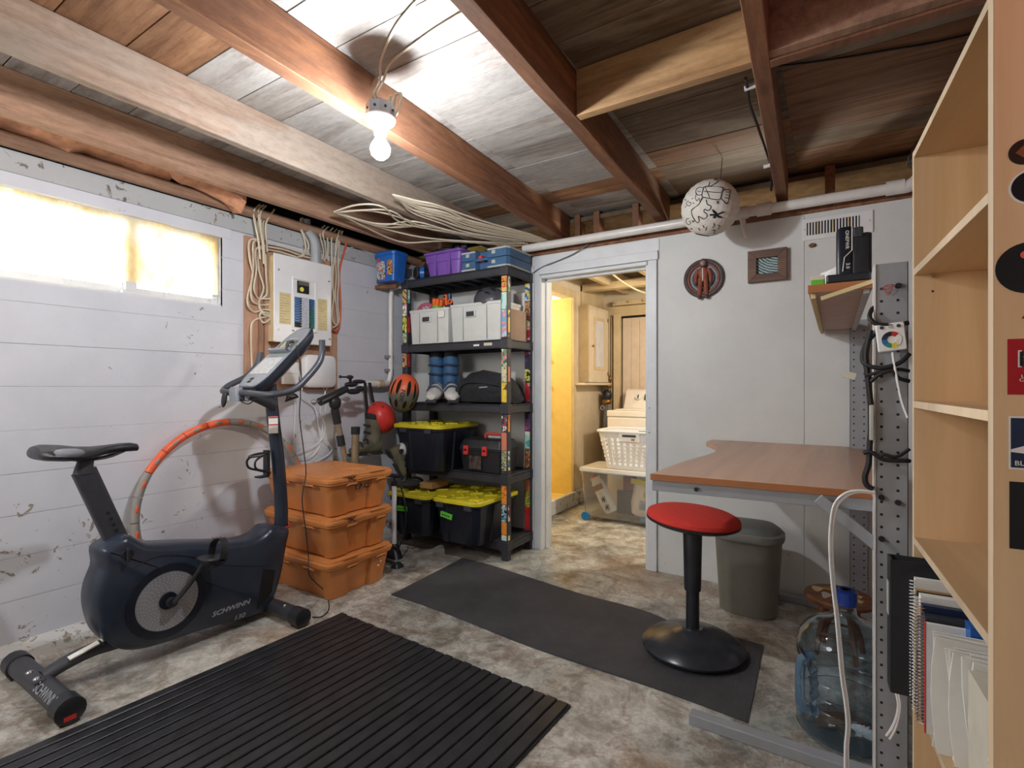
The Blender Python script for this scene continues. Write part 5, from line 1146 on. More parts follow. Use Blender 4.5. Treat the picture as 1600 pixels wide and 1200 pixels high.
strokes = [([(300, 262), (340, 255), (445, 265), (440, 300), (425, 355), (385, 358), (320, 345), (285, 335), (290, 290), (300, 262)], .0026), ([(300, 295), (360, 300), (430, 305)], .002), ([(310, 262), (330, 310), (345, 345)], .002),
           ([(298, 270), (265, 262), (240, 280), (236, 305), (255, 325), (285, 320)], .0022), ([(250, 290), (262, 300), (275, 292)], .0018), ([(240, 315), (232, 345), (245, 370), (262, 350), (270, 375), (282, 345)], .002),
           ([(442, 268), (460, 282), (505, 285), (500, 330), (478, 392), (455, 372), (430, 350)], .0024), ([(500, 300), (470, 300)], .0018), ([(496, 325), (466, 320)], .0018), ([(490, 350), (462, 342)], .0018),
           ([(335, 255), (345, 225), (335, 195)], .0022), ([(350, 255), (385, 235), (410, 212), (395, 198), (378, 205)], .0022), ([(290, 345), (260, 395), (215, 430), (202, 450), (215, 500), (250, 540), (262, 520), (255, 490), (285, 505), (300, 510), (322, 495), (320, 470), (300, 455), (305, 435), (330, 445), (350, 430), (352, 408), (325, 395), (318, 360)], .0026),
           ([(345, 480), (385, 480), (440, 500)], .005), ([(370, 450), (400, 480), (420, 500)], .005), ([(455, 455), (405, 475), (370, 500)], .005), ([(365, 440), (400, 470), (380, 505)], .004),
           ([(180, 370), (165, 380), (165, 400), (185, 408), (198, 395), (192, 380), (180, 385)], .002), ([(205, 355), (215, 350)], .002), ([(212, 385), (222, 388)], .002), ([(160, 365), (150, 358)], .002), ([(160, 410), (152, 418)], .002),
           ([(185, 505), (165, 510), (160, 535), (178, 555), (195, 545), (190, 530), (180, 532)], .002), ([(470, 190), (510, 225), (545, 270)], .004), ([(500, 240), (552, 238)], .004), ([(520, 200), (525, 235)], .003),
           ([(395, 370), (415, 390)], .002), ([(415, 370), (400, 392)], .002), ([(375, 545), (380, 565), (365, 580)], .002), ([(405, 560), (425, 565), (410, 590)], .002), ([(365, 600), (385, 598), (375, 625)], .002), ([(235, 625), (280, 635), (340, 645)], .003),
           ([(290, 560), (300, 580)], .002), ([(255, 580), (268, 600)], .002), ([(320, 575), (312, 600)], .002), ([(195, 585), (208, 590)], .003), ([(205, 520), (225, 535)], .002), ([(225, 520), (208, 538)], .002)]
for s, w in strokes:
    pts = [on_lantern(*q) for q in s]; pts = [p for p in pts if p is not None]
    if len(pts) > 1:
        b = nb(); tube(b, cr(pts, 4), w*.9, 5); part('marker_drawing', b, M_ink, t)
# ---------------------------------------------------------------- wall plaque, picture, vent
pc = at(1099, 434, y=3.3); t = thing('wall_plaque', 'round plaque with an orange-suited astronaut standing in front of a ring', 'plaque', (pc.x, 3.31, 1.74))
MP = frame_from(Vector((pc.x, 3.314, 1.868)), (1, 0, 0), (0, 0, 1))
def tor(R, r, z, mat, nm, sq=1): 
    b = nb(); tube(b, [MP @ Vector((R*math.cos(a), R*math.sin(a), z)) for a in [2*PI*i/36 for i in range(36)]], r, 8, False, True); part(nm, b, mat, t, sm=True)
M_pq = plain('plaque_grey', '5f5553', .6, .2, .15); M_pq2 = plain('plaque_rust', '8a5646', .55, 0, .2, .3, 50)
b = nb(); lathe(b, [(.001, 0), (.08, 0), (.08, .006), (.001, .006)], 32, MP); part('back_disc', b, plain('plaque_blue', '7f8a9c', .5, 0, .25, 0, 20), t)
tor(.108, .013, .008, M_pq, 'outer_ring'); tor(.09, .008, .01, M_pq2, 'inner_ring'); tor(.06, .008, .01, M_pq, 'inner_ring')
suit = plain('astronaut_suit', '96513a', .55, 0, .15, .3, 40)
def pe(nm, c, r, mat): b = nb(); ell(b, c, r, MP, 14, 8); part(nm, b, mat, t, sm=True)
pe('suit', (0, .028, .02), (.032, .042, .014), suit)
for s in (-1, 1):
    b = nb(); tube(b, [MP @ Vector(p) for p in ((s*.03, .055, .018), (s*.043, .02, .02), (s*.044, -.025, .02))], [.012, .011, .009], 8); part('arm', b, suit, t, sm=True); pe('glove', (s*.044, -.032, .02), (.009, .01, .008), M_pq)
    b = nb(); tube(b, [MP @ Vector(p) for p in ((s*.014, 0, .018), (s*.018, -.05, .02), (s*.02, -.105, .02))], [.017, .014, .011], 8); part('suit_leg', b, suit, t, sm=True); pe('boot', (s*.021, -.118, .022), (.012, .012, .011), M_pq)
pe('helmet', (0, .092, .02), (.026, .029, .018), M_pq); pe('visor', (0, .09, .034), (.016, .017, .008), plain('visor', '9c7a6a', .3)); 
part('suit_zip', box(-.003, .003, -.02, .06, .032, .036, MP), M_stick, t)
t = thing('framed_picture', 'wide brown wooden frame around a small teal ringed picture on the back wall', 'picture', (2.75, 3.305, 1.81))
x0, x1, z0, z1, w = 2.645, 2.848, 1.808, 1.993, .046; y = 3.314
for pts in ([(x0, z0), (x1, z0), (x1-w, z0+w), (x0+w, z0+w)], [(x1, z0), (x1, z1), (x1-w, z1-w), (x1-w, z0+w)], [(x1, z1), (x0, z1), (x0+w, z1-w), (x1-w, z1-w)], [(x0, z1), (x0, z0), (x0+w, z0+w), (x0+w, z1-w)]):
    part('frame_side', ext(nb(), pts, y-.032, y, 'y'), W_frame, t, bev=.002)
m, nt, bs = node_mat('ringed_print'); v = coords(nt, (1, 1, 1), False); v.inputs['Location'].default_value = (-.06, 0, -.22)
tcn = N(nt, 'ShaderNodeTexWave', wave_type='RINGS', rings_direction='Y'); tcn.inputs['Scale'].default_value = 22; tcn.inputs['Distortion'].default_value = 2; tcn.inputs['Detail Scale'].default_value = 2; nt.links.new(v.outputs[0], tcn.inputs['Vector'])
r = ramp(nt, [(.25, rgb('1b333b')), (.45, rgb('6f9ba3')), (.65, rgb('dfe9e4')), (.9, rgb('8fb3b4'))]); nt.links.new(tcn.outputs['Fac'], r.inputs[0]); nt.links.new(r.outputs[0], bs.inputs['Base Color'])
part('print', box(x0+w-.002, x1-w+.002, y-.01, y-.006, z0+w-.002, z1-w+.002), m, t)
t = thing('wall_vent', 'white metal vent register with vertical slots high on the back wall', 'vent', (3.09, 3.305, 2.02))
part('register_plate', box(2.925, 3.25, 3.306, 3.3165, 2.018, 2.138), M_whitep, t, bev=.003); part('dark_opening', box(2.945, 3.19, 3.304, 3.3065, 2.045, 2.115), M_ink, t)
for k in range(17): xx = 2.952+k*.0142; part('slat', box(xx, xx+.0065, 3.300, 3.306, 2.044, 2.116), M_label if k % 5 == 3 else M_whitep, t)
for x in (2.934, 3.236): 
    b = nb(); cyl(b, (x, 3.304, 2.08), (x, 3.307, 2.08), .003, n=8); part('screw', b, M_steel, t)
b = nb(); cyl(b, (2.975, 3.30, 1.988), (2.975, 3.315, 1.988), .011, n=8); ell(b, (2.972, 3.312, 1.988), (.018, .004, .013)); solo('wall_anchor', b, plain('rusty', '7a5a44', .8), 'rusty broken wall anchor in a hole below the vent', 'anchor')
# ---------------------------------------------------------------- small high shelf between the uprights
t = thing('wall_shelf', 'laminated shelf with an orange-brown edge carried between the two perforated posts', 'shelf', (3.1, 2.6, 1.5))
part('board', box(3.005, 3.178, 1.955, 3.30, 1.508, 1.53), plain('shelf_underside', 'bfa79c', .6, 0, .05), t, bev=.001)
part('edge_band', box(3.004, 3.18, 1.938, 1.955, 1.506, 1.532), W_deskedge, t, bev=.001)
part('batten', box(3.012, 3.026, 1.96, 3.29, 1.490, 1.508), M_label, t, bev=.001); part('batten', box(3.155, 3.172, 1.96, 3.29, 1.494, 1.508), M_casegrey, t, bev=.001)
M = frame_from(Vector((3.06, 1.93, 1.49)), (1, 0, .3), (0, 1, 0)); solo('wooden_stick', box(-.02, .13, 0, .012, -.006, .006, M), M_label, 'pale wooden stick leaning on the front edge of the wall shelf', 'stick')
cz = 1.533; t = thing('battery_pack', 'tall black rechargeable battery standing in its charger on the wall shelf', 'battery', (3.13, 1.99, cz))
part('charger_base', box(3.055, 3.175, 1.945, 2.07, cz, cz+.028), M_black, t, bev=.006)
b = nb(); loft(b, [rr(.045, .10, .012, cz+.028, cx=3.105, cy=2.0), rr(.045, .10, .012, cz+.165, cx=3.105, cy=2.0), rr(.035, .09, .012, cz+.178, cx=3.108, cy=2.0)]); part('battery_face', b, M_navy, t, sm=True)
b = nb(); loft(b, [rr(.055, .09, .01, cz+.028, cx=3.15, cy=2.0), rr(.055, .09, .01, cz+.15, cx=3.15, cy=2.0), rr(.045, .07, .01, cz+.155, cx=3.15, cy=2.0)]); part('battery_body', b, M_black, t, sm=True)
part('release_button', box(3.128, 3.155, 1.95, 1.975, cz+.14, cz+.172), M_char, t, bev=.004)
Mb = frame_from(Vector((3.112, 1.9495, cz+.135)), (0, 0, -1), (1, 0, 0)); text('lettering', 'ONEPWR', .014, Mb, M_paper, t); text('lettering', '3.0', .015, frame_from(Vector((3.114, 1.9495, cz+.052)), (0, 0, -1), (1, 0, 0)), M_paper, t)
b = nb(); pts = [(3.125, cz+.175), (3.125, cz+.1), (3.105, cz+.08), (3.1, cz+.035)]; tube(b, [(x, 1.9492, z) for x, z in pts], .0014, 5); part('stripe', b, M_paper, t)
t = thing('small_carton', 'small green and white carton on the wall shelf left of the battery', 'box', (3.035, 2.0, cz)); part('carton', box(3.012, 3.05, 1.955, 2.05, cz, cz+.022), M_green, t, bev=.001); part('carton_top', box(3.0115, 3.0505, 1.9545, 2.0505, cz+.017, cz+.032), M_stick, t, bev=.001)
b = nb(); rings = [[(3.1+w*math.cos(a), 2.14+.05*math.sin(a), zz+.006*math.sin(3*a)) for a in [2*PI*j/18 for j in range(18)]] for w, zz in ((.09, cz), (.085, cz+.04), (.06, cz+.075), (.02, cz+.085))]
loft(b, rings); solo('plastic_bag', b, M_paper, 'crumpled white plastic bag behind the battery on the wall shelf', 'bag')
# ---------------------------------------------------------------- workbench: posts, desk top, rails
t = thing('workbench', 'desk with beech laminate top on a grey perforated steel frame against the back wall', 'desk', (2.9, 2.6, 0))
def upright(x0, x1, y0, y1, h, cols, nm):
    b = nb(); tk = .003
    B(b, x0, x1, y0, y0+tk, 0, h); B(b, x0, x0+tk, y0, y1, 0, h); B(b, x1-tk, x1, y0, y1, 0, h); B(b, x0, x1, y1-tk, y1, 0, h)
    u = part('upright', b, M_alu, t, bev=.0008, label=nm); hb = nb()
    n_ = int(h/.0375)
    for c in cols:
        for k in range(n_-1):
            z = .03+.0375*k; cyl(hb, (c, y0-.0006, z), (c, y0+.0005, z), .0042, n=8)
    o = part('hole_pattern', hb, M_ink, u); o['kind'] = 'stuff'; return u
u1 = upright(3.182, 3.261, 1.885, 1.925, 1.567, (3.197, 3.2365), 'near grey perforated post'); u2 = upright(3.145, 3.225, 3.235, 3.275, 1.55, (3.163, 3.207), 'far grey perforated post')
part('side_flange', box(3.178, 3.183, 1.882, 1.95, 0, 1.567), M_whitep, t)
for x, z in ((3.197, .868), (3.2365, .858), (3.197, .745), (3.2365, 1.497)):
    b = nb(); cyl(b, (x, 1.884, z), (x, 1.872, z), .0085, .007, 12); part('bolt', b, M_ink, t, sm=True)
top = [(2.498, 1.893), (3.205, 1.935), (3.205, 3.31), (2.44, 3.31), (2.435, 3.2), (2.445, 3.12), (2.49, 3.03), (2.54, 2.92), (2.565, 2.80), (2.572, 2.70), (2.565, 2.58), (2.545, 2.45), (2.52, 2.25), (2.505, 2.05)]
part('desk_top', ext(nb(), top, .852, .875, 'z'), W_desk, t, bev=.002)
tp = [(2.4965, 1.8915), (3.2055, 1.934), (3.2055, 1.936), (2.4965, 1.8935)]
part('edge_band', ext(nb(), tp, .852, .8745, 'z'), W_deskedge, t)
M = frame_from(Vector((2.5, 1.90, .831)), (1, .06, 0), (0, 1, 0)); part('rail', box(.0, .70, 0, .03, -.02, .02, M), M_alu, t, bev=.002)
part('rail', box(2.5, 3.2, 3.24, 3.27, .81, .851), M_alu, t, bev=.002)
for x in (2.66, 3.06):
    b = nb(); cyl(b, (x, 1.90, .832), (x, 1.888+(x-2.5)*.06, .832), .008, n=12); part('bolt', b, M_ink, t, sm=True)
for y in (1.925, 3.225):
    b = nb(); M = frame_from(Vector((3.045, y-.028, .835)), Vector((.14, 0, -.115)), (0, 1, 0)); B(b, -.015, .20, 0, .004, -.017, .017, M); part('brace', b, M_alu, t, bev=.003)
for y in (1.87, 3.225): part('foot', box(2.64, 3.25, y, y+.045, .0, .038), M_alu, t, bev=.003)
# things on the near post
t = thing('power_cable', 'thick black cable wound around the near perforated post down to the desk', 'cable', (3.2, 1.87, .87))
def loop(pts, r=.0065, mt=M_ink): b = nb(); tube(b, cr(pts, 6), r, 8); part('cable', b, mt, t, sm=True)
loop([(3.26, 1.868, 1.385), (3.22, 1.862, 1.38), (3.185, 1.862, 1.385), (3.168, 1.868, 1.405), (3.172, 1.885, 1.43), (3.182, 1.89, 1.44)])
loop([(3.18, 1.88, 1.36), (3.155, 1.885, 1.32), (3.15, 1.88, 1.28), (3.165, 1.868, 1.262), (3.20, 1.862, 1.255), (3.24, 1.862, 1.27), (3.262, 1.87, 1.295)])
loop([(3.17, 1.88, 1.37), (3.158, 1.878, 1.30), (3.162, 1.872, 1.24), (3.168, 1.872, 1.17), (3.172, 1.872, 1.10), (3.168, 1.872, 1.03), (3.165, 1.87, .97), (3.156, 1.87, .93), (3.16, 1.87, .905), (3.176, 1.87, .893)], .008)
loop([(3.155, 1.868, 1.232), (3.19, 1.862, 1.242), (3.23, 1.862, 1.25), (3.262, 1.87, 1.245)], .005); loop([(3.17, 1.864, 1.215), (3.19, 1.86, 1.235), (3.22, 1.858, 1.245), (3.235, 1.86, 1.225), (3.262, 1.866, 1.215)], .0055)
loop([(3.152, 1.866, 1.0), (3.17, 1.862, 1.005), (3.2, 1.858, .985), (3.25, 1.86, .985), (3.262, 1.866, .985)], .006); loop([(3.19, 1.862, .985), (3.2, 1.858, 1.0), (3.23, 1.858, .995), (3.262, 1.864, 1.02)], .005)
part('velcro_wrap', box(3.166, 3.178, 1.858, 1.872, 1.04, 1.145), M_casegrey, t, bev=.003)
t = thing('light_controller', 'white square light controller with a coloured dial strapped to the near post', 'controller', (3.225, 1.86, 1.29))
MC = frame_from(Vector((3.2185, 1.868, 1.345)), (1, 0, .1), (.12, 0, 1))
if MC.to_3x3().col[2].y > 0: MC = MC @ Matrix.Diagonal((1, 1, -1, 1))
b = nb(); loft(b, [rr(.07, .083, .005, 0), rr(.07, .083, .005, .008), rr(.064, .077, .005, .012)], True, MC); part('plate', b, M_whitep, t, sm=True)
seg = [('c0392b', -1), ('1c1c22', 0), ('1f2f4d', 1), ('2a6fa8', 2), ('2f8f7a', 3), ('e0d24a', 4), ('e8e6de', 5), ('e9e7e0', 6)]
for k, (h, _) in enumerate(seg):
    a0 = math.radians(40+k*45); pts = [(.024*math.cos(a0+i*PI/16), -.008+.024*math.sin(a0+i*PI/16)) for i in range(5)]+[(.011*math.cos(a0+i*PI/16), -.008+.011*math.sin(a0+i*PI/16)) for i in range(4, -1, -1)]
    b = nb(); ext(b, pts, .012, .0135, 'z', MC); part('dial_segment', b, plain('dial_'+h, h, .4), t)
for x in (-.02, .0, .02):
    b = nb(); lathe(b, [(.001, .012), (.005, .012), (.005, .014), (.001, .014)], 12, MC @ Matrix.Translation((x, .03, 0))); part('button', b, M_char if x else M_casegrey, t)
cables('controller_lead', 'white lead dropping from the light controller behind the bookcase', 'cable', [[(3.222, 1.862, 1.3), (3.225, 1.858, 1.27), (3.232, 1.855, 1.22), (3.242, 1.852, 1.16), (3.256, 1.85, 1.11)]], .0035, M_whitep)
cables('string_loop', 'tangle of red string tied through the top hole of the near post', 'string', [[(3.196, 1.878, 1.492), (3.21, 1.87, 1.5), (3.226, 1.872, 1.498), (3.21, 1.868, 1.486), (3.2, 1.87, 1.494)], [(3.2, 1.875, 1.49), (3.212, 1.868, 1.475), (3.222, 1.87, 1.492), (3.205, 1.868, 1.497)], [(3.203, 1.875, 1.488), (3.211, 1.868, 1.47), (3.218, 1.87, 1.48), (3.224, 1.87, 1.5)]], .0012, plain('red_string', 'b04a42', .8), k=4)
b = nb(); Ms = frame_from(Vector((3.118, 1.92, 1.235)), (1, 0, -.3), (.3, 0, 1)); B(b, -.016, .016, -.01, .01, -.018, .018, Ms); B(b, -.026, -.014, -.004, .004, .008, .014, Ms); B(b, -.01, 0, -.004, .004, -.028, -.018, Ms)
solo('plug_adapter', b, M_stick, 'small white plug adapter hanging at the left of the near post', 'plug')
cables('extension_lead', 'flat white lead arching over the desk edge and down in front of the water bottle', 'cable',
       [[(3.18, 1.865, .885), (3.14, 1.86, .887), (3.105, 1.855, .875), (3.078, 1.85, .84), (3.068, 1.845, .78), (3.066, 1.84, .70), (3.072, 1.84, .6), (3.082, 1.84, .5), (3.088, 1.84, .42), (3.095, 1.84, .33), (3.105, 1.84, .25), (3.11, 1.84, .18), (3.106, 1.84, .12), (3.105, 1.83, .05), (3.1, 1.8, .006)],
        [(3.18, 1.868, .882), (3.14, 1.863, .882), (3.11, 1.858, .868), (3.085, 1.853, .835), (3.074, 1.848, .775), (3.072, 1.843, .70), (3.077, 1.843, .6), (3.087, 1.843, .5), (3.094, 1.843, .42), (3.101, 1.843, .33), (3.111, 1.843, .25), (3.116, 1.843, .18), (3.112, 1.843, .12), (3.112, 1.835, .05), (3.11, 1.8, .006)]], .0042, M_whitep)
cables('post_lead', 'white double lead at the foot of the near post beside the binders', 'cable',
       [[at(*p, y=1.80) for p in [(1416, 985), (1408, 1010), (1398, 1040), (1396, 1065), (1403, 1095), (1402, 1115), (1395, 1135), (1385, 1150)]], [at(*p, y=1.80) for p in [(1419, 990), (1411, 1012), (1401, 1040), (1399, 1065), (1406, 1095), (1405, 1115), (1399, 1138), (1390, 1155)]]], .0035, M_whitep)
# ---------------------------------------------------------------- red wobble stool
t = thing('wobble_stool', 'round stool with a red padded seat, black column and domed black base', 'stool', (2.531, 2.409, .006))
O = Vector((2.531, 2.409, .006)); MT = Matrix.Translation(O)
b = nb(); lathe(b, [(.17, 0), (.2, .002), (.222, .014), (.225, .024), (.218, .032), (.17, .06), (.1, .085), (.05, .097), (.044, .103), (.0, .104)], 48, MT); part('base', b, plain('stool_base_black', '33363d', .25, .1, .12), t, sm=True)
b = nb(); lathe(b, [(.029, .09), (.029, .30), (.001, .30)], 24, MT); part('inner_column', b, M_black, t, sm=True)
b = nb(); lathe(b, [(.001, .27), (.036, .27), (.0365, .275), (.042, .54), (.036, .555), (.001, .555)], 24, MT); part('outer_column', b, M_black, t, sm=True)
MS = MT @ Matrix.Translation((0, 0, .585)) @ Matrix.Rotation(.07, 4, 'Y')
b = nb(); lathe(b, [(.03, -.035), (.10, -.032), (.18, -.014), (.203, -.002), (.204, .006), (.001, .006)], 48, MS); part('seat_pan', b, M_black, t, sm=True)
b = nb(); lathe(b, [(.198, .004), (.2035, .012), (.2, .026), (.18, .036), (.1, .042), (.001, .044)], 48, MS); part('seat_cushion', b, M_redfab, t, sm=True, label='red padded cushion')
# ---------------------------------------------------------------- waste bin
t = thing('waste_bin', 'grey plastic waste bin with a domed lid under the desk', 'bin', (2.70, 2.98, 0), 0)
MB_ = Matrix.Translation((2.685, 3.0, 0)) @ Matrix.Rotation(.0, 4, 'Z')
b = nb(); loft(b, [rr(.26, .19, .075, .001, 6), rr(.28, .205, .085, .01, 6), rr(.325, .25, .1, .40, 6), rr(.33, .255, .1, .405, 6), rr(.315, .24, .1, .405, 6)], True, MB_); part('body', b, M_bin, t, sm=True)
b = nb(); loft(b, [rr(.345, .268, .11, .395, 6), rr(.35, .272, .11, .402, 6), rr(.348, .27, .11, .43, 6), rr(.335, .258, .11, .438, 6)], True, MB_); part('lid_rim', b, M_binlid, t, sm=True)
b = nb(); loft(b, [rr(.325, .248, .11, .436, 6), rr(.315, .238, .11, .452, 6), rr(.26, .19, .09, .472, 6), rr(.14, .1, .05, .482, 6)], True, MB_); part('swing_lid', b, plain('bin_lid_dark', '6b6d69', .5), t, sm=True)
# ---------------------------------------------------------------- little painted stool
t = thing('step_stool', 'low round brown wooden stool with painted cream and yellow shapes, behind the water bottle', 'stool', (3.10, 2.73, 0))
MT = Matrix.Translation((3.095, 2.74, 0))
b = nb(); lathe(b, [(.001, .228), (.12, .228), (.135, .236), (.138, .25), (.132, .26), (.001, .262)], 40, MT); part('seat', b, W_stool, t, sm=True)
for a in (.6, 2.2, 3.7, 5.3):
    b = nb(); cyl(b, MT @ Vector((.07*math.cos(a), .07*math.sin(a), .23)), MT @ Vector((.115*math.cos(a), .115*math.sin(a), .002)), .016, .012, 10); part('leg', b, W_stool, t, sm=True)
for z, r in ((.10, .1),):
    for a, c in ((.6, 2.2), (2.2, 3.7), (3.7, 5.3), (5.3, .6)):
        b = nb(); cyl(b, MT @ Vector((r*math.cos(a), r*math.sin(a), z)), MT @ Vector((r*math.cos(c), r*math.sin(c), z)), .008, n=8); part('stretcher', b, W_stool, t, sm=True)
def blob(cx_, cy_, rx, ry, mat, nm='painted_shape', n=16, wob=.15, ph=0, lob=3):
    b = nb(); pts = [(cx_+rx*math.cos(a)*(1+wob*math.sin(lob*a+ph)), cy_+ry*math.sin(a)*(1+wob*math.sin(lob*a+ph))) for a in [2*PI*i/n for i in range(n)]]
    ext(b, pts, .2605, .2632, 'z', MT); part(nm, b, mat, t)
blob(-.085, .03, .022, .03, M_label); blob(-.04, .055, .025, .015, plain('ochre_paint', 'c79a3a', .6), wob=.02); blob(-.05, -.035, .018, .035, M_stick, ph=1); blob(.0, -.01, .02, .024, M_stick, wob=.05); blob(.03, .06, .024, .02, M_ink, wob=.1)
blob(.07, .02, .016, .016, M_label, lob=5, wob=.35); blob(-.02, .09, .016, .012, M_label, lob=5, wob=.35); blob(.0, -.075, .025, .018, M_ink); blob(.07, -.04, .018, .018, M_label, lob=5, wob=.3)
# ---------------------------------------------------------------- water bottle
t = thing('water_bottle', 'large blue-tinted clear water cooler bottle with a blue cap standing beside the near post', 'bottle', (3.125, 2.13, 0))
MT = Matrix.Translation((3.11, 2.12, 0)); ha = math.radians(200)
prof = [(.03, .004), (.13, .004), (.15, .015), (.152, .05), (.146, .07), (.15, .085), (.15, .11), (.145, .118), (.15, .126), (.15, .15), (.145, .158), (.15, .166), (.15, .20), (.145, .208), (.15, .216), (.15, .27), (.148, .30), (.138, .335), (.115, .365), (.085, .385), (.045, .40), (.034, .415), (.031, .45), (.033, .475), (.03, .485)]
rings = []
for r, z in prof:
    ring = []
    for j in range(56):
        a = 2*PI*j/56; da = (a-ha+PI) % (2*PI)-PI; f = math.exp(-(da/.28)**2)*(1/(1+math.exp(-(z-.06)/.012)))*(1/(1+math.exp((z-.24)/.012)))
        q = r-.06*f; ring.append((q*math.cos(a), q*math.sin(a), z))
    rings.append(ring)
b = nb(); loft(b, rings, False, MT)
M_jug = clear('blue_polycarbonate', (.72, .84, .93, 1), .04, 1.0, 1.35)
o = part('bottle_body', b, M_jug, t, sm=True); md = o.modifiers.new('wall', 'SOLIDIFY'); md.thickness = .004
b = nb(); c = lambda r, z: MT @ Vector((r*math.cos(ha), r*math.sin(ha), z)); tube(b, cr([c(.09, .055), c(.135, .07), c(.143, .10), c(.143, .2), c(.135, .24), c(.10, .255)], 5), .016, 10); part('grip', b, clear('blue_grip', (.42, .62, .85, 1), .08, .85, 1.3), t, sm=True)
b = nb(); lathe(b, [(.001, .497), (.03, .497), (.036, .492), (.036, .478), (.0365, .474), (.0345, .455), (.036, .45), (.034, .446), (.03, .446)], 28, MT); part('cap', b, plain('cap_blue', '1d3f9c', .3), t, sm=True, label='blue cap')
b = nb(); lathe(b, [(.012, .497), (.02, .499), (.022, .497), (.012, .4965)], 20, MT); part('cap_ring', b, plain('cap_blue_dark', '142a6a', .4), t, sm=True)
# ---------------------------------------------------------------- mats
t = thing('ribbed_mat', 'heavy black rubber mat with raised ribs in front of the exercise bike', 'mat', (1.56, .9, 0), 0)
def rib_mat():
    M = Matrix.Translation((.885, 1.80, 0)) @ Matrix.Rotation(math.radians(-2.6), 4, 'Z')
    W, D, n_ = 1.36, 1.85, 26
    part('mat_base', box(0, W, -D, 0, .001, .009, M), M_rubber, t, bev=.002)
    p = W/n_
    for k in range(n_):
        part('rib', box(k*p+.005, (k+1)*p-.005, -D, -.001-.004*(k % 2), .009, .0155, M), M_rubber, t, bev=.003, seg=1)
rib_mat()
b = nb(); A, Bb, Cc, D = Vector((.881, 2.832, 0)), Vector((2.80, 2.62, 0)), Vector((2.817, 1.984, 0)), Vector((.92, 2.119, 0)); nx, ny = 60, 10; V = []
for k in range(2):
    for j in range(ny+1):
        for i in range(nx+1):
            u, v = i/nx, j/ny; p = (A*(1-u)+Bb*u)*(1-v)+(D*(1-u)+Cc*u)*v
            e = math.sin(u*9)*.012*(1 if v in (0, 1) else 0)+(.06*math.exp(-((u-.82)/.08)**2)*(1-v)*-1); h = (.004+.005*max(0, math.sin(u*11+.6))*(1 if j in (0, ny) else 0)) if k else .0005
            V.append(b.verts.new((p.x, p.y+e, h)))
S = (nx+1)*(ny+1); I = lambda k, j, i: V[k*S+j*(nx+1)+i]
for j in range(ny):
    for i in range(nx): b.faces.new((I(1, j, i), I(1, j, i+1), I(1, j+1, i+1), I(1, j+1, i))); b.faces.new((I(0, j, i), I(0, j+1, i), I(0, j+1, i+1), I(0, j, i+1)))
for i in range(nx):
    for j in (0, ny): b.faces.new((I(0, j, i), I(0, j, i+1), I(1, j, i+1), I(1, j, i)))
for j in range(ny):
    for i in (0, nx): b.faces.new((I(0, j, i), I(0, j+1, i), I(1, j+1, i), I(1, j, i)))
m, nt, bs = node_mat('yoga_mat_foam'); v = coords(nt, (1, 1, 1), False); n = noise(nt, v, 3, 5, .7); r = ramp(nt, [(.35, rgb('38393e')), (.65, rgb('4a4a4f'))]); nt.links.new(n.outputs[0], r.inputs[0]); nt.links.new(r.outputs[0], bs.inputs['Base Color']); bs.inputs['Roughness'].default_value = .65
wv = N(nt, 'ShaderNodeTexWave'); wv.inputs['Scale'].default_value = 55; nt.links.new(v.outputs[0], wv.inputs['Vector']); bump(nt, bs, wv.outputs['Fac'], .5, .003)
solo('exercise_mat', b, m, 'long thin dark grey exercise mat under the red stool', 'mat', sm=True)
# ---------------------------------------------------------------- bookcase at the right
F = Vector((3.264, 1.812, 0)); rzb = math.radians(2.9)
t = thing('bookcase', 'tall maple laminate bookcase at the right edge, stickers on its side', 'bookcase', F, rzb)
bk_ = t; MBk = PM[t.name]   # local: -y toward the camera, +x into the wall side
BWd, BD, TH2 = .662, .30, .02
def bb(nm, x0, x1, y0, y1, z0, z1, mat=W_maple, bev=.0008, par=None): return part(nm, box(x0, x1, y0, y1, z0, z1, MBk), mat, par or bk_, bev=bev)
bb('side_panel', 0, BD, -TH2, 0, 0, 1.853); near = bb('side_panel', .0, BD, -BWd-.026, -BWd, 0, 1.853)
bb('back_panel', BD-.008, BD, -BWd, -TH2, .05, 1.85)
bb('top_board', 0, BD-.01, -BWd, -TH2, 1.833, 1.851, W_mapleh)
SZ = [1.507, 1.142, .766, .352, .05]
for z in SZ:
    s = bb('shelf', .0, BD-.01, -BWd+.001, -TH2-.001, z, z+.018, W_mapleh); bb('edge_band', -.001, .0, -BWd+.001, -TH2-.001, z, z+.018, W_edge, 0, s)
bb('edge_band', -.001, .0, -BWd-.026, -BWd, 0, 1.853, W_edge, 0); bb('edge_band', -.001, 0, -TH2, 0, 0, 1.853, W_edge, 0); bb('edge_band', -.001, 0, -BWd, -TH2, 1.833, 1.851, W_edge, 0)
for z in (1.50,):
    b = nb(); cyl(b, MBk @ Vector((.04, -TH2-.012, z)), MBk @ Vector((.04, -TH2, z)), .004, n=10); part('shelf_pin', b, M_chrome, bk_, sm=True)
for z in (1.46,):
    b = nb(); cyl(b, MBk @ Vector((.04, -TH2-.0005, z)), MBk @ Vector((.04, -TH2, z)), .003, n=8); part('pin_hole', b, M_ink, bk_)
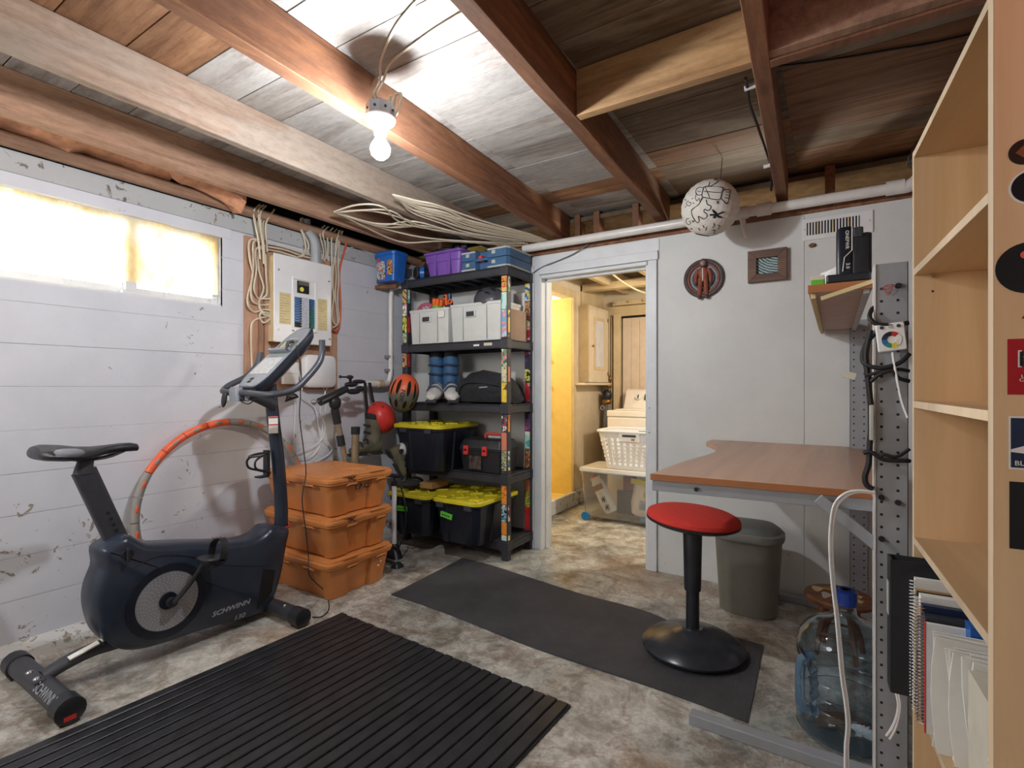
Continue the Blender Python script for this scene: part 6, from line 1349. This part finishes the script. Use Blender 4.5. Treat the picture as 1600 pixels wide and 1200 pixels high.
# stickers on the near side panel (it faces the camera side)
ys = -BWd-.026
def spl(px, py):   # local x, z on that face
    p = MBk.inverted() @ CAM; d = (MBk.inverted().to_3x3() @ (at(px, py, y=1)-CAM)); k = (ys-p.y)/d.y; q = p+d*k; return q.x, q.z
def sdisc(px, py, rpx, mat, dy, nm='sticker'):
    x, z = spl(px, py); r = abs(spl(px, py-rpx)[1]-z); b = nb(); lathe(b, [(.0001, 0), (r, 0), (r, .0006), (.0001, .0006)], 32, MBk @ frame_from(Vector((x, ys-dy, z)), (1, 0, 0), (0, 0, 1))); return part(nm, b, mat, near)
def srect(x0, y0, x1, y1, mat, dy, nm='sticker'):
    ax, az = spl(x0, y0); cx_, cz_ = spl(x1, y1); return part(nm, box(ax, cx_, ys-dy-.0006, ys-dy, cz_, az, MBk), mat, near)
M_sk = plain('sticker_black', '121316', .35); M_sred = plain('sticker_red', 'b0121f', .4); M_snavy = plain('sticker_navy', '1c2a4a', .4)
sdisc(1602, 237, 20, plain('sticker_brown', '2a1a16', .4), .0003); x, z = spl(1601, 237); part('sticker_art', box(-.008, .008, -.001, 0, -.008, .008, MBk @ Matrix.Translation((x, ys-.001, z)) @ Matrix.Rotation(PI/4, 4, 'Y')), plain('sticker_rust', '8a4a2c', .5), near)
sdisc(1613, 291, 28, M_paper, .0003); sdisc(1613, 291, 25, M_sk, .001); sdisc(1608, 418, 40, M_sk, .0003); sdisc(1602, 398, 6, plain('sticker_salmon', 'd9655a', .5), .001, 'sticker_art')
x, z = spl(1603, 493); text('lettering', 'A', .016, MBk @ frame_from(Vector((x, ys-.0008, z)), (1, 0, 0), (0, 0, 1)), M_sk, near, shear=.2)
srect(1574, 530, 1640, 617, M_sred, .0003); x, z = spl(1605, 562); text('lettering', 'K', .040, MBk @ frame_from(Vector((x, ys-.0014, z)), (1, 0, 0), (0, 0, 1)), M_paper, near, sx=1.1); text('lettering', 'K', .034, MBk @ frame_from(Vector((x, ys-.0032, z)), (1, 0, 0), (0, 0, 1)), M_sk, near, sx=1.1)
for s, dz in (('LOS', 588), ('CATS', 594)):
    x, z = spl(1598, dz); text('lettering', s, .007, MBk @ frame_from(Vector((x+.004, ys-.0014, z)), (1, 0, 0), (0, 0, 1)), M_paper, near)
srect(1576, 650, 1650, 737, M_paper, .0003); srect(1579, 653, 1648, 734, M_snavy, .0009)
x0_, z0_ = spl(1579, 702); x1_, z1_ = spl(1640, 680); xa, za = spl(1579, 712); b = nb(); ext(b, [(x0_, z0_), (x0_+.015, z0_+.006), (x1_, z1_), (x1_, z1_-.008), (x0_+.018, z0_-.006), (x0_, z0_-.004)], ys-.0021, ys-.0015, 'y', MBk); part('sticker_wave', b, M_paper, near)
x, z = spl(1592, 724); text('lettering', 'BLU', .011, MBk @ frame_from(Vector((x+.004, ys-.002, z)), (1, 0, 0), (0, 0, 1)), M_paper, near)
srect(1577, 752, 1660, 866, M_sk, .0003)
# ---- binders and notebooks on the lower shelf
zs_ = .352+.0185
def slab(nm, label, cat, y0, y1, x0, dep, h, mat, group='papers and notebooks on the low shelf', z=zs_, extra=None):
    t = thing(nm, label, cat, MBk @ Vector((x0+dep/2, (y0+y1)/2, z)), rzb, group)
    part('cover', box(x0, x0+dep, y0, y1, z, z+h, MBk), mat, t, bev=.0008); return t
t1 = thing('ring_binder', 'black ring binder sticking out at the far end of the low shelf', 'binder', MBk @ Vector((.1, -.06, zs_)), rzb)
part('spine', box(-.062, -.056, -.085, -.028, zs_, zs_+.36, MBk), M_black, t1, bev=.001); part('cover', box(-.06, .2, -.030, -.027, zs_, zs_+.36, MBk), M_black, t1); part('cover', box(-.06, .2, -.086, -.083, zs_, zs_+.36, MBk), M_black, t1)
part('pages', box(-.045, .19, -.081, -.032, zs_+.006, zs_+.345, MBk), M_paper, t1); part('spine_label', box(-.0635, -.062, -.06, -.03, zs_+.2, zs_+.29, MBk), M_casegrey, t1)
t_ = slab('black_folder', 'dark folder standing behind the ring binder', 'folder', -.026, -.0215, .02, .2, .385, M_black)
def coil_book(y0, y1, h, cover, coil, label, x0=-.02):
    t = slab('spiral_notebook', label, 'notebook', y0, y1, x0+.008, .2, h, cover, 'spiral notebooks on the low shelf')
    n_ = int(h/.009); yc = (y0+y1)/2; r = (y1-y0)*.62; pts = []
    b = nb(); hh = Vector((0, 0, 0))
    for i in range(n_*8): a = 2*PI*i/8; pts.append(MBk @ Vector((x0+.006+r*.9*math.cos(a), yc+r*math.sin(a), zs_+.006+(h-.012)*i/(n_*8))))
    tube(b, pts, .0012, 4); part('spiral_binding', b, coil, t); return t
M_kraft = plain('kraft', 'b48a5a', .8)
yc = -.09
for w, h, cv, co, lab in ((.014, .325, M_paper, M_whitep, 'white spiral notebook next to the ring binder'), (.012, .30, M_hazel, M_casegrey, 'kraft-covered spiral notebook with grey wire, second from the binder'), (.020, .30, M_ink, M_ink, 'notebook with a thick black spiral, third from the binder'), (.022, .305, M_paper, M_paper, 'notebook with a fat white plastic comb binding'),
                          (.020, .29, M_snavy, M_kraft, 'navy notebook with a tan wire spiral'), (.022, .275, M_char, M_steel, 'dark notebook with a shiny black wire spiral')):
    coil_book(yc-w, yc, h, cv, co, lab); yc -= w+.006
yc -= .004
blue = slab('blue_box_file', 'blue box file rising behind the papers on the low shelf', 'file', yc-.045, yc, .06, .19, .285, M_blue); 
yc -= .0
slab('red_folder', 'white folder with a red spine on the low shelf', 'folder', yc-.008, yc, -.014, .2, .265, M_paper); part('spine', box(-.0155, -.0135, yc-.009, yc+.001, zs_, zs_+.266, MBk), M_red, bpy.data.objects['red_folder'], label='red spine'); yc -= .05
for k, (w, h, dep, lab) in enumerate(((.03, .265, .25, 'thick sheaf of white papers beside the red-spined folder'), (.03, .25, .24, 'middle sheaf of white papers, its front corner bent'), (.04, .255, .23, 'near sheaf of white papers toward the open end'))):
    x0 = -.01+.02*k; t_ = thing('paper_sheaf', lab, 'papers', MBk @ Vector((x0+.1, yc-w/2, zs_)), rzb, 'papers and notebooks on the low shelf')
    n_ = 4
    for i in range(n_):
        y1 = yc-w*i/n_; y0 = y1-w/n_+.0008; b = nb(); q = .012*math.sin(i*2+k)
        rings = [[(x0+abs(q)+.01*math.sin(f*3+i), y0-.006*f*f*(i % 2), zs_+h*f), (x0+abs(q)+.01*math.sin(f*3+i), y1-.002-.006*f*f*(i % 2), zs_+h*f), (x0+dep, y1-.002, zs_+h*f*(1-.02*i)), (x0+dep, y0, zs_+h*f*(1-.02*i))] for f in (0, .25, .5, .75, 1)]
        loft(b, rings, True, MBk); part('paper', b, M_paper, t_)
    yc -= w+.004
gap = slab('document_box', 'pale grey upright document box on the low shelf', 'box', -.60, yc-.002, .03, .24, .24, M_stick)
st = thing('picture_book', 'dark book with a striped black and white spine, nearest on the low shelf', 'book', MBk @ Vector((.1, -.62, zs_)), rzb)
part('cover', box(.01, .2, -.645, -.615, zs_, zs_+.235, MBk), M_ink, st, bev=.001)
for k in range(14): part('spine_stripe', box(.0085, .01, -.64, -.62, zs_+.01+.013*k, zs_+.017+.013*k, MBk), M_paper, st)
# ---------------------------------------------------------------- laundry room contents
t = thing('wall_cabinet', 'narrow cream wall cabinet with a pale panel door seen through the doorway', 'cabinet', (.89, 5.1, 1.24))
cy0, cy1, cz0, cz1 = 4.86, 5.38, 1.245, 2.04
part('cabinet_body', box(.832, .93, cy0, cy1, cz0, cz1), M_lbeam, t, bev=.003)
d_ = part('cabinet_door', box(.93, .95, cy0, cy1, cz0, cz1), M_lwall, t, bev=.003)
part('door_inner_frame', box(.95, .956, cy0+.12, cy1-.12, cz0+.13, cz1-.11), M_lbeam, d_, bev=.002); part('glass_panel', box(.956, .958, cy0+.155, cy1-.155, cz0+.165, cz1-.145), plain('pale_glass', 'd2d3da', .25), d_)
b = nb(); ell(b, (.965, cy0+.07, 1.62), (.012, .012, .012)); part('knob', b, M_brass, d_, sm=True)
for z in (1.34, 1.93): part('hinge', box(.95, .954, cy1-.03, cy1-.01, z-.02, z+.02), M_brass, d_)
solo('wall_ledge', box(.832, .96, 4.73, 5.45, 1.215, 1.24), M_lwall, 'thin cream ledge directly under the wall cabinet', 'shelf', bev=.003)
t = thing('back_door', 'closed boarded cream door behind the washing machine', 'door', (1.4, 5.46, 0))
x = 1.09
part('door_post', box(1.0, 1.07, 5.4, 5.5, 0, 2.0), M_lbeam, t, bev=.003)
for k in range(8): part('door_board', box(x+k*.095, x+.093+k*.095, 5.45, 5.475, .02, 1.955-.0*k), plain('door_board_paint', 'd5c2ae', .6, 0, .04) if k == 0 else bpy.data.materials['door_board_paint'], t, bev=.003)
part('door_head_gap', box(1.07, 1.9, 5.46, 5.49, 1.955, 1.985), M_dark, t)
t = thing('supply_pipes', 'cream supply pipes with brass valves in the corner left of the washing machine', 'pipes', (.96, 5.42, .9))
for px in (.905, .935, .965):
    b = nb(); cyl(b, (px, 5.44, .5), (px, 5.44, 1.98), .011, n=8); part('pipe', b, M_lbeam, t, sm=True)
for (x_, z) in ((.93, 1.31), (.97, 1.28), (.945, 1.2)):
    b = nb(); cyl(b, (x_-.03, 5.40, z), (x_+.03, 5.40, z), .014, n=10); ell(b, (x_, 5.38, z+.01), (.018, .012, .018)); part('valve', b, M_brass, t, sm=True)
b = nb(); ell(b, (.94, 5.36, 1.10), (.055, .05, .07)); part('black_pump', b, M_black, t, sm=True)
b = nb(); ell(b, (.945, 5.35, 1.035), (.05, .045, .035)); part('pump_base', b, M_brass, t, sm=True)
b = nb(); tube(b, [(.9+.022*math.cos(a), 5.33, .965+.022*math.sin(a)) for a in [2*PI*i/10 for i in range(10)]], .005, 6, False, True); part('hand_wheel', b, M_casegrey, t, sm=True)
for k in range(5):
    b = nb(); tube(b, cr([(.93+.012*k, 5.36, 1.0), (.915+.018*k, 5.35, .85), (.93+.012*k, 5.36, .7), (.95, 5.37, .45)], 4), .009, 6); part('hose', b, M_steel if k % 2 else M_binlid, t, sm=True)
# washing machine
t = thing('washing_machine', 'white top-loading washing machine with a sloped control panel in the laundry room', 'washer', (1.5, 5.05, 0))
wx0, wx1, wy0, wy1 = 1.165, 1.85, 4.80, 5.39
part('cabinet_body', box(wx0, wx1, wy0, wy1, .02, .90), M_washer, t, bev=.012); part('top_deck', box(wx0-.004, wx1+.004, wy0-.004, wy1, .902, .965), M_washer, t, bev=.012)
part('lid', box(wx0+.08, wx1-.08, wy0+.02, wy1-.16, .966, .978), M_washer, t, bev=.005)
b = nb(); ext(b, [(wy1-.16, .966), (wy1-.145, 1.0), (wy1-.07, 1.16), (wy1-.03, 1.175), (wy1, 1.17), (wy1, .966)], wx0+.01, wx1-.01, 'x'); con_ = part('control_console', b, M_washer, t, bev=.01)
Mk = frame_from(Vector((1.33, wy1-.115, 1.085)), (1, 0, 0), (0, .42, .9)); b = nb(); lathe(b, [(.001, .022), (.026, .02), (.03, .0), (.001, -.01)], 24, Mk); kn = part('dial', b, M_whitep, con_, sm=True); part('dial_mark', box(-.006, .006, -.02, .02, .022, .028, Mk), M_char, kn)
part('display', box(.06, .12, -.03, .035, .0, .006, Mk), M_char, con_, bev=.002)
for i in range(2):
    b = nb(); cyl(b, (wx0+.06+i*.5, wy0+.06, 0), (wx0+.06+i*.5, wy0+.06, .03), .02, n=10); part('foot', b, M_black, t)
# clear storage box
M_clr = clear('clear_polypropylene', (.93, .92, .90, 1), .18, .92, 1.15)
cx0, cx1, cyy0, cyy1 = 1.12, 1.92, 4.24, 4.70
Ct = thing('clear_storage_box', 'large clear plastic storage box on blue wheels just inside the laundry room', 'box', ((cx0+cx1)/2, (cyy0+cyy1)/2, 0))
cxm, cym = (cx0+cx1)/2, (cyy0+cyy1)/2
b = nb(); loft(b, [rr(.72, .40, .03, .03, cx=cxm, cy=cym), rr(.78, .45, .03, .44, cx=cxm, cy=cym), rr(.774, .444, .03, .44, cx=cxm, cy=cym), rr(.714, .394, .03, .035, cx=cxm, cy=cym)]); part('box_body', b, M_clr, Ct, sm=True)
b = nb(); loft(b, [rr(.80, .47, .03, .437, cx=cxm, cy=cym), rr(.81, .48, .03, .445, cx=cxm, cy=cym), rr(.80, .47, .03, .47, cx=cxm, cy=cym), rr(.76, .43, .03, .474, cx=cxm, cy=cym)]); part('box_lid', b, plain('translucent_lid', 'd9d2c6', .3, 0, .03), Ct, sm=True)
part('blue_rim', box(cx0+.02, cx1-.02, cyy0-.012, cyy0-.006, .437, .447), plain('pale_blue_rim', 'a9bfd4', .4), Ct)
M_bwh = plain('blue_wheel', '1e7fc2', .4)
for x_ in (cx0+.04, cx1-.06):
    b = nb(); cyl(b, (x_+.02, cyy0-.005, .038), (x_+.02, cyy0+.02, .038), .037, n=20); part('wheel', b, M_bwh, Ct, sm=True)
def bagm(name, label, c, w, h, d, mat, tilt, cat='bag', n=14):
    t = thing(name, label, cat, (c[0], c[1], .04)); M = Matrix.Translation(c) @ Matrix.Rotation(tilt, 4, 'Y'); b = nb(); rings = []
    for f, k in ((-.5, .75), (-.45, .95), (-.2, 1.0), (.1, .97), (.32, .9), (.44, .7), (.5, .85)):
        rings.append([(w*.5*k*math.cos(a)*(1+.05*math.sin(3*a+f*9)), d*.5*(k if f < .4 else .3)*math.sin(a), f*h) for a in [2*PI*j/n for j in range(n)]])
    loft(b, rings, True, M); part('bag_body', b, mat, t, sm=True); return t, M
t, M = bagm('rice_bag', 'white bag with black handwritten characters inside the clear box, leaning left', (1.30, 4.37, .22), .13, .34, .08, M_paper, -.5)
for k, s in enumerate((((-.025, 0), (.025, .0)), ((0, .03), (0, -.03)), ((-.02, .02), (.02, -.022)), ((.02, .02), (-.022, -.02)))):
    for o in (-.04, -.115):
        b = nb(); tube(b, [M @ Vector((s[0][0]+.005, -.046, o+s[0][1])), M @ Vector((s[1][0], -.046, o+s[1][1]))], .0035, 5); part('brush_stroke', b, M_ink, t)
part('brown_print', box(-.05, .05, -.044, -.04, .05, .10, M), plain('brown_print', '9a6a3a', .7, 0, .3, 0, 60), t)
t, M = bagm('flour_bag', 'pale paper flour bag with a yellow top inside the clear box, at the right', (1.68, 4.40, .235), .24, .34, .12, plain('flour_paper', 'e3d8ca', .8, 0, .05), .08)
part('yellow_top', box(-.12, .11, -.064, -.05, .11, .155, M), M_yellow, t, bev=.003)
b = nb(); ell(b, (.03, -.062, .03), (.03, .004, .035), M, 14, 6); part('yellow_emblem', b, M_yellow, t, sm=True)
for k in range(6): part('print_line', box(-.03, .1, -.0655, -.062, -.10+k*.014, -.095+k*.014, M), plain('blue_print', '7e93b3', .7) if k == 0 else bpy.data.materials['blue_print'], t)
solo('maroon_packet', box(1.45, 1.72, 4.47, 4.52, .20, .40), plain('maroon', '7a3540', .6, 0, .15), 'maroon packet at the back inside the clear box', 'packet', bev=.006)
solo('grey_packet', box(1.40, 1.56, 4.45, 4.47, .045, .26, None), M_char, 'dark grey packet in the middle of the clear box', 'packet', bev=.006)
b = nb(); ell(b, (1.215, 4.40, .35), (.045, .04, .05)); solo('red_packet', b, plain('coral', 'e0604a', .5), 'small coral red packet in the upper left of the clear box', 'packet', sm=True)
solo('blue_block', box(1.66, 1.86, 4.30, 4.36, .042, .07), plain('denim_blue', '5f86b5', .6), 'flat blue block lying at the front of the clear box', 'box', bev=.004)
# laundry basket
t = thing('laundry_basket', 'white plastic laundry basket with rectangular holes standing on the clear box', 'basket', (1.56, 4.45, .475))
Mk = Matrix.Translation((1.59, 4.46, .476)); h = .33; NX, NZ = 64, 9
def even(P, n):
    P = [Vector(q) for q in P]; P.append(P[0]); Ls = [0]
    for a_, b_ in zip(P, P[1:]): Ls.append(Ls[-1]+(b_-a_).length)
    out = []; k = 0
    for i in range(n):
        s = Ls[-1]*i/n
        while Ls[k+1] < s: k += 1
        out.append(P[k].lerp(P[k+1], (s-Ls[k])/max(1e-9, Ls[k+1]-Ls[k])))
    return out
def bring(z, k=1.0): f = z/h; return even(rr(.50+.13*f, .33+.10*f, .09, z, 8), 64)
b = nb(); zz = [0, .03]+[.03+.035*i for i in range(1, 8)]+[.30, h]
rings = [bring(z) for z in zz]; V = [[b.verts.new(Mk @ Vector(p)) for p in r_] for r_ in rings]
for k in range(len(V)-1):
    for j in range(64):
        if 1 <= k <= 7 and j % 2 == 0 and not (14 < j % 32 < 18 and k > 6): continue
        b.faces.new((V[k][j], V[k][(j+1) % 64], V[k+1][(j+1) % 64], V[k+1][j]))
b.faces.new(V[0])
for k in range(1, 8):      # horizontal bars between the holes
    for j in range(64):
        a_, b_ = V[k][j].co, V[k][(j+1) % 64].co; q = [b.verts.new(p) for p in (a_+Vector((0, 0, -.005)), b_+Vector((0, 0, -.005)), b_+Vector((0, 0, .006)), a_+Vector((0, 0, .006)))]; b.faces.new(q)
o = part('lattice_body', b, M_whitep, t); md = o.modifiers.new('wall', 'SOLIDIFY'); md.thickness = .003
b = nb(); R0 = [Vector(p) for p in rr(.64, .44, .10, h, 8)]
tube(b, [Mk @ p for p in R0], .012, 8, False, True); part('rim', b, M_whitep, t, sm=True)
part('handle_plate', box(-.09, .09, -.228, -.215, .25, h, Mk), M_whitep, t, bev=.004); part('handle_slot', box(-.06, .06, -.2295, -.2275, .29, .31, Mk), M_char, t); part('rim_label', box(.02, .05, -.2295, -.2275, .262, .28, Mk), M_hazel, t)
part('handle_slot', box(-.06, .06, .205, .212, .29, .31, Mk), M_char, t)
# lamp tube and shelf goods glimpsed in the yellow closet
t = thing('tube_lamp', 'glowing lamp tube glimpsed in the yellow closet through the doorway', 'lamp', (.55, 4.64, 1.7))
b = nb(); cyl(b, (.515, 4.64, 1.75), (.515, 4.64, 2.08), .02, n=12); part('tube', b, emis('tube_glow', (1, .95, .8, 1), 9), t, sm=True); part('holder', box(.49, .54, 4.66, 4.698, 1.72, 2.1), M_whitep, t)
for k, (z, h_, c, nm) in enumerate(((1.52, .1, M_red, 'red'), (1.28, .12, M_stick, 'pale'), (1.05, .1, M_orange, 'orange'))):
    b = nb(); lathe(b, [(.001, 0), (.03, 0), (.03, h_*.7), (.012, h_*.85), (.012, h_)], 12, Matrix.Translation((.52, 4.63, z+.001))); solo('closet_bottle', b, c, nm+' bottle on a small shelf in the yellow closet', 'bottle', sm=True)
    solo('closet_shelf', box(.44, .56, 4.58, 4.699, z-.015, z), M_yroom, 'small yellow closet shelf carrying the '+nm+' bottle', 'shelf')
cables('laundry_cable', 'cream cable sagging under the laundry room ceiling', 'cable', [[at(*p, y=yy) for p, yy in [((955, 427), 3.9), ((975, 442), 4.1), ((995, 453), 4.4), ((1010, 458), 4.7), ((1022, 459), 4.9)]]], .008, M_lbeam)
